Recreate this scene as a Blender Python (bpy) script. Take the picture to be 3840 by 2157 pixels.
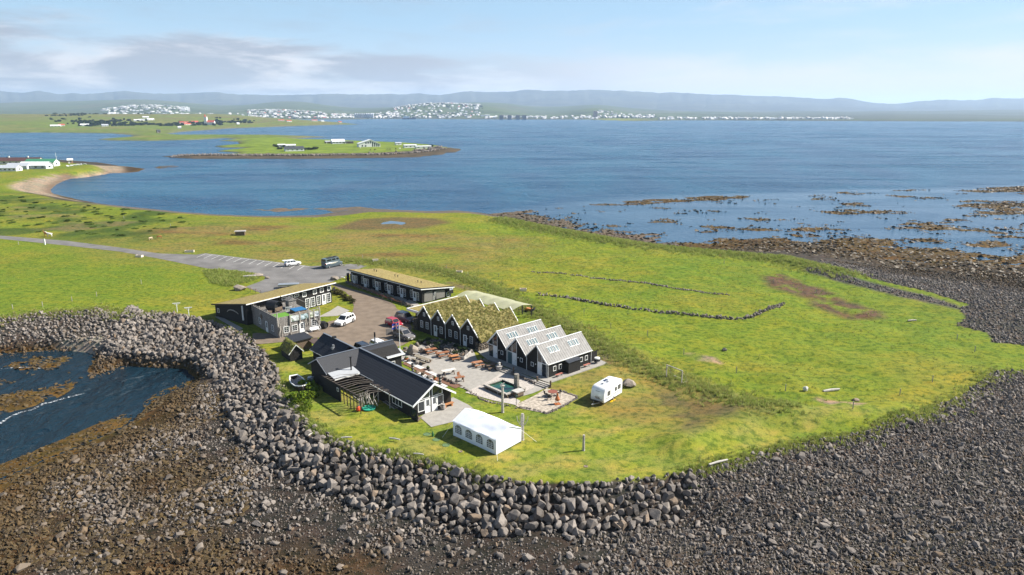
import bpy, bmesh, math, random
import numpy as np
from mathutils import Matrix, Vector
R = math.radians
random.seed(7); rng = np.random.default_rng(7)
sc = bpy.context.scene
C = sc.collection
for o in list(bpy.data.objects): bpy.data.objects.remove(o)

# ------------------------------------------------------------------ camera
CAM_Z, FPX, HOR, PW, PH = 41.5, 2640.0, 420.0, 3840.0, 2157.0
PITCH = math.atan((PH / 2 - HOR) / FPX)
cam = bpy.data.objects.new('camera', bpy.data.cameras.new('camera')); C.objects.link(cam)
cam.location = (0, 0, CAM_Z); cam.rotation_euler = (R(90) - PITCH, 0, 0)
cam.data.sensor_width = 36; cam.data.lens = 36 * FPX / PW
cam.data.clip_start = 1; cam.data.clip_end = 60000
sc.camera = cam
# ------------------------------------------------------------------ light, sky, exposure
SUN_AZ, SUN_EL = R(79), R(40)          # azimuth clockwise from +Y
sun = bpy.data.objects.new('sun', bpy.data.lights.new('sun', 'SUN')); C.objects.link(sun)
sun.data.energy = 5.0; sun.data.angle = R(0.53); sun.data.color = (1, .95, .86)
sd_ = Vector((math.sin(SUN_AZ) * math.cos(SUN_EL), math.cos(SUN_AZ) * math.cos(SUN_EL), math.sin(SUN_EL)))
sun.rotation_euler = sd_.to_track_quat('Z', 'Y').to_euler()
sun.location = sd_ * 300
sc.view_settings.view_transform = 'Standard'; sc.view_settings.look = 'None'
sc.view_settings.gamma = 1; sc.view_settings.exposure = 1.05; sc.view_settings.use_curve_mapping = False
sc.render.engine = 'CYCLES'
sc.cycles.use_denoising = True; sc.cycles.max_bounces = 6; sc.cycles.volume_bounces = 1
sc.cycles.transparent_max_bounces = 8; sc.cycles.caustics_reflective = False; sc.cycles.caustics_refractive = False

class NT:
    """tiny node-tree builder"""
    def __init__(s, nt): s.nt = nt; nt.nodes.clear()
    def n(s, t, **kw):
        n = s.nt.nodes.new(t)
        for k, v in kw.items():
            if k.startswith('i_'):
                key = k[2:]; key = int(key) if key.isdigit() else key.replace('_', ' ')
                sk = n.inputs[key]
                if isinstance(v, bpy.types.NodeSocket): s.nt.links.new(v, sk)
                else: sk.default_value = v
            else: setattr(n, k, v)
        return n
    def l(s, a, b): s.nt.links.new(a, b)
    def math(s, op, a, b=0, c=0, clamp=False):
        n = s.nt.nodes.new('ShaderNodeMath'); n.operation = op; n.use_clamp = clamp
        for i, x in enumerate((a, b, c)):
            if isinstance(x, bpy.types.NodeSocket): s.nt.links.new(x, n.inputs[i])
            else: n.inputs[i].default_value = x
        return n.outputs[0]
    def mix(s, f, a, b, mode='MIX'):
        n = s.nt.nodes.new('ShaderNodeMix'); n.data_type = 'RGBA'; n.blend_type = mode
        for i, x in ((0, f), (6, a), (7, b)):
            if isinstance(x, bpy.types.NodeSocket): s.nt.links.new(x, n.inputs[i])
            elif i == 0: n.inputs[i].default_value = x
            else: n.inputs[i].default_value = (*x[:3], 1)
        return n.outputs[2]
    def ramp(s, f, lo, hi, a=0, b=1, smooth=True):
        n = s.nt.nodes.new('ShaderNodeMapRange'); n.interpolation_type = 'SMOOTHSTEP' if smooth else 'LINEAR'
        s.nt.links.new(f, n.inputs[0])
        for i, x in ((1, lo), (2, hi), (3, a), (4, b)): n.inputs[i].default_value = x
        return n.outputs[0]
    def noise(s, vec, scale, detail=4, rough=.55, dist=0):
        n = s.nt.nodes.new('ShaderNodeTexNoise'); s.nt.links.new(vec, n.inputs['Vector'])
        n.inputs['Scale'].default_value = scale; n.inputs['Detail'].default_value = detail
        n.inputs['Roughness'].default_value = rough; n.inputs['Distortion'].default_value = dist
        return n.outputs[0]

world = bpy.data.worlds.new('World'); sc.world = world; world.use_nodes = True
w = NT(world.node_tree)
sky = w.n('ShaderNodeTexSky', sky_type='NISHITA', sun_disc=False, sun_elevation=SUN_EL, sun_rotation=SUN_AZ,
          altitude=40, air_density=1.0, dust_density=.6, ozone_density=1.5)
tc = w.n('ShaderNodeTexCoord')
sx = w.n('ShaderNodeSeparateXYZ', i_0=tc.outputs['Generated'])
az = w.math('ARCTAN2', sx.outputs[0], sx.outputs[1])
el = w.math('ARCSINE', sx.outputs[2])
cv = w.n('ShaderNodeCombineXYZ', i_0=w.math('MULTIPLY', az, 3.2), i_1=w.math('MULTIPLY', el, 15.0), i_2=3.1)
cv2 = w.n('ShaderNodeCombineXYZ', i_0=w.math('MULTIPLY', az, 6.0), i_1=w.math('MULTIPLY', el, 34.0), i_2=8.7)
n1 = w.noise(cv.outputs[0], 1.6, 7, .58, .25)
n2 = w.noise(cv2.outputs[0], 1.0, 6, .6, .3)
# a low cloud bank all round the horizon, built up higher towards the side away from the sun
side = w.math('COSINE', w.math('ADD', az, .52))
top = w.math('ADD', .050, w.math('MULTIPLY', w.math('POWER', w.math('MAXIMUM', side, 0), 16), .060))
edge = w.math('DIVIDE', w.math('SUBTRACT', top, el), .040)
dens = w.math('ADD', w.math('MULTIPLY', w.math('SUBTRACT', n1, .46), 4.4), w.math('MINIMUM', edge, 1.5))
bank = w.ramp(dens, -.1, 1.0)
low = w.ramp(el, .002, .02)
wisp = w.math('MULTIPLY', w.ramp(n2, .46, .85), w.ramp(el, .10, .45, .40, .10))
band = w.math('MULTIPLY', w.ramp(w.math('ADD', el, w.math('MULTIPLY', w.math('SUBTRACT', n1, .5), -.10)), .085, .035), .80)
cover = w.math('MAXIMUM', w.math('MAXIMUM', w.math('MULTIPLY', bank, .92), wisp), band)
shade = w.math('MULTIPLY', w.ramp(w.math('ADD', n2, w.math('MULTIPLY', w.math('SUBTRACT', n1, .5), .8)), .30, .56),
               w.ramp(side, .70, .97))
ccol = w.mix(shade, (7.9, 7.5, 7.5), (3.6, 3.75, 4.3))
hz = w.mix(w.ramp(el, .0, .13, .85, .0), (3.6, 5.9, 8.1), (6.9, 7.4, 8.0))
skyc = w.mix(w.ramp(el, .03, .40, .74, .0), sky.outputs[0], hz)
bg = w.n('ShaderNodeBackground', i_Color=w.mix(cover, skyc, ccol), i_Strength=.06)
wo = w.n('ShaderNodeOutputWorld', i_Surface=bg.outputs[0])

# ------------------------------------------------------------------ helpers
KD = 3840 / 2576.0
def G(u, v, z=0.0):
    """ground point seen at pixel (u, v) of the 3840 px photograph, on the level z"""
    x = (u - PW / 2) / FPX; y = -(v - PH / 2) / FPX
    dy = math.cos(PITCH) + y * math.sin(PITCH); dz = -math.sin(PITCH) + y * math.cos(PITCH)
    t = (CAM_Z - z) / -dz
    return (x * t, dy * t, z)
def D(pts, z=0.0):
    """a polyline surveyed on the 2576 px view, as metres on the level z"""
    return [G(a * KD, b * KD, z)[:2] for a, b in pts]

SEA = -5.0
def hash2(i, j, s):
    h = (i.astype(np.int64) * 374761393 + j.astype(np.int64) * 668265263 + s * 1442695041) & 0xffffffff
    h = ((h ^ (h >> 13)) * 1274126177) & 0xffffffff
    return ((h ^ (h >> 16)) & 0xffff) / 65535.0
def vnoise(x, y, s=0):
    i = np.floor(x); j = np.floor(y); fx = x - i; fy = y - j
    fx = fx * fx * (3 - 2 * fx); fy = fy * fy * (3 - 2 * fy)
    a = hash2(i, j, s); b = hash2(i + 1, j, s); c = hash2(i, j + 1, s); d = hash2(i + 1, j + 1, s)
    return (a + (b - a) * fx) * (1 - fy) + (c + (d - c) * fx) * fy
def fbm(x, y, size, s=0, o=4, g=.5):
    t = 0; amp = 1; n = 0
    for k in range(o):
        t = t + amp * vnoise(x / size * 2 ** k, y / size * 2 ** k, s + k); n += amp; amp *= g
    return t / n
def pdist(poly, X, Y, closed=True):
    """inside mask and distance to a polygon outline"""
    p = np.array(poly, float); q = np.roll(p, -1, 0)
    if not closed: p, q = p[:-1], q[:-1]
    dm = np.full(X.shape, 1e18); ins = np.zeros(X.shape, bool)
    for (ax, ay), (bx, by) in zip(p, q):
        ex, ey = bx - ax, by - ay
        t = np.clip(((X - ax) * ex + (Y - ay) * ey) / (ex * ex + ey * ey + 1e-12), 0, 1)
        dm = np.minimum(dm, (X - ax - t * ex) ** 2 + (Y - ay - t * ey) ** 2)
        if closed:
            c = (ay > Y) != (by > Y)
            ins ^= c & (X < ex * (Y - ay) / (ey if ey else 1e-12) + ax)
    return ins, np.sqrt(dm)
def soft(poly, X, Y, w=1.0, closed=True):
    """1 inside, falling to 0 over w metres outside"""
    i, d = pdist(poly, X, Y)
    return np.clip(np.where(i, 1, 1 - d / w), 0, 1)
def line(poly, X, Y, w):
    _, d = pdist(poly, X, Y, False)
    return np.exp(-(d / w) ** 2)

def new_mat(name):
    m = bpy.data.materials.new(name); m.use_nodes = True
    return m, NT(m.node_tree)
def finish(t, col, rough=.8, bump=None, bdist=.05, bstr=.5, spec=.3, metal=0, **kw):
    p = t.n('ShaderNodeBsdfPrincipled', i_Roughness=rough, i_Metallic=metal)
    p.inputs['Specular IOR Level'].default_value = spec
    if isinstance(col, bpy.types.NodeSocket): t.l(col, p.inputs['Base Color'])
    else: p.inputs['Base Color'].default_value = (*col[:3], 1)
    if bump is not None:
        b = t.n('ShaderNodeBump', i_Strength=bstr, i_Distance=bdist, i_Height=bump); t.l(b.outputs[0], p.inputs['Normal'])
    for k, v in kw.items(): p.inputs[k.replace('_', ' ')].default_value = v
    o = t.n('ShaderNodeOutputMaterial', i_Surface=p.outputs[0])
    return p
MATS = {}
def M(name, col, rough=.8, var=.18, scale=3.0, bump=0.0, spec=.3, metal=0, col2=None, stripe=None, emit=None):
    """a painted, wooden, stone ... surface: two tones mixed by noise, with fine relief; stripe = (axis, per metre)"""
    if name in MATS: return MATS[name]
    m, t = new_mat(name)
    co = t.n('ShaderNodeTexCoord').outputs['Object']
    f = t.noise(co, scale, 5, .6)
    a = tuple(c * (1 - var) for c in col); b = col2 or tuple(min(1, c * (1 + var)) for c in col)
    c = t.mix(t.ramp(f, .32, .68), a, b)
    h = f
    if stripe:
        ax, per, dark = stripe
        s = t.n('ShaderNodeSeparateXYZ', i_0=co)
        v = s.outputs['XYZ'.index(ax)] if ax in 'XYZ' else t.math('ADD', s.outputs[0], s.outputs[1])
        q = t.math('MULTIPLY', v, per)
        fr = t.math('FRACT', q)
        tri = t.math('ABSOLUTE', t.math('SUBTRACT', fr, .5))
        gap = t.ramp(tri, .36, .46)
        wn = t.n('ShaderNodeTexWhiteNoise', noise_dimensions='1D', i_W=t.math('FLOOR', q)).outputs[0]
        c = t.mix(gap, t.mix(t.math('MULTIPLY', wn, .35), c, tuple(x * .55 for x in col)), tuple(x * dark for x in col))
        h = t.math('SUBTRACT', t.math('MULTIPLY', f, .3), gap)
    p = finish(t, c, rough, h if (bump or stripe) else None, bump or .02, .6, spec, metal)
    if emit: p.inputs['Emission Color'].default_value = (*col, 1); p.inputs['Emission Strength'].default_value = emit
    MATS[name] = m; return m

class MB:
    """collects faces; build() links them as one mesh object"""
    def __init__(s): s.v = []; s.f = []
    def add(s, vs, fs, T=None):
        k = len(s.v)
        s.v += [tuple(T @ Vector(p)) for p in vs] if T is not None else [tuple(p) for p in vs]
        s.f += [tuple(i + k for i in f) for f in fs]; return s
    def box(s, x0, x1, y0, y1, z0, z1, T=None):
        return s.add([(x0, y0, z0), (x1, y0, z0), (x1, y1, z0), (x0, y1, z0), (x0, y0, z1), (x1, y0, z1), (x1, y1, z1), (x0, y1, z1)],
                     [(3, 2, 1, 0), (4, 5, 6, 7), (0, 1, 5, 4), (1, 2, 6, 5), (2, 3, 7, 6), (3, 0, 4, 7)], T)
    def cbox(s, c, size, T=None):
        (x, y, z), (a, b, d) = c, size
        return s.box(x - a / 2, x + a / 2, y - b / 2, y + b / 2, z - d / 2, z + d / 2, T)
    def prism(s, pts, d, T=None):
        """closed outline pts (3d) pushed along vector d"""
        n = len(pts); d = Vector(d)
        vs = [Vector(p) for p in pts] + [Vector(p) + d for p in pts]
        nrm = sum(((Vector(pts[i]) - Vector(pts[0])).cross(Vector(pts[(i + 1) % n]) - Vector(pts[0])) for i in range(1, n - 1)), Vector())
        fs = [tuple(range(n))[::-1], tuple(range(n, 2 * n))] + [(i, (i + 1) % n, n + (i + 1) % n, n + i) for i in range(n)]
        if nrm.dot(d) < 0: fs = [f[::-1] for f in fs]
        return s.add(vs, fs, T)
    def slab(s, pts, t, T=None):
        """a sheet of thickness t under the flat outline pts"""
        n = sum(((Vector(pts[i]) - Vector(pts[0])).cross(Vector(pts[(i + 1) % len(pts)]) - Vector(pts[0])) for i in range(1, len(pts) - 1)), Vector()).normalized()
        if n.z < 0: n = -n
        return s.prism([Vector(p) - n * t for p in pts], n * t, T)
    def tube(s, path, r, n=6, T=None, cap=True):
        P = [Vector(p) for p in path]; rs = r if isinstance(r, (list, tuple)) else [r] * len(P)
        vs = []; fs = []; u = None
        for i, p in enumerate(P):
            d = (P[min(i + 1, len(P) - 1)] - P[max(i - 1, 0)]).normalized()
            if u is None: u = d.orthogonal().normalized()
            u = (u - d * u.dot(d)).normalized(); w_ = d.cross(u)
            vs += [p + (u * math.cos(2 * math.pi * k / n) + w_ * math.sin(2 * math.pi * k / n)) * rs[i] for k in range(n)]
        for i in range(len(P) - 1):
            for k in range(n):
                a, b = i * n + k, i * n + (k + 1) % n
                fs.append((a, b, b + n, a + n))
        if cap: fs += [tuple(range(n))[::-1], tuple(range((len(P) - 1) * n, len(P) * n))]
        return s.add(vs, fs, T)
    def lathe(s, prof, n=12, T=None):
        """prof: (radius, z) pairs from bottom to top"""
        vs = [(r * math.cos(2 * math.pi * k / n), r * math.sin(2 * math.pi * k / n), z) for r, z in prof for k in range(n)]
        fs = [(i * n + k, i * n + (k + 1) % n, (i + 1) * n + (k + 1) % n, (i + 1) * n + k) for i in range(len(prof) - 1) for k in range(n)]
        fs += [tuple(range(n))[::-1], tuple(range((len(prof) - 1) * n, len(prof) * n))]
        return s.add(vs, fs, T)
    def blob(s, c, r, n=14, seed=0, T=None):
        """angular lump: hull of random points"""
        rr = random.Random(seed); bm = bmesh.new()
        for _ in range(n):
            d = Vector((rr.gauss(0, 1), rr.gauss(0, 1), rr.gauss(0, 1))).normalized() * rr.uniform(.86, 1.08)
            bm.verts.new((c[0] + d.x * r[0], c[1] + d.y * r[1], c[2] + d.z * r[2]))
        bmesh.ops.convex_hull(bm, input=bm.verts)
        bmesh.ops.delete(bm, geom=[v for v in bm.verts if not v.link_faces], context='VERTS')
        bm.verts.index_update()
        s.add([v.co.copy() for v in bm.verts], [tuple(v.index for v in f.verts) for f in bm.faces], T); bm.free(); return s
    def mesh(s, name, m):
        me = bpy.data.meshes.new(name); me.from_pydata(s.v, [], s.f); me.update()
        if m: me.materials.append(m)
        return me
    def build(s, name, m, parent=None, smooth=False):
        return put(name, s.mesh(name, m), parent, smooth=smooth)
def put(name, me, parent=None, loc=None, rz=None, smooth=False):
    o = bpy.data.objects.new(name, me); C.objects.link(o)
    if parent: o.parent = parent
    if loc is not None: o.location = loc
    if rz is not None: o.rotation_euler[2] = rz
    if smooth:
        for p in me.polygons: p.use_smooth = True
    return o
def tag(o, label=None, cat=None, group=None, kind=None):
    for k, v in (('label', label), ('category', cat), ('group', group), ('kind', kind)):
        if v: o[k] = v
    return o
def empty(name, loc, rz=0, label=None, cat=None, group=None):
    o = bpy.data.objects.new(name, None); C.objects.link(o); o.location = loc; o.rotation_euler[2] = rz
    o.empty_display_size = .3
    return tag(o, label, cat, group)
def copy_tree(o, parent=None):
    c = o.copy(); C.objects.link(c); c.parent = parent
    for ch in o.children: copy_tree(ch, c)
    return c
def Rz(a, loc=(0, 0, 0)): return Matrix.Translation(loc) @ Matrix.Rotation(a, 4, 'Z')
def attr(me, name, typ, data, dom='POINT'):
    a = me.attributes.new(name, typ, dom)
    key = {'FLOAT': 'value', 'INT': 'value', 'FLOAT_VECTOR': 'vector', 'FLOAT_COLOR': 'color'}[typ]
    a.data.foreach_set(key, np.asarray(data, dtype=np.int32 if typ == 'INT' else np.float32).ravel())
def grid_mesh(name, xs, ys, Z):
    X, Y = np.meshgrid(xs, ys); nx, ny = len(xs), len(ys)
    v = np.stack([X, Y, Z], -1).reshape(-1, 3)
    i = np.arange(nx * ny).reshape(ny, nx)
    f = np.stack([i[:-1, :-1], i[:-1, 1:], i[1:, 1:], i[1:, :-1]], -1).reshape(-1, 4)
    me = bpy.data.meshes.new(name)
    me.vertices.add(len(v)); me.vertices.foreach_set('co', v.astype(np.float32).ravel())
    me.loops.add(f.size); me.loops.foreach_set('vertex_index', f.astype(np.int32).ravel())
    me.polygons.add(len(f)); me.polygons.foreach_set('loop_start', np.arange(0, f.size, 4, dtype=np.int32))
    me.polygons.foreach_set('use_smooth', np.ones(len(f), bool)); me.update(); me.validate(); return me
def axis(breaks):
    """[(position, step), ...] -> coordinates with a step that grows between the breaks"""
    out = [breaks[0][0]]
    for (a, sa), (b, sb) in zip(breaks, breaks[1:]):
        while out[-1] < b - 1e-6:
            out.append(out[-1] + sa + (sb - sa) * (out[-1] - a) / (b - a))
    return np.array(out)
# ------------------------------------------------------------------ the ground: coast lines surveyed at their own levels
LAND = D([(-1500, 800), (-600, 796), (-160, 798), (0, 800), (100, 786), (200, 783), (250, 775), (283, 786), (333, 793), (367, 788), (417, 788), (467, 795), (517, 806),
          (567, 823), (617, 843), (640, 860), (668, 888), (694, 925), (708, 965), (721, 995), (745, 1025), (778, 1065), (801, 1082), (858, 1112),
          (961, 1138), (1061, 1154), (1144, 1175), (1227, 1198), (1311, 1211), (1394, 1215), (1477, 1215), (1561, 1206), (1644, 1200), (1717, 1191),
          (1784, 1172), (1834, 1162), (1918, 1139), (1984, 1126), (2068, 1106), (2151, 1096), (2201, 1082), (2252, 1062), (2335, 1049), (2352, 1022),
          (2418, 999), (2469, 959), (2495, 937), (2576, 932), (2760, 925), (2760, 868), (2576, 868), (2496, 860), (2486, 838), (2404, 817), (2430, 797),
          (2409, 776), (2438, 766), (2333, 733), (2231, 710), (2129, 684), (2052, 667), (1976, 649), (1853, 639), (1720, 628), (1618, 616),
          (1542, 603), (1440, 585), (1363, 570), (1261, 548), (1220, 541), (1170, 535), (1080, 536), (1000, 533), (930, 533), (870, 541), (800, 546),
          (700, 547), (640, 546), (551, 543), (451, 536), (376, 529), (313, 523), (267, 516), (211, 509), (145, 501), (100, 489), (67, 484),
          (33, 476), (22, 468), (39, 457), (67, 449), (100, 442), (145, 432), (189, 430), (234, 425), (256, 422), (250, 416), (222, 413),
          (195, 411), (167, 409), (134, 406), (89, 401), (0, 399), (-200, 397), (-900, 394), (-2400, 420)])
TOE = D([(-1600, 866), (-700, 860), (-260, 866), (0, 862), (83, 858), (167, 860), (250, 866), (300, 892), (367, 900), (467, 903), (501, 930), (534, 950), (551, 982), (561, 1032),
         (584, 1082), (618, 1119), (661, 1160), (706, 1200), (781, 1229), (844, 1254), (919, 1279), (998, 1290), (1061, 1309), (1165, 1338), (1269, 1344),
         (1373, 1340), (1477, 1344), (1561, 1340), (1665, 1327), (1717, 1309), (1800, 1330), (1950, 1345), (2100, 1350), (2300, 1330), (2450, 1290),
         (2576, 1250), (2900, 1190), (2900, 735), (2576, 728), (2420, 705), (2300, 694), (2200, 677), (2120, 664), (2060, 651), (1976, 642), (1853, 634),
         (1720, 625), (1618, 613), (1542, 600), (1440, 582), (1363, 567), (1261, 546), (1220, 539), (1170, 532), (1080, 534), (1000, 531), (930, 529),
         (870, 536), (800, 544), (700, 545.5), (640, 544.7), (551, 541.7), (451, 534.7), (376, 527.5), (313, 521), (250, 515), (200, 506), (145, 498),
         (110, 487), (85, 478), (90, 466), (120, 453), (163, 442), (215, 432), (262, 424), (285, 420), (252, 412), (195, 408), (134, 403), (0, 397.5), (-300, 395), (-1000, 392), (-2700, 418)], -3.3)
DRY = D([(-1700, 886), (-700, 882), (-300, 886), (0, 888), (67, 885), (110, 880), (160, 880), (225, 884), (250, 893), (234, 915), (214, 936), (240, 943), (267, 938), (300, 918), (367, 915),
         (417, 912), (467, 918), (494, 938), (521, 955), (484, 968), (434, 985), (384, 1005), (351, 1042), (317, 1069), (267, 1092), (200, 1119),
         (134, 1145), (67, 1175), (0, 1202), (-200, 1290), (-600, 1800), (3300, 1800), (3300, 690), (2760, 668), (2576, 662), (2500, 666), (2400, 655), (2300, 660),
         (2200, 648), (2130, 630), (2080, 613), (2000, 612), (1900, 622), (1800, 626), (1700, 623), (1640, 612), (1600, 607), (1542, 597), (1500, 592),
         (1450, 581), (1400, 570), (1350, 560), (1290, 549), (1220, 537), (1150, 529), (1080, 531), (1000, 528), (930, 524), (870, 528), (800, 541), (700, 543.5),
         (643, 543), (551, 540), (451, 533), (376, 525), (313, 519), (250, 513), (200, 503), (163, 495), (130, 488), (124, 478), (138, 465), (163, 451),
         (200, 441), (245, 435), (300, 436), (350, 433), (370, 425), (330, 420), (295, 417), (250, 409), (195, 405), (134, 401), (0, 395.5), (-340, 393), (-1100, 390), (-3000, 416)], SEA)
XS = axis([(-580, 7), (-160, 2.4), (-62, .62), (78, .62), (170, 2.2), (480, 7)])
YS = axis([(36, .62), (138, .62), (215, 1.2), (420, 2.6), (800, 7)])
GX, GY = np.meshgrid(XS, YS)
il, dl = pdist(LAND, GX, GY); it, dt = pdist(TOE, GX, GY); idr, dw = pdist(DRY, GX, GY)
Z = np.where(il, 0, np.where(it, -3.3 * dl / (dl + dt + 1e-6), np.where(idr, -3.3 - 1.7 * dt / (dt + dw + 1e-6), SEA - .25 - .05 * np.minimum(dw, 60))))
for _ in range(2):   # settle the kinks
    Zp = np.pad(Z, 1, 'edge'); Z = (Zp[:-2, 1:-1] + Zp[2:, 1:-1] + Zp[1:-1, :-2] + Zp[1:-1, 2:] + 4 * Z) / 8
FLATP = D([(-200, 585), (0, 588), (300, 615), (500, 632), (790, 655), (900, 650), (1160, 680), (1400, 770), (1560, 860), (1700, 940), (1600, 1090), (1320, 1190), (1080, 1140),
           (800, 1060), (690, 900), (640, 830), (540, 790), (500, 680), (300, 645), (0, 612), (-200, 600)])
flat = soft(FLATP, GX, GY, 10.0)
und = (fbm(GX, GY, 40, 3, 4) - .5) * 1.6 + (fbm(GX, GY, 7, 9, 3) - .5) * .35 + (fbm(GX, GY, 2.6, 5, 2) - .5) * .22
Z += np.where(il, 1, 0) * (1 - flat) * und * np.clip(dl / 8, 0, 1)
# the mown bank above the eastern beach, and the rough grass bank round the lawn
BERM = D([(1717, 1118), (1801, 1082), (1884, 1050), (2051, 1053), (2242, 1043)])
Z += line(BERM, GX, GY, 3.4) * 1.1
FIELDP = D([(1180, 690), (1261, 556), (1440, 595), (1700, 634), (1976, 660), (2200, 715), (2400, 790), (2480, 880), (2480, 930), (2340, 1015), (2240, 1030), (1990, 1030), (1790, 985), (1500, 858), (1330, 770)])
Z += soft(FIELDP, GX, GY, 3) * ((fbm(GX, GY, 5.5, 15, 3) - .5) * .65 + (fbm(GX, GY, 2.4, 17, 2) - .5) * .25)
BANK = D([(860, 655), (990, 664), (1080, 676), (1150, 694), (1230, 722), (1330, 776), (1420, 820), (1500, 862), (1580, 905), (1680, 948), (1790, 990), (1900, 1030), (1990, 1036)])
bankm = line(BANK, GX, GY, 2.2); Z += bankm * .40
SHORE = D([(1261, 552), (1363, 574), (1440, 589), (1542, 607), (1618, 620), (1720, 632), (1853, 643), (1976, 653), (2052, 672), (2129, 689)])
shorem = line(SHORE, GX, GY, 4); Z += shorem * .6
# rock flats and weed beds awash off the eastern shore and in the cove
def D5(p): return D(p, SEA)
SHELF = D5([(1200, 545), (1330, 530), (1500, 512), (1700, 500), (1900, 492), (2150, 482), (2400, 474), (2800, 462), (2900, 660), (2400, 664), (2000, 625), (1600, 620), (1300, 560)])
REEF = [D5(p) for p in ([(1500, 516), (1580, 506), (1700, 499), (1800, 493), (1900, 491), (1860, 500), (1700, 508), (1600, 517)],
                        [(2390, 480), (2480, 472), (2700, 467), (2700, 478), (2480, 485)],
                        [(2380, 522), (2440, 514), (2560, 511), (2760, 512), (2760, 556), (2500, 552), (2420, 543), (2470, 531)],
                        [(1395, 545), (1440, 536), (1500, 545), (1480, 562), (1420, 555)],
                        [(640, 528), (720, 523), (790, 526), (700, 532)], [(820, 526), (900, 521), (930, 524), (850, 535)],
                        [(380, 420), (440, 416), (452, 419), (400, 424)])]
COVE = D5([(-300, 900), (0, 900), (240, 895), (250, 920), (150, 1000), (0, 1045), (-300, 1090)])
KELP = D5([(-300, 1190), (0, 1172), (160, 1105), (300, 1045), (400, 985), (500, 950), (540, 965), (420, 1010), (350, 1060), (250, 1105), (60, 1190), (0, 1230), (-300, 1300)])
sea = ~idr
shelf = soft(SHELF, GX, GY, 12) * sea; reef = sum(soft(p, GX, GY, 7) for p in REEF) * sea
cove = soft(COVE, GX, GY, 2) * sea; kelp = soft(KELP, GX, GY, 1.5) * sea
k1 = fbm(GX, GY * 1.7, 22, 21, 6, .72); k2 = fbm(GX + GY * .5, GY, 9, 31, 6, .72)
near = np.exp(-dw / 22)
Z = np.where(shelf > 0, np.maximum(Z, SEA - .5 + shelf * (-.005 + .76 * k1 + .26 * near)), Z)
Z = np.where(reef > 0, np.maximum(Z, SEA - .5 + reef * (.16 + .74 * k1)), Z)
Z = np.where(cove > 0, np.maximum(Z, SEA - .5 + cove * (.10 + .80 * k2)), Z)
Z = np.where(kelp > 0, np.maximum(Z, SEA - .45 + kelp * (.24 + .56 * k2)), Z)
wet = idr & ~il
Z += np.where(wet, (fbm(GX, GY, 5, 41, 4, .6) - .5) * .7 * np.clip(dl / 3, 0, 1) * np.clip(dw / 5, .2, 1), 0)
pm_ = soft(D([(850, 575), (920, 553), (1000, 549), (1090, 552), (1120, 560), (1050, 572), (920, 577)]), GX, GY, 10); Z = Z * (1 - pm_) + (.05 + (fbm(GX, GY, 9, 171, 3) - .5) * .3) * pm_
def HT(x, y):
    """height of the ground at x, y (arrays)"""
    x = np.asarray(x, float); y = np.asarray(y, float)
    i = np.clip(np.searchsorted(XS, x) - 1, 0, len(XS) - 2); j = np.clip(np.searchsorted(YS, y) - 1, 0, len(YS) - 2)
    a = np.clip((x - XS[i]) / (XS[i + 1] - XS[i]), 0, 1); b = np.clip((y - YS[j]) / (YS[j + 1] - YS[j]), 0, 1)
    return (Z[j, i] * (1 - a) + Z[j, i + 1] * a) * (1 - b) + (Z[j + 1, i] * (1 - a) + Z[j + 1, i + 1] * a) * b
def at(u, v, dz=0.0):
    """point on the ground seen at photo pixel (u, v)"""
    z = 0.0
    for _ in range(6):
        p = G(u, v, z); z = float(HT(p[0], p[1]))
    return (p[0], p[1], z + dz)
# ---- what grows or lies where: base colour per vertex
def C3(*c): return np.array(c)[None, None, :]
def lay(col, m, c): return col * (1 - m[..., None]) + C3(*c) * m[..., None]
a1 = fbm(GX, GY, 60, 51, 4); a2 = fbm(GX * .6, GY, 14, 61, 4); a3 = fbm(GX, GY, 4, 71, 3)
sm = lambda v, a, b: np.clip((v - a) / (b - a), 0, 1)
col = np.zeros(GX.shape + (3,)) + C3(.160, .205, .020)
col = lay(col, sm(a2, .45, .7) * .75, (.225, .210, .030)); col = lay(col, sm(a1, .55, .7) * .6, (.125, .185, .020))
col = lay(col, sm(a3, .55, .8) * .30, (.110, .165, .018))
MEADOW = D([(330, 600), (560, 566), (820, 580), (1100, 596), (1260, 615), (1100, 668), (900, 650), (780, 662), (560, 634), (420, 622)])
col = lay(col, soft(MEADOW, GX, GY, 25) * (.35 + .65 * sm(a2, .35, .65)), (.200, .165, .050))
col = lay(col, soft(MEADOW, GX, GY, 20) * sm(fbm(GX * .5, GY, 9, 81, 4), .52, .72) * .75, (.150, .085, .035))
SCRUB = D([(-300, 480), (0, 490), (100, 500), (200, 515), (420, 535), (520, 560), (330, 600), (120, 590), (-300, 575)])
scrub = soft(SCRUB, GX, GY, 15)
col = lay(col, scrub * sm(fbm(GX, GY, 11, 91, 4, .6), .42, .60) * .85, (.050, .085, .016))
col = lay(col, scrub * sm(fbm(GX, GY, 15, 95, 3), .62, .75) * .6, (.190, .150, .075))
LAWN = D([(700, 905), (770, 880), (1020, 960), (1100, 1000), (1200, 1000), (1500, 900), (1600, 880), (1850, 1000), (1900, 1045), (2240, 1040), (1950, 1120), (1600, 1195), (1300, 1205), (900, 1110), (760, 1030)])
lawn = soft(LAWN, GX, GY, 1.5)
col = lay(col, lawn, (.200, .235, .030))
col = lay(col, lawn * sm(fbm(GX * .35 + GY * .3, GY - GX * .5, 2.6, 101, 4, .6), .42, .68) * .8, (.275, .245, .065))
col = lay(col, lawn * sm(fbm(GX, GY, 5, 105, 4), .56, .72) * .55, (.110, .175, .020))
WORN = D([(1480, 930), (1560, 880), (1700, 950), (1850, 1010), (1880, 1045), (1700, 1075), (1560, 1050), (1450, 990), (1400, 980)])
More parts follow.
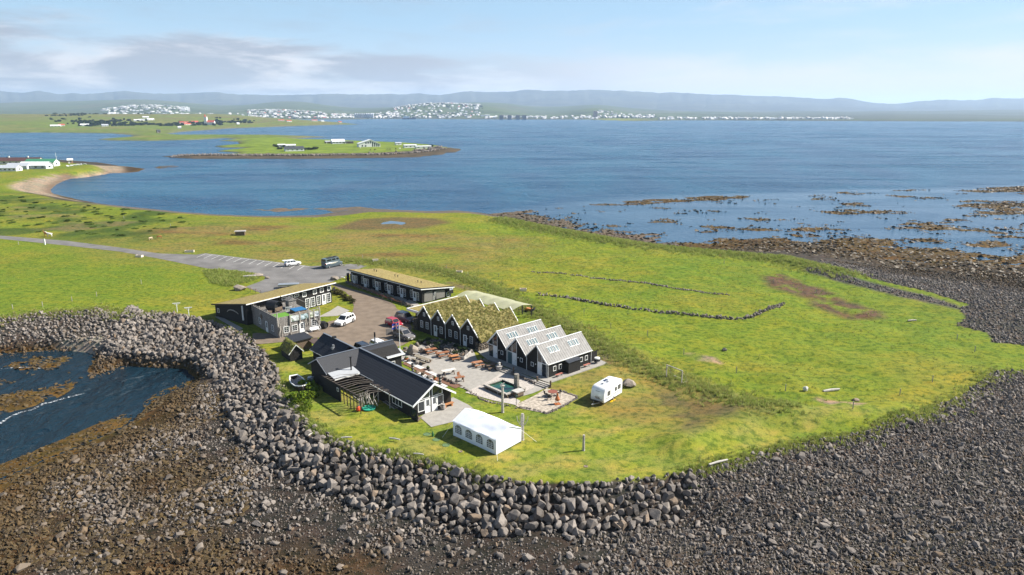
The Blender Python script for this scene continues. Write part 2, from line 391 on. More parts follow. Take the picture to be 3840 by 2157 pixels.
col = lay(col, soft(WORN, GX, GY, 4) * (.25 + .6 * sm(fbm(GX, GY, 6, 111, 4), .35, .65)), (.200, .155, .045))
col = lay(col, soft(D([(1680, 1000), (1820, 1005), (1890, 1035), (1800, 1060), (1700, 1085), (1640, 1060)]), GX, GY, 4) * sm(fbm(GX, GY, 3, 115, 4), .40, .6) * .8, (.115, .090, .045))
BARE = D([(1935, 694), (1960, 690), (2060, 722), (2110, 750), (2200, 780), (2205, 792), (2150, 795), (2060, 765), (2060, 745), (1980, 728), (1945, 715)])
col = lay(col, soft(BARE, GX, GY, 3) * sm(fbm(GX, GY, 4, 121, 4), .26, .44), (.115, .072, .048))
for p in ([(1730, 888), (1790, 900), (1810, 915), (1760, 905)], [(2060, 1010), (2110, 1020), (2090, 1026)], [(2130, 1020), (2165, 1026), (2150, 1034)]):
    col = lay(col, soft(D(p), GX, GY, 1) * sm(a3, .3, .5), (.330, .230, .160))
TRACK = D([(1130, 712), (1200, 735), (1300, 775), (1400, 812), (1470, 845), (1510, 880), (1530, 910)])
col = lay(col, line(TRACK, GX, GY, 1.5) * (.4 + .6 * sm(a3, .3, .6)), (.150, .115, .065))
col = lay(col, bankm * .7, (.150, .185, .050)); col = lay(col, shorem * .7 * il, (.115, .155, .045))
STRIP = D([(2027, 678), (2129, 705), (2231, 730), (2333, 756), (2409, 776), (2400, 768), (2333, 745), (2231, 720), (2129, 695), (2052, 676)])
col = lay(col, soft(STRIP, GX, GY, 1.5), (.085, .080, .075))
POND = D([(850, 575), (920, 553), (1000, 549), (1090, 552), (1120, 560), (1050, 572), (920, 577)])
col = lay(col, soft(POND, GX, GY, 5), (.140, .105, .045))
# shore: stones, sand, weed
rock = C3(.060, .051, .043) * (.6 + .8 * fbm(GX, GY, 1.5, 131, 3))[..., None]
westm = np.clip((20 - GX) / 14, 0, 1) * np.clip((110 - GY) / 20, 0, 1); rock = rock * (1 - .30 * westm[..., None])
shore = np.where(il[..., None], col, rock)
kz = sm(-Z + (fbm(GX, GY, 9, 141, 4) - .5) * 1.5, 3.75, 4.6)
weedc = C3(.055, .034, .013) * (.55 + .9 * fbm(GX, GY, 3, 151, 4))[..., None]
shore = np.where(il[..., None], shore, shore * (1 - kz[..., None]) + weedc * kz[..., None])
gold = sm(-Z, 4.75, 5.0) * (~il)
shore = shore * (1 - .65 * gold[..., None]) + C3(.155, .095, .022) * .65 * gold[..., None]
SAND = D([(0, 500), (33, 476), (22, 466), (60, 447), (145, 430), (234, 423), (300, 415), (305, 430), (245, 440), (163, 455), (128, 470), (128, 490), (200, 507), (100, 492)], -3)
sandm = soft(SAND, GX, GY, 4) * (~il)
band = .5 + .5 * np.sin(dw * .55 + 3 * fbm(GX, GY, 30, 161, 3))
shore = lay(shore, sandm, (.340, .270, .200)); shore = lay(shore, sandm * sm(band, .6, .95) * .55, (.130, .095, .070))
shore = lay(shore, sandm * np.exp(-dw / 4) * .8, (.120, .080, .055))
SAND2 = D([(150, 872), (200, 868), (262, 868), (270, 874), (245, 884), (160, 882)], -4.3)
shore = lay(shore, soft(SAND2, GX, GY, 1.0) * (~il), (.360, .300, .235))
nsh = (~il) & (GY > 200) & (GX < 60) & (GX > -200)
shore = lay(shore, nsh * .8, (.155, .130, .110))
gm = grid_mesh('ground', XS, YS, Z)
attr(gm, 'base', 'FLOAT_COLOR', np.concatenate([np.clip(shore, 0, 1), np.ones(GX.shape + (1,))], -1).reshape(-1, 4))
attr(gm, 'grass', 'FLOAT', np.where(il, 1 - soft(STRIP, GX, GY, .5), 0))
m, t = new_mat('ground')
at_ = t.n('ShaderNodeAttribute', attribute_name='base'); ag = t.n('ShaderNodeAttribute', attribute_name='grass')
co = t.n('ShaderNodeTexCoord').outputs['Object']
mp = t.n('ShaderNodeMapping', i_Vector=co, i_Scale=(.55, 1, 1), i_Rotation=(0, 0, .5))
f1 = t.noise(co, .95, 6, .72); f2 = t.noise(mp.outputs[0], .32, 6, .62, .3); f3 = t.noise(co, 6.5, 4, .7); f4 = t.noise(co, .07, 5, .6)
c = t.mix(t.ramp(f2, .40, .66), at_.outputs['Color'], t.mix(1.0, at_.outputs['Color'], (1.35, 1.10, 1.0), 'MULTIPLY'))
c = t.mix(t.math('MULTIPLY', t.ramp(f4, .42, .66), .45), c, t.mix(1.0, c, (.72, .90, .80), 'MULTIPLY'))
c = t.mix(t.ramp(f1, .55, .38, 0, .95), c, t.mix(1.0, c, (.42, .54, .5), 'MULTIPLY'))
c = t.mix(t.ramp(f3, .36, .68, .0, .8), t.mix(1.0, c, (.72, .74, .8), 'MULTIPLY'), t.mix(1.0, c, (1.25, 1.2, 1.1), 'MULTIPLY'))
hb = t.math('ADD', t.math('MULTIPLY', f1, .8), t.math('MULTIPLY', f3, .35))
finish(t, c, .95, hb, .22, .55, .08)
gm.materials.append(m)
ground = tag(put('ground', gm), 'grassy headland with stony shores', kind='structure')

# ------------------------------------------------------------------ sea
sxs = axis([(-9000, 900), (-1500, 60), (-260, 8), (-60, 4), (140, 4), (420, 9), (1500, 60), (9000, 900)]); sys_ = axis([(36, 3), (160, 3), (700, 9), (1500, 40), (6000, 300), (14000, 900)])
SX, SY = np.meshgrid(sxs, sys_)
sme = grid_mesh('sea', sxs, sys_, np.full(SX.shape, SEA))
calm = np.clip(soft(SHELF, SX, SY, 25) * .95 + soft(COVE, SX, SY, 6) * .5, 0, 1)
_, bayd = pdist(DRY, SX, SY)
calm = np.maximum(calm, np.exp(-bayd / 9) * .6)
attr(sme, 'calm', 'FLOAT', calm)
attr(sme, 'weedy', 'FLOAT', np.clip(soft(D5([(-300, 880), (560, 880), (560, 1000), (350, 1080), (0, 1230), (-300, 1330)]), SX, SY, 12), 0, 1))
m, t = new_mat('sea_water')
co = t.n('ShaderNodeTexCoord').outputs['Object']
cal = t.n('ShaderNodeAttribute', attribute_name='calm').outputs['Fac']
mp = t.n('ShaderNodeMapping', i_Vector=co, i_Scale=(1, .55, 1), i_Rotation=(0, 0, R(25))).outputs[0]
w1 = t.noise(mp, .55, 5, .62, .6); w2 = t.noise(mp, .05, 4, .6, 1.0); w3 = t.noise(mp, .011, 4, .6, .8)
mp2 = t.n('ShaderNodeMapping', i_Vector=co, i_Scale=(.25, 1, 1), i_Rotation=(0, 0, R(-8))).outputs[0]
st = t.noise(mp2, .02, 6, .62, 1.5)
hgt = t.math('ADD', t.math('MULTIPLY', w1, 1.0), t.math('MULTIPLY', w2, 1.6))
amp = t.math('MULTIPLY', t.ramp(cal, 0, 1, 1.0, .28), t.ramp(st, .42, .62, .65, 1.1))
b = t.n('ShaderNodeBump', i_Strength=amp, i_Distance=2.2, i_Height=hgt)
deep = t.mix(t.ramp(w3, .38, .62), (.002, .052, .122), (.005, .078, .150))
deep = t.mix(t.ramp(cal, .1, 1.0, 0, .75), deep, (.020, .060, .110))
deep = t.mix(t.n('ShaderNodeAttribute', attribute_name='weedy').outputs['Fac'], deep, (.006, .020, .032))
p = t.n('ShaderNodeBsdfPrincipled', i_Base_Color=deep, i_Roughness=t.ramp(st, .35, .7, .16, .30), i_IOR=1.33, i_Normal=b.outputs[0])
t.l(t.ramp(cal, .2, 1.0, .19, .60), p.inputs['Specular IOR Level'])
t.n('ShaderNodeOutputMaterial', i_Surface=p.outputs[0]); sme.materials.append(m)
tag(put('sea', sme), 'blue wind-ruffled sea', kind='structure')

# ------------------------------------------------------------------ haze
def haze(z0, z1, dens):
    hb = MB().box(-26000, 26000, -300, 30000, z0, z1)
    m, t = new_mat('haze')
    v = t.n('ShaderNodeVolumePrincipled', i_Color=(.58, .76, 1, 1), i_Density=dens, i_Anisotropy=.15)
    o = t.n('ShaderNodeOutputMaterial', i_Volume=v.outputs[0])
    tag(hb.build('haze', m), 'thin pale summer haze over the bay', kind='stuff')
HAZE = 0.000062
haze(-14, 560, HAZE)
# ------------------------------------------------------------------ stones: the sea wall, the beaches
def stone_mat(name, a, b, brown=(.058, .037, .016)):
    m, t = new_mat(name)
    co = t.n('ShaderNodeTexCoord').outputs['Object']
    rnd = t.n('ShaderNodeObjectInfo').outputs['Random']
    tint = t.n('ShaderNodeAttribute', attribute_name='tint', attribute_type='INSTANCER').outputs['Fac']
    c = t.mix(rnd, a, b)
    rr = t.n('ShaderNodeTexWhiteNoise', noise_dimensions='1D', i_W=t.math('MULTIPLY', rnd, 917.0)).outputs[0]
    c = t.mix(t.ramp(rr, .90, .97, 0, .55), c, (.230, .150, .085))
    c = t.mix(t.ramp(rr, .10, .02, 0, .55), c, (.290, .255, .225))
    n = t.noise(co, 3.5, 6, .68); c = t.mix(t.ramp(n, .30, .62, .7, 0), c, t.mix(1, c, (.58, .57, .56), 'MULTIPLY'))
    c = t.mix(t.math('MULTIPLY', tint, t.ramp(n, .25, .5, .45, 1)), c, t.mix(rr, brown, tuple(x * 1.9 for x in brown)))
    finish(t, c, .88, n, .08, .7, .15); return m
STONE = stone_mat('basalt', (.130, .113, .099), (.275, .240, .210))
var = bpy.data.collections.new('stone_variants')
stones = []
def rock_mesh(i, n, flat, bev):
    rr = random.Random(100 + i); bm = bmesh.new()
    sx_, sy_, sz_ = rr.uniform(.85, 1.2), rr.uniform(.7, 1.0), rr.uniform(.6, .85) * flat
    for _ in range(n):
        d = Vector((rr.gauss(0, 1), rr.gauss(0, 1), rr.gauss(0, 1))).normalized() * rr.uniform(.82, 1.1)
        bm.verts.new((d.x * sx_, d.y * sy_, d.z * sz_))
    bmesh.ops.convex_hull(bm, input=bm.verts)
    bmesh.ops.delete(bm, geom=[v for v in bm.verts if not v.link_faces], context='VERTS')
    bmesh.ops.dissolve_limit(bm, angle_limit=R(14), verts=bm.verts, edges=bm.edges)
    if bev: bmesh.ops.bevel(bm, geom=bm.edges[:], offset=.07, segments=1, affect='EDGES', clamp_overlap=True)
    bmesh.ops.triangulate(bm, faces=bm.faces)
    me = bpy.data.meshes.new('boulder'); bm.to_mesh(me); bm.free(); me.materials.append(STONE); return me
STONE_ME = [rock_mesh(i, 13 + i % 5, 1.0, i < 8) for i in range(12)]
for me in STONE_ME:
    o = bpy.data.objects.new('stone', me); var.objects.link(o)
def scatter(name, pts, scl, rot, idx, coll, parent=None, extra=None):
    """one object whose geometry nodes set a stone / tuft of the collection on each point"""
    me = bpy.data.meshes.new(name); me.from_pydata([tuple(p) for p in pts], [], [])
    attr(me, 'scl', 'FLOAT_VECTOR', scl); attr(me, 'rot', 'FLOAT_VECTOR', rot); attr(me, 'idx', 'INT', idx)
    for k, v in (extra or {}).items(): attr(me, k, 'FLOAT', v)
    ng = bpy.data.node_groups.new('scatter', 'GeometryNodeTree')
    ng.interface.new_socket('Geometry', in_out='INPUT', socket_type='NodeSocketGeometry')
    ng.interface.new_socket('Geometry', in_out='OUTPUT', socket_type='NodeSocketGeometry')
    N = ng.nodes.new; L = ng.links.new
    gi, go, ip, ci = N('NodeGroupInput'), N('NodeGroupOutput'), N('GeometryNodeInstanceOnPoints'), N('GeometryNodeCollectionInfo')
    ci.inputs['Collection'].default_value = coll; ci.inputs['Separate Children'].default_value = True; ci.inputs['Reset Children'].default_value = True
    ip.inputs['Pick Instance'].default_value = True
    def na(nm, dt):
        a = N('GeometryNodeInputNamedAttribute'); a.data_type = dt; a.inputs['Name'].default_value = nm; return a.outputs['Attribute']
    L(gi.outputs[0], ip.inputs['Points']); L(ci.outputs[0], ip.inputs['Instance']); L(na('idx', 'INT'), ip.inputs['Instance Index'])
    L(na('rot', 'FLOAT_VECTOR'), ip.inputs['Rotation']); L(na('scl', 'FLOAT_VECTOR'), ip.inputs['Scale'])
    L(ip.outputs[0], go.inputs[0])
    o = put(name, me, parent); md = o.modifiers.new('scatter', 'NODES'); md.node_group = ng
    o['kind'] = 'stuff'; return o
def jitter(poly, step, jit=.8, seed=0, ok=None):
    """one random point per cell of a grid over the polygon"""
    p = np.array(poly); r = np.random.default_rng(seed)
    xs = np.arange(p[:, 0].min(), p[:, 0].max(), step); ys = np.arange(p[:, 1].min(), p[:, 1].max(), step)
    X, Y = np.meshgrid(xs, ys); X = (X + r.uniform(-jit, jit, X.shape) * step * .5).ravel(); Y = (Y + r.uniform(-jit, jit, Y.shape) * step * .5).ravel()
    i, d = pdist(poly, X, Y); return X[i], Y[i], r
inview = lambda X, Y, mrg=1.15: np.abs(X) < (np.hypot(Y, 30) * .73 * mrg + 6)
# sea wall of quarried boulders
WALL = [p for p in D([(367, 786), (417, 786), (467, 793), (517, 804), (567, 821), (617, 841), (640, 858), (668, 886), (694, 923), (708, 963), (721, 993), (745, 1023), (778, 1063),
          (801, 1080), (858, 1110), (961, 1136), (1061, 1152), (1144, 1173), (1227, 1196), (1311, 1209), (1394, 1213), (1477, 1213), (1561, 1204), (1644, 1198), (1717, 1189), (1770, 1175)])] + \
       D([(1752, 1262), (1738, 1300), (1717, 1312), (1665, 1330), (1561, 1343), (1477, 1347), (1373, 1343), (1269, 1347), (1165, 1341), (1061, 1312), (998, 1293), (919, 1282), (844, 1257), (781, 1232), (706, 1203),
          (661, 1163), (618, 1122), (584, 1085), (561, 1035), (551, 985), (534, 953), (501, 933), (467, 906), (367, 903), (300, 893), (255, 868), (300, 840), (335, 805)], -3.3)
sea_wall = empty('sea_wall', (*WALL[16], 0), 0, 'curved sea wall of piled grey boulders round the grassy headland', 'sea wall')
sea_wall.location = (0, 0, 0)
X, Y, r = jitter(WALL, .90, .6, 5)
zz = HT(X, Y); n = len(X)
s0 = np.clip(r.lognormal(-.52, .22, n), .36, .92) * np.where(X < -38, .92, 1)
_, dl_ = pdist(LAND, X, Y)
s0 *= np.where(dl_ < .8, .7, 1)
rot = r.uniform(0, 6.28, (n, 3)) * [.35, .35, 1]; idx = r.integers(0, 12, n)
scl = s0[:, None] * r.uniform(.85, 1.15, (n, 3)); pz = zz + s0 * .30 + r.uniform(-.08, .12, n)
dist = np.sqrt(X ** 2 + Y ** 2 + 44 ** 2); px = s0 / dist
vis = np.abs(X) < Y * .70
big = np.argsort(-px * vis)[:300]; rest = np.setdiff1d(np.arange(n), big)
for i in big:
    o = bpy.data.objects.new('boulder', STONE_ME[idx[i]]); C.objects.link(o); o.parent = sea_wall
    o.location = (X[i], Y[i], pz[i]); o.rotation_euler = rot[i]; o.scale = scl[i]
tw = np.clip((-zz - 3.2) * 1.4 + r.uniform(-.3, .2, n), 0, .9)
scatter('piled_boulders', np.stack([X, Y, pz], -1)[rest], scl[rest], rot[rest], idx[rest], var, sea_wall, {'tint': tw[rest]})
# chinking: smaller stones in the gaps of the wall
X, Y, r = jitter(WALL, .8, .95, 15); n = len(X); s0 = r.uniform(.14, .34, n)
scatter('chinking_stones', np.stack([X, Y, HT(X, Y) + .12], -1), s0[:, None] * r.uniform(.8, 1.2, (n, 3)), r.uniform(0, 6.28, (n, 3)), r.integers(0, 12, n), var, sea_wall, {'tint': np.zeros(n)})
# beaches: cobbles and shingle, sizes mixed, weed-brown towards the low water
BEACH = D([(1730, 1200), (1784, 1168), (1834, 1160), (1918, 1137), (1984, 1124), (2068, 1104), (2151, 1094), (2201, 1080), (2252, 1060), (2335, 1047), (2352, 1020), (2418, 997),
           (2469, 957), (2495, 935), (2620, 930), (3000, 1100)], 0) + D([(3000, 1700), (1500, 1700), (-500, 1700), (-300, 1400), (0, 1210), (134, 1150), (267, 1098), (351, 1048), (434, 990), (500, 965),
           (545, 968), (556, 1035), (580, 1085), (618, 1125), (661, 1166), (706, 1206), (844, 1260), (998, 1296), (1165, 1344), (1373, 1346), (1561, 1346), (1717, 1315), (1745, 1270)], -3.5)
beach = tag(empty('beach', (0, 0, 0)), 'stony foreshore at low tide', kind='structure')
def cobbles(name, poly, step, lo, hi, seed, lift=.25, keep=None, jit=.95):
    X, Y, r = jitter(poly, step, jit, seed); k = inview(X, Y)
    X, Y = X[k], Y[k]; zz = HT(X, Y)
    pat = fbm(X, Y, 7, 200 + seed, 4)
    if keep: k = keep(X, Y, zz, pat, r); X, Y, zz, pat = X[k], Y[k], zz[k], pat[k]
    n = len(X); s0 = np.clip(lo * (hi / lo) ** (r.beta(1.2, 2.3, n)), lo, hi)
    tw = np.clip((-zz - 3.55) * 1.1 + (fbm(X, Y, 9, 141, 4) - .5) * 1.9 + r.uniform(-.25, .25, n), 0, .95)
    return X, Y, zz, s0, tw, r
X, Y, zz, s0, tw, r = cobbles('shingle', BEACH, .46, .17, .56, 33, keep=lambda X, Y, z, p, r: (X > 12 + 8 * (p - .5)) | (r.uniform(0, 1, len(X)) < np.clip((p - .38) * 4.5, .22, .85)))
east = X > 14
s0 = s0 * np.where(east, .95, np.clip(.55 + fbm(X, Y, 6, 77, 3) * .9, .5, 1.1)); tw = np.where(east & (zz > -4.1), tw * .35, tw)
n = len(X); scl = s0[:, None] * r.uniform(.75, 1.25, (n, 3)) * [1.1, .95, .8]
scatter('cobbles', np.stack([X, Y, zz + s0 * .22], -1), scl, r.uniform(0, 6.28, (n, 3)) * [.3, .3, 1], r.integers(0, 12, n), var, beach, {'tint': tw})
X, Y, zz, s0, tw, r = cobbles('pebbles', BEACH, .32, .07, .19, 35, keep=lambda X, Y, z, p, r: (X > 12) | (r.uniform(0, 1, len(X)) < .55)); n = len(X)
scatter('shingle', np.stack([X, Y, zz + s0 * .3], -1), s0[:, None] * r.uniform(.7, 1.3, (n, 3)), r.uniform(0, 6.28, (n, 3)), r.integers(0, 12, n), var, beach, {'tint': tw * np.where(X > 14, .5, 1)})
# larger loose rocks lying on the foreshore
X, Y, r = jitter(BEACH, 3.1, .95, 44); k = inview(X, Y, 1.0) & (r.uniform(0, 1, len(X)) < .75); X, Y = X[k], Y[k]; n = len(X); s0 = r.uniform(.38, .78, n)
o_ = np.argsort(-s0 / np.hypot(Y, 44))[:300]
for i in o_:
    o = bpy.data.objects.new('rock', STONE_ME[int(r.integers(0, 12))]); C.objects.link(o); o.parent = beach
    z_ = float(HT(X[i], Y[i])); o.location = (X[i], Y[i], z_ + s0[i] * .2); o.rotation_euler = (r.uniform(-.3, .3), r.uniform(-.3, .3), r.uniform(0, 6.28)); o.scale = (s0[i], s0[i] * r.uniform(.7, 1), s0[i] * r.uniform(.6, .9))
    o['tint'] = float(np.clip((-z_ - 3.6) * .8, 0, .6))
# western cobble bank, eastern spit, the pebble strip behind the shore
WEST = D([(-220, 797), (0, 799), (100, 785), (200, 782), (250, 774), (283, 785), (333, 792), (367, 787), (345, 812), (300, 845)]) + D([(258, 868), (300, 895), (467, 906), (467, 915), (367, 912), (300, 915), (262, 936), (240, 940), (216, 935),
        (236, 913), (252, 892), (225, 872), (160, 872), (110, 876), (67, 882), (0, 885), (-250, 884)], -4)
X, Y, zz, s0, tw, r = cobbles('west', WEST, .66, .24, .62, 51); n = len(X)
scatter('cobble_bank', np.stack([X, Y, zz + s0 * .3], -1), s0[:, None] * r.uniform(.75, 1.25, (n, 3)), r.uniform(0, 6.28, (n, 3)) * [.4, .4, 1], r.integers(0, 12, n), var, beach, {'tint': tw * .9})
EAST = D([(3000, 872), (2576, 870), (2498, 862), (2486, 838), (2404, 817), (2430, 797), (2409, 776), (2438, 766), (2333, 733), (2231, 710), (2129, 684), (2060, 668)]) + D([(2060, 655), (2120, 655), (2200, 665), (2300, 672), (2420, 672), (2576, 680), (3000, 690)], -3)
X, Y, zz, s0, tw, r = cobbles('east', EAST, .75, .22, .55, 53, keep=lambda X, Y, z, p, r: (r.uniform(0, 1, len(X)) < .9)); n = len(X)
tw = np.clip(tw + np.clip((-zz - 2.2) * .6, 0, .7), 0, .95)
scatter('east_shingle', np.stack([X, Y, zz + s0 * .2], -1), s0[:, None] * r.uniform(.75, 1.25, (n, 3)), r.uniform(0, 6.28, (n, 3)) * [.4, .4, 1], r.integers(0, 12, n), var, beach, {'tint': tw})
X, Y, zz, s0, tw, r = cobbles('strip', STRIP, .7, .2, .45, 55); n = len(X)
scatter('storm_shingle', np.stack([X, Y, zz + s0 * .2], -1), s0[:, None] * r.uniform(.75, 1.25, (n, 3)), r.uniform(0, 6.28, (n, 3)) * [.4, .4, 1], r.integers(0, 12, n), var, beach, {'tint': tw * 0})
# weed: brown lumps over the lower shore and the flats
m, t = new_mat('bladderwrack')
co = t.n('ShaderNodeTexCoord').outputs['Object']; rnd = t.n('ShaderNodeObjectInfo').outputs['Random']
nz = t.noise(co, 2.5, 5, .7)
finish(t, t.mix(t.ramp(nz, .35, .65), t.mix(rnd, (.024, .016, .007), (.062, .040, .014)), t.mix(rnd, (.055, .036, .013), (.120, .076, .022))), .6, nz, .12, .8, .35)
WEED = m; wvar = bpy.data.collections.new('weed_variants')
for i in range(5):
    me = rock_mesh(300 + i, 22, .55, False); me.materials.clear(); me.materials.append(WEED)
    wvar.objects.link(bpy.data.objects.new('weed', me))
LOW = D([(-300, 1195), (0, 1195), (200, 1115), (317, 1065), (400, 1000), (500, 955), (560, 985), (600, 1120), (640, 1250), (600, 1400), (560, 1700), (-500, 1700)], -4.5)
LOW2 = D([(2040, 1460), (2250, 1375), (2400, 1330), (2576, 1295), (2900, 1250), (2900, 1700), (1950, 1700)], -4.2)
FLATS = D([(1690, 630), (1800, 622), (1900, 618), (2000, 608), (2090, 608), (2140, 628), (2250, 648), (2576, 660), (2900, 660), (2900, 730), (2576, 722), (2400, 698), (2250, 684), (2100, 655), (1976, 643), (1853, 635)], -4.5)
PX, PY, PS, PA = [], [], [], []
for poly, step, lo, hi, sd, thr in ((LOW, .62, .22, .50, 61, .42), (LOW2, .7, .22, .5, 63, .45), (FLATS, 1.25, .4, .9, 65, .30)):
    X, Y, r = jitter(poly, step, .95, sd); k = inview(X, Y) & (fbm(X, Y, 5, 300 + sd, 4) > thr); X, Y = X[k], Y[k]
    z_ = HT(X, Y); k = z_ > SEA - .15; X, Y, z_ = X[k], Y[k], z_[k]
    PX.append(X); PY.append(Y); PS.append(r.uniform(lo, hi, len(X))); PA.append(z_)
for poly, step, sd in ((SHELF, 1.5, 67), (COVE, .8, 68), (KELP, .6, 69)):
    X, Y, r = jitter(poly, step, .95, sd); k = inview(X, Y); X, Y = X[k], Y[k]; z_ = HT(X, Y); k = z_ > SEA - .06 * r.uniform(0, 1, len(X)); X, Y, z_ = X[k], Y[k], z_[k]
    PX.append(X); PY.append(Y); PS.append(r.uniform(.25, .7, len(X)) * step); PA.append(np.maximum(z_, SEA) - .04)
X, Y, s0, zz = map(np.concatenate, (PX, PY, PS, PA)); n = len(X)
far_ = np.hypot(X, Y) > 190
scatter('seaweed', np.stack([X, Y, zz + s0 * np.where(far_, .02, .08)], -1), s0[:, None] * rng.uniform(.7, 1.35, (n, 3)) * np.stack([np.ones(n), np.ones(n), np.where(far_, .20, .8)], -1), rng.uniform(0, 6.28, (n, 3)) * [.1, .1, 1], rng.integers(0, 5, n), wvar, beach)

# ------------------------------------------------------------------ tall grass along the banks and the brink of the wall
m, t = new_mat('tall_grass')
rnd = t.n('ShaderNodeObjectInfo').outputs['Random']; tint = t.n('ShaderNodeAttribute', attribute_name='tint', attribute_type='INSTANCER').outputs['Fac']
gc = t.mix(rnd, (.210, .280, .050), (.370, .400, .120))
gc = t.mix(tint, gc, t.mix(rnd, (.28, .225, .085), (.36, .30, .13)))
df = t.n('ShaderNodeBsdfDiffuse', i_Color=gc); tr = t.n('ShaderNodeBsdfTranslucent', i_Color=gc)
mx = t.n('ShaderNodeMixShader', i_0=.4, i_1=df.outputs[0], i_2=tr.outputs[0]); t.n('ShaderNodeOutputMaterial', i_Surface=mx.outputs[0])
GRASS = m; gvar = bpy.data.collections.new('grass_variants')
for i in range(6):
    rr = random.Random(500 + i); b_ = MB()
    for k in range(16):
        a = rr.uniform(0, 6.28); x, y = rr.gauss(0, .25), rr.gauss(0, .25); h = rr.uniform(.45, 1.0); l_ = rr.uniform(.05, .45)
        dx, dy = math.cos(a), math.sin(a); ww = rr.uniform(.03, .07)
        p0 = (x - dy * ww, y + dx * ww, 0); p1 = (x + dy * ww, y - dx * ww, 0); q = (x + dx * l_ * .4, y + dy * l_ * .4, h * .62); tt = (x + dx * l_, y + dy * l_, h)
        b_.add([p0, p1, (q[0] + dy * ww * .8, q[1] - dx * ww * .8, q[2]), (q[0] - dy * ww * .8, q[1] + dx * ww * .8, q[2]), tt], [(0, 1, 2, 3), (3, 2, 4)])
    gvar.objects.link(bpy.data.objects.new('tuft', b_.mesh('tuft', GRASS)))
def along(path, width, n, seed, closed=False):
    p = np.array(path); sl = np.hypot(*np.diff(p, axis=0).T); cs = np.concatenate([[0], np.cumsum(sl)]); r = np.random.default_rng(seed)
    u = r.uniform(0, cs[-1], n); i = np.clip(np.searchsorted(cs, u) - 1, 0, len(sl) - 1); f = (u - cs[i]) / sl[i]
    q = p[i] + (p[i + 1] - p[i]) * f[:, None]; q = q + r.normal(0, width, (n, 2)); return q[:, 0], q[:, 1], r
TX, TY, TS, TT = [], [], [], []
for path, wd, n, lo, hi, sd, tt in ((BANK, 2.1, 5600, .28, .72, 71, .15), (SHORE, 3.2, 4200, .45, 1.0, 73, .05),
        ([p for p in LAND[18:28]], .55, 900, .35, .75, 75, .0), (LAND[33:44], .7, 1000, .3, .65, 77, .15), (LAND[2:11], 1.4, 900, .35, .7, 79, .25), (LAND[42:48], 1.2, 450, .3, .6, 81, .2)):
    x, y, r = along(path, wd, n, sd); TX.append(x); TY.append(y); TS.append(r.uniform(lo, hi, n)); TT.append(np.clip(r.normal(tt, .25, n), 0, 1))
ISLE = D([(510, 682), (540, 678), (600, 684), (640, 690), (655, 700), (640, 706), (600, 718), (570, 722), (530, 712)])
x, y, r = jitter(ISLE, .55, .9, 83); n = len(x); TX.append(x); TY.append(y); TS.append(r.uniform(.5, .95, n)); TT.append(np.clip(r.normal(.05, .15, n), 0, 1))
FIELD = D([(1180, 690), (1261, 556), (1440, 595), (1700, 634), (1976, 660), (2200, 715), (2400, 790), (2480, 880), (2480, 930), (2340, 1015), (2240, 1030), (1990, 1030), (1790, 985), (1500, 858), (1330, 770)])
x, y, r = jitter(FIELD, 1.5, .95, 85); k = fbm(x, y, 11, 87, 4) > .46; x, y = x[k], y[k]; n = len(x); TX.append(x); TY.append(y); TS.append(r.uniform(.18, .42, n)); TT.append(np.clip(r.normal(.1, .2, n), 0, 1))
x, y, r = jitter(D([(0, 615), (300, 645), (490, 680), (560, 780), (400, 780), (0, 790)]), 1.7, .95, 89); k = fbm(x, y, 11, 88, 4) > .5; x, y = x[k], y[k]; n = len(x); TX.append(x); TY.append(y); TS.append(r.uniform(.18, .4, n)); TT.append(np.clip(r.normal(.1, .2, n), 0, 1))
X, Y, s0, tt = map(np.concatenate, (TX, TY, TS, TT)); n = len(X)
scatter('tall_grass', np.stack([X, Y, HT(X, Y) - .04], -1), s0[:, None] * rng.uniform(.8, 1.2, (n, 3)), rng.uniform(0, 6.28, (n, 3)) * [.06, .06, 1], rng.integers(0, 6, n), gvar, None, {'tint': tt})
tag(bpy.data.objects['tall_grass'], 'tall rough grass on the banks round the lawn', kind='stuff')
# ------------------------------------------------------------------ the farmland and the low island across the bay
FAR = [D(p, SEA) for p in (
    # western farmland with the neck and the island's meadow
    [(-700, 336), (0, 335), (100, 334), (200, 335), (275, 336), (323, 340), (333, 343), (300, 347), (238, 351), (275, 354), (376, 355), (501, 352), (560, 348), (600, 351), (545, 354), (595, 357),
     (600, 363), (535, 368), (555, 372), (620, 372), (560, 378), (540, 381), (600, 385), (560, 389), (480, 391), (400, 393.5), (440, 398), (482, 400), (624, 400.5), (765, 400), (942, 398),
     (1049, 396), (1120, 389), (1178, 377), (1137, 372), (1105, 366), (1049, 361), (942, 357), (872, 354), (800, 352), (735, 349), (770, 347), (830, 345), (760, 343), (700, 341), (600, 340.5), (482, 341), (425, 337),
     (461, 332), (588, 323), (730, 318), (854, 314), (905, 313.5), (860, 309), (800, 305.5), (700, 303), (0, 302), (-900, 302)],)]
fx = axis([(-3800, 60), (-1500, 18), (-620, 4.5), (-120, 4.5), (200, 60)]); fy = axis([(560, 5), (1100, 5), (1500, 20), (3400, 70)])
FX, FY = np.meshgrid(fx, fy)
fi, fd = pdist(FAR[0], FX, FY)
FZ = np.where(fi, SEA + np.minimum(fd * .085, 2.6) + np.clip((FY - 1350) / 1500, 0, 1) ** 1.2 * np.clip(fd / 400, 0, 1) * 34 * np.clip((-FX - 300) / 1100, .12, 1), SEA - 3)
FZ += np.where(fi, (fbm(FX, FY, 160, 401, 4) - .5) * 6 * np.clip(fd / 120, 0, 1) * np.clip((FY - 1100) / 500, 0.05, 1), 0)
g1 = fbm(FX, FY, 120, 411, 4); g2 = fbm(FX, FY, 30, 421, 4)
fc = np.zeros(FX.shape + (3,)) + C3(.125, .165, .030)
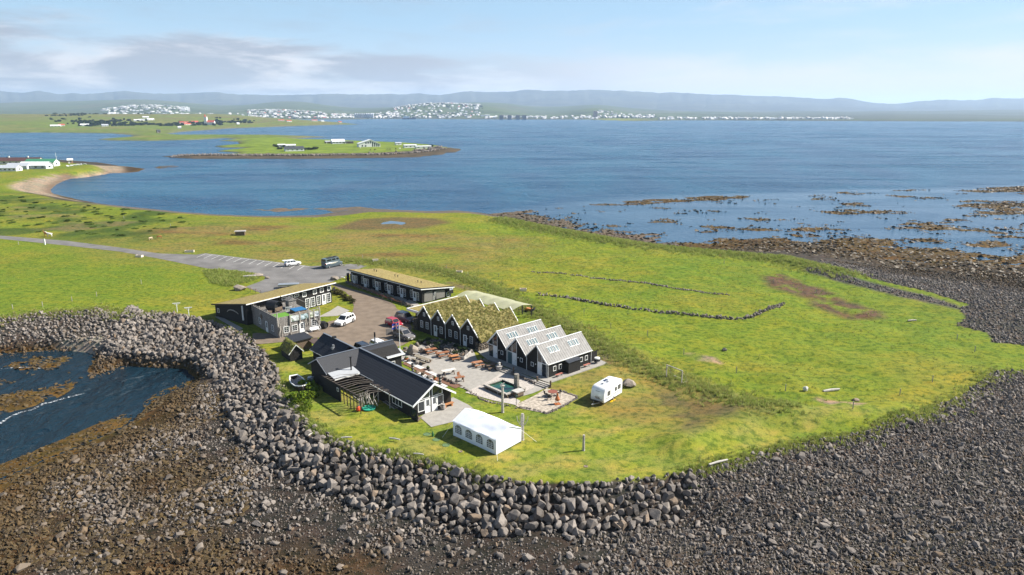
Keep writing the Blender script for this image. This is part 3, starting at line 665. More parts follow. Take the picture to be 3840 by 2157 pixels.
fc = lay(fc, sm(g1, .45, .65) * .7, (.165, .150, .050)); fc = lay(fc, sm(g2, .5, .7) * .5, (.080, .120, .030)); fc = lay(fc, np.clip((FY - 1900) / 900, 0, 1) * sm(g2, .35, .6) * .7, (.150, .110, .055))
ISL = D([(560, 350), (720, 346), (1000, 358), (1100, 368), (1120, 380), (1000, 386), (560, 388)], -3)
fc = lay(fc, soft(ISL, FX, FY, 10) * .8, (.150, .205, .025)); fc = lay(fc, np.clip(1 - fd / 13, 0, 1) * (FY < 1150), (.085, .070, .045))
IBE = D([(380, 390), (482, 390), (624, 390.5), (765, 390.5), (942, 388.5), (1049, 383), (1112, 373), (1190, 370), (1190, 380), (1130, 395), (1049, 405), (600, 410), (380, 402)], -4)
fc = lay(fc, soft(IBE, FX, FY, 6), (.080, .062, .040)); FZ = np.where(fi & pdist(IBE, FX, FY)[0], np.minimum(FZ, SEA + .4 + (fbm(FX, FY, 14, 431, 3)) * .8), FZ); fc = lay(fc, np.clip(1 - fd / 26, 0, 1) * (FY >= 1150) * .8, (.130, .115, .090))
FX0, FY0 = fx, fy
def HF(x, y):
    i = int(np.clip(np.searchsorted(fx, x) - 1, 0, len(fx) - 2)); j = int(np.clip(np.searchsorted(fy, y) - 1, 0, len(fy) - 2)); return float(FZ[j, i])
def atf(u, v):
    z = -3.0
    for _ in range(25):
        p = G(u, v, z); z = .5 * z + .5 * HF(p[0], p[1])
    return (p[0], p[1], HF(p[0], p[1]))
m, t = new_mat('far_fields')
ca = t.n('ShaderNodeAttribute', attribute_name='base').outputs['Color']; co = t.n('ShaderNodeTexCoord').outputs['Object']
finish(t, t.mix(t.ramp(t.noise(co, .06, 6, .65), .35, .65), t.mix(1, ca, (.7, .75, .8), 'MULTIPLY'), t.mix(1, ca, (1.2, 1.15, 1.1), 'MULTIPLY')), .95, spec=.05)
me = grid_mesh('farmland', fx, fy, FZ); attr(me, 'base', 'FLOAT_COLOR', np.concatenate([fc, np.ones(FX.shape + (1,))], -1).reshape(-1, 4)); me.materials.append(m)
FARM = m
tag(put('farmland', me), 'low green farmland and island across the bay', kind='structure')
# ------------------------------------------------------------------ the shore of the town, the hills and the mountains behind it
TOWN = D([(-1200, 299), (0, 299), (700, 300), (860, 301), (940, 299.5), (1060, 299), (1150, 300), (1300, 301), (1480, 301), (1560, 304), (1620, 304.5), (1700, 303), (1800, 303), (2000, 304), (2200, 305), (2576, 306), (3600, 306),
          (3600, 287), (-1200, 287)], SEA)
tx = axis([(-9000, 160), (-4500, 60), (4500, 60), (9000, 160)]); ty = axis([(2900, 30), (4700, 40), (9500, 150)])
TX_, TY_ = np.meshgrid(tx, ty)
ti, td = pdist(TOWN, TX_, TY_)
ti = ti | (TY_ > 5500)
az_ = TX_ / TY_ * FPX / KD + 1288           # position along the skyline, in the survey's units
def bumpx(c, w_, h): return h * np.exp(-((az_ - c) / w_) ** 2)
prof = 14 + bumpx(60, 260, 34) + bumpx(400, 130, 66) + bumpx(700, 120, 42) + bumpx(1110, 95, 74) + bumpx(1230, 80, 62) + bumpx(1490, 60, 44) + bumpx(1000, 90, 30) + bumpx(1600, 160, 6)
prof2 = 60 + bumpx(150, 300, 75) + bumpx(450, 200, 45) + bumpx(760, 110, 70) + bumpx(960, 150, 10) + bumpx(1240, 130, 55) + bumpx(1500, 120, 40) + bumpx(2000, 500, -25)
f_ = np.clip((TY_ - 4300) / 1700, 0, 1); g_ = np.clip((TY_ - 6000) / 2800, 0, 1)
TZ = np.where(ti, SEA + 3 + np.clip(td / 120, 0, 1) * 3 + prof * f_ ** 1.3 * np.clip(td / 600, .0, 1) * (1 - g_ * .6) + prof2 * g_ ** 1.2 + (fbm(TX_, TY_, 700, 501, 5) - .5) * 40 * f_, SEA - 3)
def HTN(x, y):
    i = int(np.clip(np.searchsorted(tx, x) - 1, 0, len(tx) - 2)); j = int(np.clip(np.searchsorted(ty, y) - 1, 0, len(ty) - 2))
    a = np.clip((x - tx[i]) / (tx[i + 1] - tx[i]), 0, 1); b = np.clip((y - ty[j]) / (ty[j + 1] - ty[j]), 0, 1)
    return float((TZ[j, i] * (1 - a) + TZ[j, i + 1] * a) * (1 - b) + (TZ[j + 1, i] * (1 - a) + TZ[j + 1, i + 1] * a) * b)
q1 = fbm(TX_, TY_, 500, 511, 5, .6); q2 = fbm(TX_, TY_, 160, 521, 4)
tcl = np.zeros(TX_.shape + (3,)) + C3(.075, .090, .045); tcl = lay(tcl, sm(q1, .42, .62) * .8, (.095, .120, .050)); tcl = lay(tcl, sm(q2, .5, .68) * .7, (.045, .060, .030)); tcl = lay(tcl, sm(q1, .58, .7) * .6 * (TY_ > 6000), (.10, .085, .06))
tcl = lay(tcl, np.clip(1 - td / 90, 0, 1) * ti, (.075, .070, .060))
tcl = lay(tcl, np.exp(-((az_ - 1545) / 70) ** 2) * (TY_ < 4600), (.180, .190, .040)); tcl = lay(tcl, np.clip((az_ - 1650) / 400, 0, 1) * (TY_ > 4200) * .6, (.075, .075, .060))
me = grid_mesh('town_hills', tx, ty, TZ); attr(me, 'base', 'FLOAT_COLOR', np.concatenate([tcl, np.ones(TX_.shape + (1,))], -1).reshape(-1, 4)); me.materials.append(FARM)
tag(put('town_hills', me), 'green hills rising behind the town', kind='structure')
SKY_ = np.array([(-900, 240), (-300, 234), (0, 229), (15, 227), (55, 234), (85, 236), (140, 234), (185, 240), (225, 237), (263, 238), (325, 235), (450, 238), (560, 236), (700, 243), (860, 240), (1000, 240), (1060, 238), (1110, 242), (1160, 236), (1300, 232),
                 (1500, 232), (1700, 237), (1845, 244), (2000, 248), (2084, 251), (2150, 257), (2190, 262), (2230, 261), (2281, 258), (2376, 252), (2420, 253), (2482, 249), (2520, 251), (2551, 246), (2576, 248), (2800, 250), (3600, 255)], float)
mu = np.arange(-900, 3600, 6.0); mr = np.array([9500, 10200, 11000, 11800, 12600, 13400, 14000, 14600, 15500, 17000.])
topv = np.interp(mu, SKY_[:, 0], SKY_[:, 1]) + (fbm(mu, mu * 0, 70, 601, 6, .66) - .5) * 9
MX = np.zeros((len(mr), len(mu))); MY = MX.copy(); MZ = MX.copy()
pr = [.0, .18, .33, .45, .60, .80, 1.0, .92, .6, .0]
for j, r_ in enumerate(mr):
    wx = (mu - 1288) * KD / FPX; MX[j] = wx * r_; MY[j] = r_
    h = CAM_Z + (HOR / KD - topv) * KD / FPX * 14000
    rid = (1 - np.abs(2 * fbm(mu * 1.0, np.full_like(mu, r_ * .012), 40, 611, 5, .6) - 1))
    MZ[j] = 20 + (h - 20) * pr[j] * (.62 + .38 * rid if 0 < j < 6 else 1)
v = np.stack([MX, MY, MZ], -1).reshape(-1, 3); nu = len(mu)
fcs = [(j * nu + i, j * nu + i + 1, (j + 1) * nu + i + 1, (j + 1) * nu + i) for j in range(len(mr) - 1) for i in range(nu - 1)]
me = bpy.data.meshes.new('mountains'); me.from_pydata(v.tolist(), [], fcs)
for p_ in me.polygons: p_.use_smooth = True
m, t = new_mat('mountain_slopes'); co = t.n('ShaderNodeTexCoord').outputs['Object']
nm = t.noise(co, .0016, 7, .65, .3)
finish(t, t.mix(t.ramp(nm, .35, .65), (.045, .050, .058), (.085, .088, .075)), .95, nm, 120, .6, .05); me.materials.append(m)
tag(put('mountains', me), 'long blue mountain range under the clouds', kind='structure')
# ------------------------------------------------------------------ building kit
WHITE = M('white_paint', (.78, .78, .76), .5, .06, 6); BLACK = M('black_stained_boards', (.017, .0155, .0145), .75, .3, 4, stripe=('D', 4.2, .35))
GLASS = M('window_glass', (.020, .026, .034), .06, .1, 1, spec=.9); SKYGL = M('skylight_glass', (.07, .12, .13), .05, .1, 2, spec=1.0)
SHINGLE = M('black_roof_felt', (.026, .029, .037), .8, .25, 9, bump=.02, stripe=('Z', 4.5, .8)); ZINC = M('grey_metal_roof', (.36, .37, .38), .45, .06, 1.5)
SILVER = M('silver_roof_boards', (.25, .24, .228), .75, .12, 1.3)
WOODGREY = M('weathered_grey_boards', (.30, .275, .25), .85, .3, 2.5, col2=(.46, .43, .40)); DRIFT = M('driftwood', (.24, .215, .19), .9, .45, 5, bump=.05, col2=(.42, .39, .36), stripe=('D', 3.3, .25))
LOG = M('bleached_log', (.36, .33, .29), .85, .3, 5, bump=.04); REDWOOD = M('oiled_redwood', (.27, .115, .055), .6, .25, 5); OLDWOOD = M('old_brown_wood', (.14, .10, .07), .85, .3, 5)
IRON = M('black_iron', (.018, .018, .018), .55, .2, 5); STEEL = M('galvanised_steel', (.42, .43, .44), .35, .1, 5, metal=.6)
SOD = M('dry_sod', (.250, .175, .065), .95, .3, 2.2, bump=.12, col2=(.300, .245, .085)); SODG = M('green_sod', (.155, .145, .045), .95, .4, 1.6, bump=.15, col2=(.235, .195, .070))
DRYSTONE = stone_mat('dry_stone', (.12, .095, .070), (.23, .185, .135)); WHITEFAB = M('white_tarpaulin', (.80, .82, .86), .6, .03, 2)
RUST = M('rusted_iron', (.36, .115, .035), .8, .3, 6); NETM = M('grey_netting', (.17, .16, .15), .9, .2, 12); CONC = M('pale_stone', (.42, .40, .37), .9, .15, 3)
FACE = {'-y': 0.0, '-x': -math.pi / 2, '+x': math.pi / 2, '+y': math.pi}
_wc = {}
def window_mesh(w, h, nx, ny, fr=.07, mu=.035):
    k = (w, h, nx, ny, fr)
    if k not in _wc:
        b = MB(); d0, d1 = -.06, 0
        b.box(-w / 2, -w / 2 + fr, d0, d1, 0, h); b.box(w / 2 - fr, w / 2, d0, d1, 0, h)
        b.box(-w / 2 + fr, w / 2 - fr, d0, d1, 0, fr); b.box(-w / 2 + fr, w / 2 - fr, d0, d1, h - fr, h)
        iw, ih = w - 2 * fr, h - 2 * fr
        for i in range(1, nx): x = -iw / 2 + iw * i / nx; b.box(x - mu / 2 - (.02 if nx > 2 else 0), x + mu / 2, d0 + .012, d1, fr, h - fr)
        for j in range(1, ny): z = fr + ih * j / ny; b.box(-iw / 2, iw / 2, d0 + .018, d1, z - mu / 2, z + mu / 2)
        g = MB().box(-iw / 2, iw / 2, -.03, -.004, fr, h - fr)
        _wc[k] = (b.mesh('window', WHITE), g.mesh('pane', GLASS))
    return _wc[k]
def window(par, x, y, z, w, h, face, nx=2, ny=3, name='window', fr=.07):
    a, g = window_mesh(w, h, nx, ny, fr)
    o = put(name, a, par, (x, y, z), FACE[face] if isinstance(face, str) else face); put('pane', g, o); return o
_dc = {}
def door(par, x, y, z, w, h, face, nx=2, ny=3, glaz=.5, lo=.42):
    k = (w, h, nx, ny, glaz)
    if k not in _dc:
        b = MB().box(-w / 2, w / 2, -.06, 0, 0, h)
        for s_ in (-1, 1): b.box(s_ * w / 2 - .05, s_ * w / 2 + .05, -.085, -.061, 0, h + .06)
        g = MB(); gw, gh = w * .56, h * glaz; z0 = h - gh - .14
        for i in range(nx):
            for j in range(ny): g.box(-gw / 2 + gw * i / nx + .02, -gw / 2 + gw * (i + 1) / nx - .02, -.072, -.063, z0 + gh * j / ny + .02, z0 + gh * (j + 1) / ny - .02)
        hd = MB().box(w / 2 - .16, w / 2 - .10, -.12, -.062, .98, 1.06)
        _dc[k] = (b.mesh('door', WHITE), g.mesh('pane', GLASS), hd.mesh('handle', IRON))
    a, g, hd = _dc[k]; o = put('door', a, par, (x, y, z), FACE[face] if isinstance(face, str) else face); put('pane', g, o); put('handle', hd, o); return o
def pipe(par, x, y, z0, z1, r=.05): return MB().tube([(x, y, z0), (x, y, z1)], r, 6).build('downpipe', WHITE, par)
def lamp(par, x, y, z, face):
    d = {'-x': (-.08, 0), '-y': (0, -.08)}[face]
    return MB().lathe([(.02, -.1), (.1, -.06), (.11, .05), (.02, .1)], 8, Matrix.Translation((x + d[0], y + d[1], z))).build('wall_lamp', WHITE, par)
def grid_roof(par, name, xs, ys, zf, m, noise=.12, seed=1, skirt=.3):
    """a turf surface z = zf(x, y), uneven, with a skirt round its rim"""
    X, Y = np.meshgrid(np.array(xs), np.array(ys)); Zr = zf(X, Y) + (fbm(X + seed * 31, Y, 1.1, seed, 3) - .5) * noise * 2
    me = grid_mesh(name, np.array(xs), np.array(ys), Zr); bm = bmesh.new(); bm.from_mesh(me)
    ed = [e for e in bm.edges if e.is_boundary]; r = bmesh.ops.extrude_edge_only(bm, edges=ed)
    for v_ in r['geom']:
        if isinstance(v_, bmesh.types.BMVert): v_.co.z -= skirt
    bm.to_mesh(me); bm.free(); me.materials.append(m); return put(name, me, par), X, Y, Zr
def tufts(par, name, x, y, z, s, tint, seed):
    r = np.random.default_rng(seed); n = len(x)
    return scatter(name, np.stack([x, y, z], -1), (s * r.uniform(.7, 1.3, n))[:, None] * r.uniform(.8, 1.2, (n, 3)), r.uniform(0, 6.28, (n, 3)) * [.1, .1, 1], r.integers(0, 6, n), gvar, par, {'tint': np.clip(r.normal(tint, .22, n), 0, 1)})
def drystone(par, name, x0, x1, y0, y1, z0, z1, face, sz=.22, seed=0, batter=.12):
    """a face of laid stones, each set proud of a dark core; joined as one part"""
    b = MB(); rr = random.Random(seed); z = z0
    while z < z1 - .02:
        h = min(rr.uniform(.7, 1.2) * sz, z1 - z); t_ = 0; L = (x1 - x0) if face == '-y' else (y1 - y0)
        while t_ < L - .02:
            w_ = min(rr.uniform(1.0, 2.2) * sz, L - t_); d = rr.uniform(.04, .14); back = batter * (z - z0) / max(z1 - z0, .1)
            c = (x0 + t_ + w_ / 2, y0 + back, z + h / 2) if face == '-y' else (x0 + back, y0 + t_ + w_ / 2, z + h / 2)
            r3 = (w_ * .52, .1 + d, h * .54) if face == '-y' else (.1 + d, w_ * .52, h * .54)
            b.blob(c, r3, 9, rr.randint(0, 99999)); t_ += w_
        z += h
    o = b.build(name, DRYSTONE, par); o['kind'] = 'stuff'; return o

# ------------------------------------------------------------------ D: three black gabled houses with grey board roofs
ox, oy, _ = G(2055, 1421)
T = empty('gabled_timber_house', (ox, oy, 0), R(42), 'black timber house of three gables with silver-grey board roofs and skylights', 'house')
W1, DEP, EV, RG = 4.92, 10.1, 2.58, 5.05
for i in range(3):
    y0 = i * W1; ym = y0 + W1 / 2; y1 = y0 + W1
    MB().prism([(0.02 * i, y0 + .002, 0), (0.02 * i, y1 - .002, 0), (0.02 * i, y1 - .002, EV), (0.02 * i, ym, RG - .02), (0.02 * i, y0 + .002, EV)], (DEP - .03 * i, 0, 0)).build('wall', BLACK, T)
    for s_ in (-1, 1):
        b = MB(); nb = 40; ye = ym + s_ * (W1 / 2 + (.18 if (i == 0 and s_ < 0) or (i == 2 and s_ > 0) else .0)); ze = EV - (.18 if abs(ye - ym) > W1 / 2 + .1 else 0)
        for k in range(nb):
            xa = -.28 + (DEP + .5) * k / nb; xb = xa + (DEP + .5) / nb - .015; up = .07 + (.035 if k % 2 else 0)
            b.slab([(xa, ye, ze + up), (xb, ye, ze + up), (xb, ym, RG + up), (xa, ym, RG + up)], .05)
        o = b.build('roof_boards', SILVER, T); o['kind'] = 'stuff'
    MB().box(-.3, DEP + .24, ym - .12, ym + .12, RG + .085, RG + .135).build('ridge_cap', WHITE, T)
    gl = i > 0; sg = 1 if gl else -1
    yo = (y1 if gl else y0); yi = ym
    # glazed half: door leaf next to the peak, tall glass beside it, glass triangle above
    ya, yb = (ym + .03, y1 - .12) if gl else (y0 + .32, ym - .03)
    lo, hi = ya, yb
    h_at = lambda y: EV + (RG - EV) * (1 - abs(y - ym) / (W1 / 2)) - .12
    MB().box(-.05, -.001, lo, hi, 2.22, 2.34).box(-.05, -.001, lo, lo + .07, .05, h_at(lo)).box(-.05, -.001, hi - .07, hi, .05, h_at(hi)).box(-.051, -.001, lo, hi, .02, .1).build('glazing_frame', WHITE, T)
    mid = lo + (hi - lo) * (.5 if gl else .5)
    da, db = (lo + .07, mid) if gl else (mid, hi - .07)
    ga, gb = (mid, hi - .07) if gl else (lo + .07, mid)
    d_ = MB().box(-.035, -.002, da, db, .1, 2.22).build('door', WHITE, T); MB().box(-.09, -.036, (da + .1), (da + .14), .95, 1.1).build('handle', IRON, d_)
    MB().box(-.028, -.002, ga, gb, .1, 2.22).build('glass_wall', GLASS if i != 1 else SKYGL, T)
    MB().prism([(-.02, lo + .07, 2.34), (-.02, hi - .07, 2.34), (-.02, hi - .07, h_at(hi - .07)), (-.02, lo + .07, h_at(lo + .07))], (.018, 0, 0)).build('gable_pane', GLASS, T)
    MB().box(-.04, -.003, mid - .04, mid + .04, 2.34, h_at(mid) - .02).build('glazing_bar', WHITE, T)
    yw = (y0 + W1 * .28) if gl else (y0 + W1 * .74); window(T, 0.0 + .02 * i, yw, 1.15, .62, .72, '-x', 1, 1); lamp(T, .02 * i, ym - .35 * sg, 1.75, '-x')
    # white barge boards on the two slopes seen
    for s_ in (-1, 1):
        ye = ym + s_ * (W1 / 2 + .06); w_ = .26 if s_ == sg else .10
        MB().prism([(-.31, ye, EV + .06), (-.31, ym, RG + .12), (-.31, ym, RG + .12 - w_ * 1.3), (-.31, ye, EV + .06 - w_ * 1.3)], (.06, 0, 0)).build('barge_board', WHITE, T)
    for g0 in (1.35, 6.1):
        for k in range(4):
            xa = g0 + k * .56 + (.12 if k > 1 else 0)
            def on(y, up): return EV + (RG - EV) * (y - y0) / (W1 / 2) + up
            ys_, ye_ = y0 + .95, y0 + 1.78
            b = MB().slab([(xa, ys_, on(ys_, .20)), (xa + .46, ys_, on(ys_, .20)), (xa + .46, ye_, on(ye_, .20)), (xa, ye_, on(ye_, .20))], .1).build('skylight', WHITE, T)
            MB().slab([(xa + .05, ys_ + .05, on(ys_ + .05, .225)), (xa + .41, ys_ + .05, on(ys_ + .05, .225)), (xa + .41, ye_ - .05, on(ye_ - .05, .225)), (xa + .05, ye_ - .05, on(ye_ - .05, .225))], .02).build('pane', SKYGL, b)
for y_ in (W1, 2 * W1): pipe(T, -.1, y_, 0, EV)
pipe(T, -.08, -.06, 0, EV); pipe(T, DEP + .05, -.1, 0, EV)
MB().box(-.25, DEP + .2, -.30, -.19, EV - .16, EV - .04).build('gutter', WHITE, T)
for x_ in (1.45, 2.75, 7.75, 9.0): window(T, x_, 0, 1.0, .68, .82, '-y', 1, 1)
an = MB().box(3.7, 6.5, -1.0, -.01, 0, 2.0).build('porch_wall', BLACK, T)
b = MB()
for k in range(18): xa = 3.6 + 3.0 * k / 18; b.slab([(xa, -1.15, 2.06 + (k % 2) * .03), (xa + .16, -1.15, 2.06 + (k % 2) * .03), (xa + .16, 0, 2.42 + (k % 2) * .03), (xa, 0, 2.42 + (k % 2) * .03)], .04)
b.build('porch_roof', M('corrugated_black', (.05, .055, .065), .4, .1, 3), T)
MB().box(DEP + .3, DEP + 2.1, .35, .43, 0, 1.9).build('screen_fence', BLACK, T)
HOUSE_D = T

# ------------------------------------------------------------------ C: four black gables under turf
ox, oy, _ = G(1775, 1310)
T = empty('turf_house_row', (ox, oy, 0), R(45.5), 'row of four black gables with white trim under one shaggy turf roof', 'turf house')
W1, DEP, EV, RG, YB = 4.2, 10.6, 3.1, 5.15, -.8
for i in range(4):
    y0 = YB + i * W1; ym = y0 + W1 / 2; y1 = y0 + W1
    MB().prism([(0, y0 + .003, 0), (0, y1 - .003, 0), (0, y1 - .003, EV), (0, ym, RG), (0, y0 + .003, EV)], (.25, 0, 0)).build('gable_wall', M('black_brown_boards', (.024, .018, .014), .8, .3, 4, stripe=('D', 4.2, .35)), T)
    MB().prism([(DEP - .25, y0 + .003, 0), (DEP - .25, y1 - .003, 0), (DEP - .25, y1 - .003, EV), (DEP - .25, ym, RG), (DEP - .25, y0 + .003, EV)], (.2, 0, 0)).build('rear_wall', BLACK, T)
    for s_ in (-1, 1):
        ye = ym + s_ * (W1 / 2 - .005); lo_ = -.55 if (i == 0 and s_ < 0) else 0
        MB().prism([(-.2, ye + lo_, EV + .12 + lo_ * .95), (-.2, ym, RG + .3), (-.2, ym, RG + .06), (-.2, ye + lo_, EV - .12 + lo_ * .95)], (.14, 0, 0)).build('barge_board', WHITE, T)
    MB().prism([(DEP + .05, ym - W1 / 2 + .02, EV + .2), (DEP + .05, ym, RG + .48), (DEP + .05, ym, RG + .26), (DEP + .05, ym - W1 / 2 + .02, EV - .02)], (.12, 0, 0)).build('rear_barge_board', WHITE, T)
    window(T, 0, ym, 3.35, .58, .72, '-x', 2, 2)
    if i % 2: # counted from the stone wall: windows in the 2nd and 4th
        window(T, 0, ym + .82, .95, .78, 1.35, '-x', 2, 3); window(T, 0, ym - .82, .95, .78, 1.35, '-x', 2, 3)
    else:
        door(T, 0, ym + .85, .12, .85, 2.1, '-x', 2, 3); window(T, 0, ym - .82, .95, .78, 1.35, '-x', 2, 3); lamp(T, 0, ym + .18, 1.7, '-x')
for k in range(1, 4): pipe(T, -.1, YB + k * W1, 0, EV - .05)
def czf(X, Y):
    u = (Y - YB) / W1; i = np.clip(np.floor(u), 0, 3); d = np.abs(u - i - .5) * 2
    return np.maximum(EV + (RG - EV) * (1 - d) + .12, 1.2) + .06 * (1 - d)
xs_ = np.linspace(-.05, DEP, 44); ys_ = np.linspace(YB - 1.25, YB + 4 * W1 + .1, 92)
ro, X, Y, Zr = grid_roof(T, 'turf_roof', xs_, ys_, czf, SODG, .13, 3, .35)
k = np.random.default_rng(4).integers(0, X.size, 3600)
tufts(T, 'roof_grass', X.ravel()[k], Y.ravel()[k], Zr.ravel()[k] - .05, np.full(3600, .34), .62, 5)
MB().box(.1, DEP - .2, YB - 1.0, YB - .01, 0, 1.5).build('turf_bank', M('earth_core', (.06, .05, .035), .95), T)
drystone(T, 'stone_buttress', .1, DEP - .2, YB - 1.1, YB - 1.0, 0, 1.75, '-y', .30, 3)
drystone(T, 'stone_end', -.25, .1, YB - 1.3, YB - .05, 0, 1.65, '-x', .28, 4)
drystone(T, 'stone_end', -.3, .1, YB + 4 * W1 + .05, YB + 4 * W1 + 1.3, 0, 2.3, '-x', .28, 6)
MB().box(0, 4, YB + 4 * W1 + .1, YB + 4 * W1 + 1.2, 0, 2.2).build('turf_bank', MATS['earth_core'], T)
# annex with its own sod roof on the far side
YA = YB + 4 * W1 + 1.2
MB().box(4.4, 15.8, YA, YA + 5.2, 0, 2.35).build('annex_wall', BLACK, T)
grid_roof(T, 'annex_turf_roof', np.linspace(2.6, 16.2, 30), np.linspace(YA - 1.3, YA + 5.5, 16), lambda X, Y: 2.62 + .05 * (YA + 5 - Y), SOD, .06, 7, .22)
MB().box(2.42, 2.57, YA - 1.3, YA + 5.5, 2.3, 2.75).box(2.55, 16.25, YA + 5.53, YA + 5.62, 2.42, 2.72).build('annex_fascia', WHITE, T)
MB().box(4.33, 4.395, YA + .6, YA + 1.8, 0, 2.0).build('doorway', IRON, T)
MB().tube([(9.2, YA + .6, 2.6), (9.2, YA + .6, 3.3)], .28, 8).build('roof_vent', STEEL, T)

# ------------------------------------------------------------------ B: the long cabin row with six doors
ox, oy, _ = G(1583.5, 1139)
T = empty('cabin_row', (ox, oy, 0), R(46.5), 'long low black cabin row with a tan sod roof and six white doors', 'cabins')
L, DP, Z0, Z1 = 27.6, 8.6, 3.35, 2.15
MB().prism([(0, 0, 0), (DP, 0, 0), (DP, 0, Z1), (0, 0, Z0)], (0, L, 0)).build('wall', BLACK, T)
bz = lambda X, Y: Z0 + .22 + (Z1 - Z0) * (X / DP)
grid_roof(T, 'sod_roof', np.linspace(-.6, DP + .5, 14), np.linspace(-.5, L + .6, 46), bz, SOD, .05, 9, .16)
MB().prism([(-.75, -.55, Z0 - .02), (-.75, -.55, Z0 + .34), (-.62, -.55, Z0 + .34), (-.62, -.55, Z0 - .02)], (0, L + 1.2, 0)).build('eaves_board', IRON, T)
MB().prism([(-.80, -.6, Z0 + .05), (-.80, -.6, Z0 + .19), (-.755, -.6, Z0 + .19), (-.755, -.6, Z0 + .05)], (0, L + 1.3, 0)).prism([(-.8, -.68, Z0 + .02), (-.8, -.68, Z0 + .2), (DP + .5, -.68, Z1 + .2), (DP + .5, -.68, Z1 + .02)], (0, .06, 0)).build('white_gutter', WHITE, T)
MB().prism([(-.7, -.615, Z0 + .21), (-.7, -.615, Z0 + .42), (DP + .5, -.615, Z1 + .42), (DP + .5, -.615, Z1 + .21)], (0, .06, 0)).build('verge_board', IRON, T)
for k in range(6):
    yc = 1.6 + k * 4.75
    window(T, 0, yc + 2.05, .75, 1.0, 1.75, '-x', 2, 4); door(T, 0, yc + .95, .12, .95, 2.2, '-x', 2, 3, .55); window(T, 0, yc - .1, .5, .8, 1.85, '-x', 2, 4); lamp(T, 0, yc + 1.6, 2.72, '-x')
    MB().box(-.7, -.001, yc + 3.0, yc + 3.12, 0, 2.6).build('divider', BLACK, T)
for x_, y_ in ((4.6, 24.2), (4.6, 23.2), (4.5, 15.6), (4.5, 14.5), (4.4, 6.8), (4.4, 5.6)):
    z_ = float(bz(x_, 0)); MB().tube([(x_, y_, z_ - .1), (x_, y_, z_ + .38)], .075, 6).tube([(x_, y_, z_ + .38), (x_, y_, z_ + .5)], .14, 6).build('roof_vent', IRON, T)
MB().prism([(.55, -.05, .3), (3.1, -.05, .1), (3.0, -.05, 2.55), (.75, -.05, 2.35), (.6, -.05, 1.6)], (0, .045, 0)).build('fishing_net', NETM, T)
MB().prism([(4.1, -.05, .3), (6.6, -.05, .3), (6.7, -.05, 2.0), (4.0, -.05, 2.25)], (0, .045, 0)).build('fishing_net', NETM, T)
b = MB()
for d in (0, .45): b.tube([(3.05 + d, -.12, .2), (3.5 + d, -.09, 2.2)], .035, 5)
for k in range(6): b.tube([(3.05 + .45 * k / 6 + .03, -.12, .4 + k * .3), (3.5 + .45 * k / 6 + .03, -.12, .4 + k * .3)], .025, 5)
b.build('ladder', WHITE, T)
b = MB(); TW = Matrix.Translation((7.6, -.16, .75)) @ Matrix.Rotation(R(90), 4, 'X')
ring = [(math.cos(a * math.pi / 12) * .62, math.sin(a * math.pi / 12) * .62, 0) for a in range(25)]
b.tube(ring, .05, 5, TW, False)
for a in range(8): b.tube([(0, 0, 0), (math.cos(a * math.pi / 4) * .6, math.sin(a * math.pi / 4) * .6, 0)], .032, 5, TW)
b.build('cart_wheel', WHITE, T)
MB().box(7.5, 8.75, -.62, -.54, .9, 2.6).build('sign_board', IRON, T); MB().box(7.6, 8.65, -.635, -.622, 1.8, 2.4).build('sign_picture', M('sign_print', (.12, .25, .50), .6, .8, 4, col2=(.8, .82, .85)), T)

# ------------------------------------------------------------------ A: the two-storey longhouse with the sod lean roof
ox, oy, _ = G(929, 1220)
T = empty('sod_longhouse', (ox, oy, 0), R(54.4), 'tall black longhouse with sloping sod roof and two rows of white windows', 'longhouse')
L, DP, Z0, Z1 = 21.6, 11.0, 4.30, 2.45
MB().prism([(0, 0, 0), (0, DP, 0), (0, DP, Z1), (0, 0, Z0)], (L, 0, 0)).build('wall', BLACK, T)
az_f = lambda X, Y: Z0 + .2 + (Z1 - Z0) * (Y / DP)
grid_roof(T, 'sod_roof', np.linspace(-.5, L + .5, 36), np.linspace(-.85, DP + .4, 18), az_f, SOD, .06, 11, .14)
MB().box(-.55, 7.4, -.95, -.88, Z0 + .12, Z0 + .30).box(7.6, L + .6, -1.02, -.95, Z0 + .12, Z0 + .30).build('white_fascia', WHITE, T)
MB().prism([(-.6, -.9, Z0 + .14), (-.6, -.9, Z0 + .36), (-.6, DP + .4, Z1 + .32), (-.6, DP + .4, Z1 + .10)], (.07, 0, 0)).build('verge_board', IRON, T)
for x_ in (14.2, 17.0, 18.9, 21.0): window(T, min(x_, L - .62), 0, 2.85, 1.05, 1.05, '-y', 2, 2, fr=.14)
for x_ in (9.0, 10.6, 12.2): window(T, x_, 0, 3.3, 1.2, .6, '-y', 2, 1, fr=.12)
for x_ in (14.9, 16.3, 17.9): window(T, x_, 0, .25, 1.15, 2.1, '-y', 2, 4, fr=.12)
door(T, 19.35, 0, .06, 1.0, 2.3, '-y', 2, 4, .62); window(T, 20.7, 0, .25, 1.15, 2.1, '-y', 2, 4, fr=.12)
MB().box(L - .05, L + .62, -.55, -.45, 2.8, 3.5).build('hanging_sign', IRON, T)
window(T, 0, 9.9, 1.0, .7, .9, '-x', 1, 1)
MB().tube([(-.12, 6.6, 1.75), (-.15, 6.1, 2.15), (-.16, 5.2, 2.42), (-.16, 4.2, 2.40), (-.15, 3.2, 2.2), (-.12, 2.7, 1.9)], [.06, .09, .11, .11, .09, .05], 6).build('whale_rib', LOG, T)
MB().tube([(-.16, 1.1, .9), (-.16, 1.1, 3.9)], .16, 8).build('white_vent_pipe', WHITE, T)
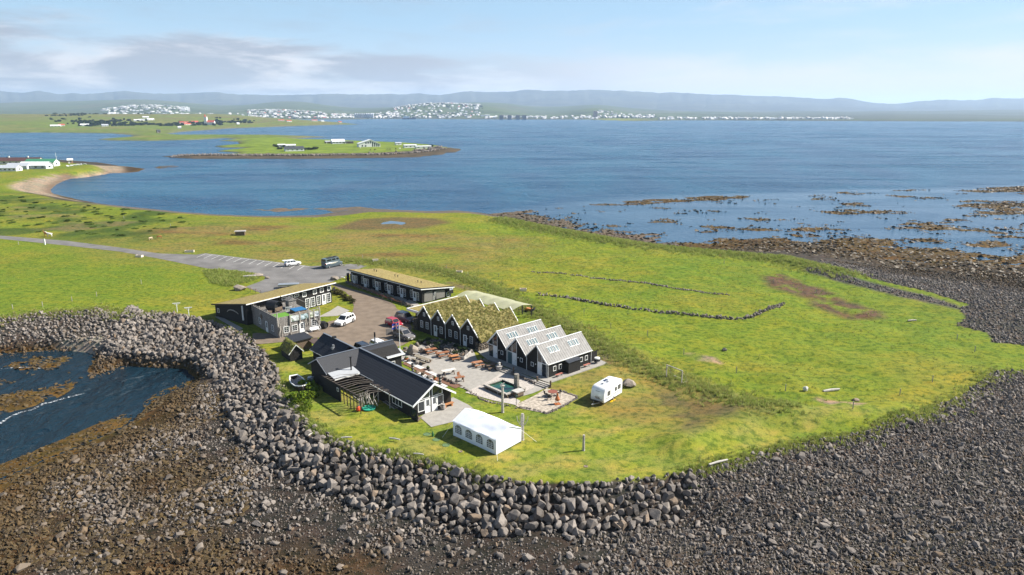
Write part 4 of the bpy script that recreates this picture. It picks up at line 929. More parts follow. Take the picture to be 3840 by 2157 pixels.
# ------------------------------------------------------------------ road, car park, yard, terraces: sheets on the ground
def sheet(name, pts, z, m, label, thick=0, kind='structure', parent=None):
    bm = bmesh.new(); vs = [bm.verts.new((p[0], p[1], z)) for p in pts]; f = bm.faces.new(vs)
    if f.normal.z < 0: f.normal_flip()
    bmesh.ops.triangulate(bm, faces=[f])
    if thick:
        r = bmesh.ops.extrude_face_region(bm, geom=bm.faces[:]); 
        for v_ in r['geom']:
            if isinstance(v_, bmesh.types.BMVert): v_.co.z -= thick
    me = bpy.data.meshes.new(name); bm.to_mesh(me); bm.free(); me.materials.append(m)
    o = put(name, me, parent); 
    if kind: tag(o, label, kind=kind)
    return o
def smooth_poly(p, n=2):
    for _ in range(n):
        q = []
        for a, b in zip(p, p[1:] + p[:1]): q += [(a[0] * .75 + b[0] * .25, a[1] * .75 + b[1] * .25), (a[0] * .25 + b[0] * .75, a[1] * .25 + b[1] * .75)]
        p = q
    return p
def ragged(p, amp=.3, step=.7, seed=0):
    out = []; rr = random.Random(seed)
    for a, b in zip(p, p[1:] + p[:1]):
        n = max(1, int(math.hypot(b[0] - a[0], b[1] - a[1]) / step))
        for k in range(n): f = k / n; out.append((a[0] + (b[0] - a[0]) * f + rr.uniform(-amp, amp), a[1] + (b[1] - a[1]) * f + rr.uniform(-amp, amp)))
    return out
ASPH = M('asphalt', (.150, .142, .135), .92, .20, .22, bump=.01); DIRT = M('gravel_yard', (.170, .130, .095), .95, .16, .55, bump=.03); PAVE = M('grey_paving', (.30, .28, .25), .9, .10, 1.2, bump=.01)
PAVE2 = M('pale_gravel', (.40, .36, .32), .95, .22, 5, bump=.03); DECK = M('brown_decking', (.20, .105, .065), .7, .2, 3, stripe=('D', 3.5, .5)); CRAZY = M('flagstones', (.36, .31, .25), .9, .35, 2.2, bump=.03)
ROAD = D([(-250, 579), (0, 593), (167, 606), (300, 623), (400, 638), (493, 641), (517, 637.5), (780, 670), (830, 668), (882, 664), (924, 669), (905, 676), (885, 688), (850, 704), (815, 716), (760, 722), (700, 733), (657, 738),
          (617, 722), (645, 712), (665, 704), (668, 697), (640, 687), (590, 681), (523, 676), (493, 670), (400, 651), (300, 633), (167, 618), (0, 601), (-250, 586)])
ROAD_O = sheet('road', ROAD, .03, ASPH, 'asphalt lane widening into a car park')
YARD = D([(842, 712), (868, 720), (905, 733), (950, 748), (985, 762), (1015, 790), (1030, 815), (1045, 850), (1010, 872), (960, 880), (900, 880), (850, 862), (815, 852), (780, 850), (700, 862), (640, 866), (628, 850), (640, 838), (720, 840), (790, 830), (815, 812), (850, 806), (880, 795), (893, 775), (885, 752), (868, 735), (840, 722), (832, 716)])
sheet('yard', smooth_poly(ragged(YARD, .5, 2.2, 3), 1), .035, DIRT, 'brown gravel yard between the houses')
# parking bays: painted white lines
pl = G(517 * KD, 639 * KD); pr_ = G(778 * KD, 671 * KD)
pa, pb = Vector(pl), Vector(pr_); dv = (pb - pa).normalized(); nv = Vector((dv.y, -dv.x, 0))
PAINT = M('road_paint', (.62, .61, .58), .8, .2, 3)
MB().box(0, (pb - pa).length, -.06, .06, .038, .042).build('painted_edge_line', PAINT, ROAD_O); e_ = bpy.data.objects['painted_edge_line']; e_.location = (pa.x, pa.y, 0); e_.rotation_euler[2] = math.atan2(dv.y, dv.x)
d2 = Vector(G(495 * KD, 647 * KD)) - Vector(G(517 * KD, 638 * KD))
lm = MB().box(-.06, .06, 0, d2.length, .038, .042).mesh('painted_bay_line', PAINT)
ba = math.atan2(d2.y, d2.x) - math.pi / 2
for k in range(14):
    q = pa + dv * ((pb - pa).length * k / 13.6); put('painted_bay_line', lm, ROAD_O, (q.x, q.y, .001 * (k % 2)), ba)
# terraces
PATIO = D([(1020, 885), (1060, 868), (1130, 862), (1190, 880), (1200, 905), (1250, 930), (1300, 935), (1370, 965), (1385, 972), (1340, 990), (1270, 1010), (1230, 1000), (1180, 982), (1100, 958), (1040, 925), (1005, 905)])
sheet('terrace', PATIO, .045, PAVE, 'grey paved terrace between the restaurant and the gables')
WALK = D([(1195, 880), (1225, 890), (1300, 920), (1370, 955), (1410, 950), (1527, 912), (1505, 905), (1500, 898), (1400, 930), (1370, 938), (1225, 885)])
sheet('walkway', D([(1185, 872), (1225, 905), (1300, 935), (1380, 965), (1392, 962), (1528, 915), (1500, 903), (1440, 890), (1300, 850), (1220, 850)]), .16, PAVE, 'raised concrete walk round the gabled house', .14)
sheet('forecourt', D([(1056, 1050), (1085, 1075), (1140, 1062), (1205, 1040), (1180, 1020), (1140, 1000), (1120, 1008)]), .045, PAVE, 'concrete forecourt before the glazed gable')
sheet('flagstone_terrace', D([(1295, 1020), (1345, 996), (1375, 978), (1440, 992), (1450, 1002), (1378, 1042), (1310, 1028)]), .06, CRAZY, 'flagstone corner terrace')
sheet('pebble_bed', D([(1170, 988), (1235, 957), (1260, 940), (1330, 955), (1345, 975), (1290, 1000), (1310, 1010), (1298, 1020), (1240, 1008)]), .062, PAVE2, 'pale pebble bed round the stone pool')
sheet('timber_deck', D([(1012, 915), (1030, 908), (1090, 938), (1165, 972), (1145, 978), (1090, 955)]), .075, DECK, 'brown timber deck beside the restaurant')
sheet('longhouse_path', D([(830, 783), (850, 770), (880, 782), (850, 795), (800, 798)]), .05, PAVE, 'pale path before the longhouse')
sheet('cabin_path', D([(880, 696), (905, 712), (960, 735), (1010, 757), (1055, 778), (1060, 770), (1000, 735), (900, 694)]), .05, PAVE, 'path along the cabin doors')
sheet('end_path', D([(540, 797), (556, 797), (612, 827), (600, 833)]), .05, PAVE, 'gravel path along the longhouse end')
sheet('pond', smooth_poly(ragged(D([(916, 563), (930, 558), (960, 556), (1000, 557), (1018, 561), (1005, 566), (975, 569), (940, 570)]), 1.2, 4, 5), 2), .06, M('pond_water', (.035, .060, .085), .06, .1, .3, spec=.8), 'small pond in the meadow')

# ------------------------------------------------------------------ A2: driftwood-clad house with the roof terrace
ox, oy, _ = G(1045, 1268.5)
T = empty('driftwood_house', (ox, oy, 0), R(41), 'silver driftwood house with a railed roof terrace, barrel sauna and painted banners', 'house')
MB().prism([(0, 0, 0), (8.5, 0, 0), (8.5, 13.6, 0), (0, 12.4, 0)], (0, 0, 3.0)).build('wall', DRIFT, T)
dk = MB().box(.14, 8.36, .14, 12.3, 3.0, 3.03).build('terrace_floor', M('grey_deck', (.16, .145, .13), .85, .25, 3), T)
MB().box(.2, 4.2, .2, 6.0, 3.031, 3.05).build('artificial_turf', M('artificial_turf', (.10, .24, .03), .9, .1, 4), dk)
MB().box(-.02, .12, -.02, 12.3, 3.0, 3.95).build('parapet', DRIFT, T); MB().box(.13, 2.4, -.02, .10, 3.0, 3.95).build('parapet', DRIFT, T)
rr = random.Random(3)
for x_, h in ((.0, 4.9), (2.45, 4.35), (4.4, 4.55), (6.3, 5.35), (7.35, 4.4), (8.45, 4.8)): MB().tube([(x_, -.12, 2.2), (x_ + rr.uniform(-.08, .08), -.14, (h + 3) / 2), (x_ + rr.uniform(-.1, .1), -.1, h)], [.14, .12, .09], 6).build('driftwood_post', LOG, T)
for y_ in (4.2, 8.2, 12.2): MB().tube([(-.05, y_, 2.9), (-.05, y_, 4.6)], .07, 6).build('rail_post', LOG, T)
MB().tube([(-.05, 0, 4.25), (-.06, 6, 4.3), (-.05, 12.2, 4.25)], .05, 5).build('hand_rail', LOG, T)
MB().tube([(2.45, -.12, 4.15), (4.4, -.12, 4.2), (6.3, -.12, 4.25), (8.45, -.12, 4.3)], .055, 5).tube([(2.45, -.13, 3.95), (8.45, -.13, 3.98)], .04, 5).tube([(8.45, 0, 4.3), (8.45, 13, 4.3)], .05, 5).build('hand_rail', LOG, T)
BAN = [M('banner_%d' % i, c, .7, .6, 2.2, col2=d) for i, (c, d) in enumerate((((.20, .30, .12), (.75, .78, .80)), ((.05, .16, .05), (.60, .72, .80)), ((.18, .30, .08), (.70, .70, .60)), ((.35, .45, .50), (.80, .82, .85))))]
for i, (a, b_) in enumerate(((2.6, 4.3), (4.6, 6.2), (6.5, 7.25), (7.45, 8.35))): MB().box(a, b_, -.165, -.145, 2.75 + .04 * i, 3.85).build('painted_banner', BAN[i], T)
for x_ in (1.65, 3.3): window(T, x_, 0, .75, 1.15, 1.25, '-y', 2, 3, fr=.1)
door(T, 4.75, 0, .1, .95, 2.1, '-y', 2, 3); window(T, 7.3, 0, 1.0, 1.15, 1.3, '-y', 2, 3, fr=.1)
window(T, 0, 8.6, .85, .95, 1.25, '-x', 2, 3, fr=.1); door(T, 0, 5.2, .0, .9, 2.1, '-x', 2, 3); window(T, 0, 2.4, .8, .95, 1.25, '-x', 2, 3, fr=.1)
MB().lathe([(.05, -.02), (.5, 0), (.52, .05), (.3, .09), (.05, .1)], 12, Matrix.Translation((-.02, 7.6, 2.55)) @ Matrix.Rotation(R(-90), 4, 'Y')).build('round_ornament', OLDWOOD, T)
for k in range(16):
    x_ = rr.choice([.3, .6, 2.4, 2.6, 5.5, 5.8, 6.1, 6.5, 8.2, 8.4, 1.0, 4.1]) + rr.uniform(-.15, .15); z_ = rr.uniform(0, 1.6); l_ = rr.uniform(.8, 2.2)
    MB().tube([(x_, -.1, z_), (x_ + rr.uniform(-.25, .25), -.16, z_ + l_ * .5), (x_ + rr.uniform(-.4, .4), -.1, z_ + l_)], [.09, .07, .04], 5).build('driftwood_branch', LOG, T)
MB().box(3.9, 5.6, -1.2, -.06, .04, .12).build('door_step', CONC, T)
DW = T
s_ = empty('barrel_sauna', (0, 0, 0), 0, 'black barrel sauna lying on the roof terrace', 'sauna'); s_.parent = None
s_.matrix_world = Rz(R(41), (ox, oy, 0)) @ Rz(R(20), (2.9, 8.2, 3.03))
MB().lathe([(1.05, -1.3), (1.05, 1.3), (.98, 1.3), (.98, .75), (.02, .74)], 20, Matrix.Translation((0, 0, 1.1)) @ Matrix.Rotation(R(90), 4, 'X')).build('barrel', M('black_staves', (.02, .02, .022), .6, .3, 6), s_)
MB().box(-.98, .98, -1.28, -1.2, .2, .95).build('front_rail', OLDWOOD, s_); MB().box(-.9, .9, -1.1, 1.1, 0, .12).build('cradle', OLDWOOD, s_)
b = MB()
for k in range(4): b.box(-.9 + k * .48, -.55 + k * .48, -.4, .4, 0, .45)
b.box(-.95, .95, -.45, .45, .45, .55); o = tag(b.build('pallet_bench', OLDWOOD), 'low pale pallet bench beside the barrel sauna', 'bench'); o.matrix_world = Rz(R(41), (ox, oy, 3.05)) @ Rz(R(55), (1.4, 7.0, 0))
o = empty('hot_tub', (0, 0, 0), 0, 'square hot tub with a bright blue cover on the roof terrace', 'hot tub'); o.matrix_world = Rz(R(41), (ox, oy, 3.03)) @ Rz(0, (6.1, 4.2, 0))
MB().box(-1.2, 1.2, -1.2, 1.2, 0, .62).build('tub', OLDWOOD, o); MB().box(-1.25, 1.25, -1.25, 1.25, .62, .72).build('cover', M('blue_cover', (.02, .13, .30), .5, .15, 3), o)
b = MB()
for k in range(5): b.box(k * .28, k * .28 + .08, 0, .06, 0, .9)
b.box(-.02, 1.25, -.01, .07, .9, .97).box(-.02, 1.25, -.01, .07, 0, .07); o = tag(b.build('white_railing', WHITE), 'short white railing beside the hot tub', 'railing'); o.matrix_world = Rz(R(41), (ox, oy, 3.04)) @ Rz(R(-15), (4.3, 6.0, 0))
o = tag(MB().box(-.8, .8, -.8, .8, 0, 1.7).prism([(-.95, -.95, 1.72), (.95, -.95, 1.72), (0, -.95, 2.3)], (0, 1.9, 0)).build('terrace_hut', DRIFT), 'small driftwood hut on the roof terrace', 'hut'); o.matrix_world = Rz(R(41), (ox, oy, 3.03)) @ Rz(0, (6.4, 8.2, 0))

# ------------------------------------------------------------------ E: the black restaurant with crossing roofs
ox, oy, _ = G(1692, 1519); EO = (ox, oy)
T = empty('black_restaurant', (ox, oy, 0), R(42), 'black restaurant with crossing dark felt roofs and a glazed white-trimmed gable', 'restaurant')
RGX, RZ_, EZ = -3.4, 4.45, 2.35
MB().prism([(-6.7, 0, 0), (0, 0, 0), (0, 0, EZ), (RGX, 0, RZ_ - .06), (-6.7, 0, EZ)], (0, 19.8, 0)).build('wall', BLACK, T)
MB().prism([(-10.6, 17.0, 0), (-10.6, 22.5, 0), (-10.6, 22.5, 3.0), (-10.6, 19.75, 4.4), (-10.6, 17.0, 3.0)], (13.3, 0, 0)).build('cross_wing_wall', BLACK, T)
MB().prism([(-6.2, 22.6, 0), (-1.3, 22.6, 0), (-1.3, 22.6, 2.3), (-3.8, 22.6, 4.3), (-6.2, 22.6, 2.3)], (0, 8.2, 0)).build('rear_wing_wall', BLACK, T)
t_ = .14
b = MB()
b.slab([(-7.1, -.7, 2.17), (RGX, -.7, RZ_ + .1), (RGX, 10.4, RZ_ + .1), (-7.1, 10.4, 2.17)], t_)
b.slab([(-6.55, 10.4, 2.52), (RGX, 10.4, RZ_ + .1), (RGX, 19.7, RZ_ + .1), (-6.55, 19.7, 2.52)], t_)
b.build('roof_slope', SHINGLE, T)
MB().slab([(.32, -.7, 2.17), (RGX, -.7, RZ_ + .1), (RGX, 19.7, RZ_ + .1), (.32, 19.7, 2.17)], t_).build('roof_slope', SHINGLE, T)
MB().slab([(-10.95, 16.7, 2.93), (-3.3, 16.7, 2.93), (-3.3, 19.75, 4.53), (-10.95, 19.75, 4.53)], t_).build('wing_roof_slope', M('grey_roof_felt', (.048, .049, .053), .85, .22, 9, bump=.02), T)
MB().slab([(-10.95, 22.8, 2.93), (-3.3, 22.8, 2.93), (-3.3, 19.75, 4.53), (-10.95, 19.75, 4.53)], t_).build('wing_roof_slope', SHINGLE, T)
MB().slab([(-3.3, 18.1, 3.42), (2.9, 18.1, 3.42), (2.9, 19.75, 4.53), (-3.3, 19.75, 4.53)], t_).build('wing_roof_slope', SHINGLE, T)
MB().slab([(-3.3, 22.8, 2.5), (2.9, 22.8, 2.5), (2.9, 19.75, 4.53), (-3.3, 19.75, 4.53)], t_).build('wing_roof_slope', SHINGLE, T)
MB().slab([(-.2, 16.7, 2.85), (3.15, 16.7, 2.85), (3.15, 18.1, 3.44), (-.2, 18.1, 3.44)], .1).build('metal_eaves', ZINC, T)
MB().slab([(-10.75, 14.5, 2.55), (-6.4, 14.5, 2.55), (-6.4, 16.75, 2.95), (-10.75, 16.75, 2.95)], .1).build('porch_roof', ZINC, T)
MB().slab([(-6.6, 22.2, 2.12), (-3.8, 22.2, 4.42), (-3.8, 31.2, 4.42), (-6.6, 31.2, 2.12)], t_).build('rear_roof_slope', SHINGLE, T)
MB().slab([(-.95, 22.2, 2.12), (-3.8, 22.2, 4.42), (-3.8, 31.2, 4.42), (-.95, 31.2, 2.12)], t_).build('rear_roof_slope', SHINGLE, T)
RIDGE = M('slate_grey_metal', (.13, .145, .17), .4, .1, 3)
MB().box(RGX - .16, RGX + .16, -.72, 19.7, RZ_ + .10, RZ_ + .14).box(-10.95, 2.9, 19.6, 19.9, 4.54, 4.58).box(-3.95, -3.65, 20, 31.2, 4.43, 4.47).build('ridge_flashing', RIDGE, T)
for s_, ex in ((-1, -7.14), (1, .36)):
    MB().prism([(ex, -.78, 2.14), (RGX, -.78, RZ_ + .12), (RGX, -.78, RZ_ - .2), (ex, -.78, 1.85)], (0, .07, 0)).build('barge_board', WHITE, T)
MB().box(-7.2, -7.11, -.7, 10.4, 1.98, 2.12).box(-6.62, -6.56, 10.45, 14.5, 2.35, 2.47).build('gutter', WHITE, T)
MB().prism([(-11.0, 16.65, 2.86), (-11.0, 19.75, 4.5), (-11.0, 22.85, 2.86), (-11.0, 22.85, 2.72), (-11.0, 19.75, 4.34), (-11.0, 16.65, 2.72)], (.06, 0, 0)).build('barge_board', M('pale_grey_trim', (.45, .46, .48), .5, .05), T)
MB().box(-10.8, -6.45, 14.4, 14.49, 2.38, 2.52).box(-.2, 3.2, 16.6, 16.69, 2.70, 2.84).build('white_eaves_edge', WHITE, T)
MB().box(-6.66, -6.62, 22.2, 31.2, 2.0, 2.1).box(-6.6, -3.8, 31.22, 31.26, 2.0, 2.1).build('eaves_edge', ZINC, T)
window(T, -5.25, 0, .55, 1.15, 1.55, '-y', 1, 1, fr=.09); window(T, -1.95, 0, .6, 1.1, 1.55, '-y', 1, 1, fr=.09)
for x_ in (-4.15, -3.0): door(T, x_, 0, .08, .95, 2.1, '-y', 3, 1, .45)
MB().box(-3.68, -3.5, -.09, -.001, 0, 4.1).build('centre_post', IRON, T)
for a, b_ in ((-5.6, -3.75), (-3.4, -1.55)):
    zf = lambda x: EZ + (RZ_ - EZ) * (1 - abs(x - RGX) / 3.35) - .2
    f = MB().prism([(a, -.06, 2.3), (b_, -.06, 2.3), (b_, -.06, max(zf(b_), 2.36)), (a, -.06, max(zf(a), 2.36))], (0, .058, 0)).build('gable_window', WHITE, T)
    a2, b2 = a + .12, b_ - .12; MB().prism([(a2, -.075, 2.4), (b2, -.075, 2.4), (b2, -.075, max(zf(b2) - .12, 2.45)), (a2, -.075, max(zf(a2) - .12, 2.45))], (0, .014, 0)).build('pane', GLASS, f)
window(T, -6.7, 3.9, .65, 2.5, 1.4, '-x', 3, 1, fr=.09)
sc_ = MB().box(-7.02, -6.94, -1.6, -.05, 0, 1.75).build('screen', BLACK, T); MB().box(-7.045, -7.022, -1.45, -.2, .55, 1.65).build('pane', GLASS, sc_)
window(T, -.9 + .9, 16.0, .9, .9, .9, '+x', 1, 1); window(T, 1.0, 17.0, 1.1, .8, .8, '-y', 1, 1)
MB().tube([(-7.2, 15.9, 2.7), (-7.2, 15.9, 4.75)], .11, 8).tube([(-7.2, 15.9, 4.75), (-7.2, 15.9, 4.95)], .17, 8).build('stove_flue', IRON, T)
MB().tube([(.4, 21.3, 3.3), (.4, 21.3, 5.2)], .13, 8).build('steel_flue', STEEL, T); MB().tube([(.4, 21.3, 5.2), (.4, 21.3, 6.0)], .14, 8).build('flue_top', IRON, T)
MB().box(-5.3, -4.7, 25.3, 25.9, 3.0, 3.55).tube([(-5.0, 25.6, 3.5), (-5.0, 25.6, 3.95)], .2, 8).build('roof_fan', STEEL, T)
MB().box(-8.2, -7.0, 23.0, 23.9, 1.9, 2.9).build('ventilation_box', STEEL, T); MB().box(-4.1, -3.5, 27.2, 27.6, 4.4, 4.75).build('ridge_vent', IRON, T)
RS = T
# pergola of black beams hung with driftwood
P_ = empty('pergola', (ox, oy, 0), R(42), 'black beam pergola hung with driftwood beside the restaurant', 'pergola')
MB().box(-11.45, -11.33, 11.7, 17.3, 0, 2.45).build('back_wall', BLACK, P_); window(P_, -11.45, 12.4, 1.5, .5, .55, '-x', 1, 1)
PW_ = M('black_beam', (.03, .024, .02), .8, .3, 5)
for k in range(6): MB().box(-11.44, -11.34, 6.0 + k * .95, 6.1 + k * .95, 0, 2.42).build('post', PW_, P_)
MB().box(-11.5, -11.3, 5.8, 17.4, 2.46, 2.6).build('beam', PW_, P_); MB().box(-7.3, -7.15, 4.8, 14.2, 2.3, 2.42).build('beam', PW_, P_)
for y_ in (4.9, 8.0): MB().box(-7.35, -7.22, y_, y_ + .12, 0, 2.3).build('post', LOG, P_)
for k in range(13):
    y_ = 6.0 + k * .85; MB().tube([(-11.6, y_, 2.66 + .01 * (k % 3)), (-9.3, y_ + rr.uniform(-.2, .2), 2.68), (-6.95, y_ - rr.uniform(.2, 1.2), 2.56)], .045, 5).build('rafter', M('greybrown_pole', (.12, .10, .085), .9, .3, 4), P_)
for k in range(14):
    x_, y_ = rr.uniform(-11.3, -8.5), rr.uniform(5.9, 8.5); MB().tube([(x_, y_, rr.uniform(.1, 1.2)), (x_ + rr.uniform(-.4, .4), y_ + rr.uniform(-.4, .4), 1.5), (x_ + rr.uniform(-.5, .5), y_ + rr.uniform(-.5, .5), 2.4)], [.09, .06, .03], 5).build('driftwood_branch', LOG, P_)

# ------------------------------------------------------------------ sheds, netted shelter
def gable_shed(name, loc, rz, w, l, ev, rg, wallm, roofm, label, trim=WHITE, turf=False):
    T = empty(name, loc, rz, label, 'shed')
    MB().prism([(-w / 2, 0, 0), (w / 2, 0, 0), (w / 2, 0, ev), (0, 0, rg), (-w / 2, 0, ev)], (0, l, 0)).build('wall', wallm, T)
    if turf:
        o, X, Y, Zr = grid_roof(T, 'turf_roof', np.linspace(-w / 2 - .25, w / 2 + .25, 15), np.linspace(-.2, l + .2, 14), lambda X, Y: rg + .16 - (rg - ev) * np.abs(X) / (w / 2), roofm, .07, 21, .16)
        k = np.random.default_rng(8).integers(0, X.size, 260); tufts(T, 'roof_grass', X.ravel()[k], Y.ravel()[k], Zr.ravel()[k] - .05, np.full(260, .32), .35, 9)
    else:
        for s_ in (-1, 1): MB().slab([(s_ * (w / 2 + .2), -.2, ev + .02), (s_ * (w / 2 + .2), l + .2, ev + .02), (0, l + .2, rg + .14), (0, -.2, rg + .14)], .08).build('roof_slope', roofm, T)
    for s_ in (-1, 1): MB().prism([(s_ * (w / 2 + .28), -.26, ev - .12), (0, -.26, rg + .2), (0, -.26, rg + .02), (s_ * (w / 2 + .28), -.26, ev - .3)], (0, .05, 0)).build('barge_board', trim, T)
    MB().box(-.4, .4, -.04, -.001, .05, min(1.75, ev)).build('door', BLACK, T)
    return T
gx, gy, _ = G(980 + 440 * .2488, 1200 + 630 * .2488); hx, hy, _ = G(980 + 625 * .2488, 1200 + 590 * .2488)
gable_shed('turf_shed', ((gx + hx) / 2, (gy + hy) / 2, 0), math.atan2(hy - gy, hx - gx), math.hypot(hx - gx, hy - gy), 4.2, 1.55, 2.75, BLACK, SODG, 'little black shed with a shaggy turf roof behind the sea wall', turf=True)
gx, gy, _ = G(1170, 1304)
T = empty('lean_to_shed', (gx, gy, 0), R(42), 'small shed with a flat black roof behind the turf shed', 'shed')
MB().box(-3.4, 0, 0, 3.0, 0, 1.9).build('wall', OLDWOOD, T); MB().slab([(-3.7, -.3, 1.95), (.2, -.3, 2.02), (.2, 3.2, 2.25), (-3.7, 3.2, 2.2)], .08).build('roof', SHINGLE, T)
MB().slab([(-.6, -2.0, 1.35), (1.3, -2.0, 1.3), (1.3, .6, 1.5), (-.6, .6, 1.55)], .06).build('lower_roof', M('brown_sheet_roof', (.085, .06, .05), .6, .2, 3), T)
for x_, y_ in ((-.5, -1.9), (1.2, -1.9), (1.2, .4)): MB().tube([(x_, y_, 0), (x_, y_, 1.25)], .06, 5).build('post', OLDWOOD, T)
ox, oy, _ = G(1775, 1310)
T = empty('netted_shelter', (ox, oy, 0), R(45.5), 'long shelter on black posts roofed with sagging pale green netting', 'shelter')
xs_ = np.linspace(16.2, 22.6, 16); ys_ = np.linspace(6.4, 23.6, 40); X, Y = np.meshgrid(xs_, ys_)
Zn = 2.55 + .55 * (1 - np.abs((X - 19.4) / 3.2) ** 1.3) + .18 * np.abs(np.sin(Y * 1.05)) * (1 - np.abs((X - 19.4) / 3.3)) + (fbm(X, Y, 1.6, 77, 3) - .5) * .15
me = grid_mesh('net_roof', xs_, ys_, Zn); m, t = new_mat('green_netting'); co = t.n('ShaderNodeTexCoord').outputs['Object']
nz = t.noise(co, 1.2, 4, .6); df = t.n('ShaderNodeBsdfDiffuse', i_Color=t.mix(nz, (.30, .31, .20), (.44, .43, .30))); tr = t.n('ShaderNodeBsdfTransparent')
mx = t.n('ShaderNodeMixShader', i_0=.86, i_1=tr.outputs[0], i_2=df.outputs[0]); t.n('ShaderNodeOutputMaterial', i_Surface=mx.outputs[0]); me.materials.append(m); put('net_roof', me, T)
for y_ in (6.6, 9.2, 12, 15, 18, 21, 23.4):
    for x_ in (16.6, 22.4): MB().box(x_ - .09, x_ + .09, y_ - .09, y_ + .09, 0, 2.5).build('post', IRON, T)
MB().box(16.5, 16.7, 6.4, 23.6, 2.4, 2.5).box(22.3, 22.5, 6.4, 23.6, 2.4, 2.5).build('beam', IRON, T)

# ------------------------------------------------------------------ party tent
ox, oy, _ = G(1861, 1707)
T = empty('party_tent', (ox, oy, 0), R(46.5), 'white party tent with arched windows on the lawn by the sea wall', 'tent')
L, W_, EV, RG = 8.0, 4.6, 2.1, 3.15
TENT = M('white_tent_fabric', (.82, .84, .88), .55, .03, .8, bump=.05)
def wav(a, b_, n): return [a + (b_ - a) * k / n for k in range(n + 1)]
def cloth(name, P, nu, nv, amp, seed, par):
    """a slightly puckered fabric panel; P(u, v) gives the plane, n its normal"""
    vs, fs = [], []
    n0 = (Vector(P(1, 0)) - Vector(P(0, 0))).cross(Vector(P(0, 1)) - Vector(P(0, 0))).normalized()
    for j in range(nv + 1):
        for i in range(nu + 1):
            u, v_ = i / nu, j / nv; w_ = (float(vnoise(np.array(u * 9.0 + v_ * 2), np.array(v_ * 3.0), seed)) - .5) * amp * min(1, 6 * min(u, 1 - u) + .15)
            vs.append(Vector(P(u, v_)) + n0 * w_)
    fs = [(j * (nu + 1) + i, j * (nu + 1) + i + 1, (j + 1) * (nu + 1) + i + 1, (j + 1) * (nu + 1) + i) for j in range(nv) for i in range(nu)]
    return MB().add(vs, fs).build(name, TENT, par, True)
def L3(a, b_, c, d): return lambda u, v_: tuple((a[k] * (1 - u) + b_[k] * u) * (1 - v_) + (d[k] * (1 - u) + c[k] * u) * v_ for k in range(3))
cloth('roof_panel', L3((-.08, -.1, EV - .06), (-.08, L + .1, EV - .06), (W_ / 2, L + .1, RG), (W_ / 2, -.1, RG)), 40, 10, .12, 5, T)
cloth('roof_panel', L3((W_ + .08, L + .1, EV - .06), (W_ + .08, -.1, EV - .06), (W_ / 2, -.1, RG), (W_ / 2, L + .1, RG)), 30, 8, .1, 6, T)
cloth('side_wall', L3((0, 0, .02), (0, L, .02), (0, L, EV), (0, 0, EV)), 40, 6, .05, 7, T); cloth('side_wall', L3((W_, L, .02), (W_, 0, .02), (W_, 0, EV), (W_, L, EV)), 20, 6, .05, 8, T)
for y_ in (0, L): MB().prism([(.0, y_, .05), (W_, y_, .28), (W_, y_, EV), (W_ / 2, y_, RG), (0, y_, EV)], (0, .03 if y_ == 0 else -.03, 0)).build('end_wall', TENT, T)
TGL = M('tent_window_film', (.045, .05, .055), .12, .4, 2.5, spec=.7, col2=(.16, .17, .17))
for k in range(4):
    yc = L - 1.05 - k * 1.97; pts = [(-.05, yc - .58, .62), (-.05, yc + .58, .62), (-.05, yc + .58, 1.35)] + [(-.05, yc + .58 * math.cos(a), 1.35 + .42 * math.sin(a)) for a in wav(.3, math.pi - .3, 5)] + [(-.05, yc - .58, 1.35)]
    f = MB().prism(pts, (.03, 0, 0)).build('arched_window', TGL, T); b = MB()
    for d in (-.29, 0, .29): b.box(-.075, -.055, yc + d - .018, yc + d + .018, .62, 1.62)
    for z_ in (.86, 1.1, 1.35): b.box(-.08, -.055, yc - .58, yc + .58, z_ - .018, z_ + .018)
    b.build('window_bars', TENT, f)
for y_ in wav(0, L, 4):
    for x_ in (.06, W_ - .06): MB().tube([(x_, min(max(y_, .06), L - .06), 0), (x_, min(max(y_, .06), L - .06), EV - .1)], .03, 5).build('pole', STEEL, T)
for (a, b_) in (((0, 0, EV - .3), (-1.0, -1.2, 0)), ((W_, 0, EV - .3), (W_ + 1.6, -1.2, 0)), ((0, L, EV - .3), (-1.4, L + .6, 0))): MB().tube([a, b_], .015, 4).build('guy_rope', WHITE, T)
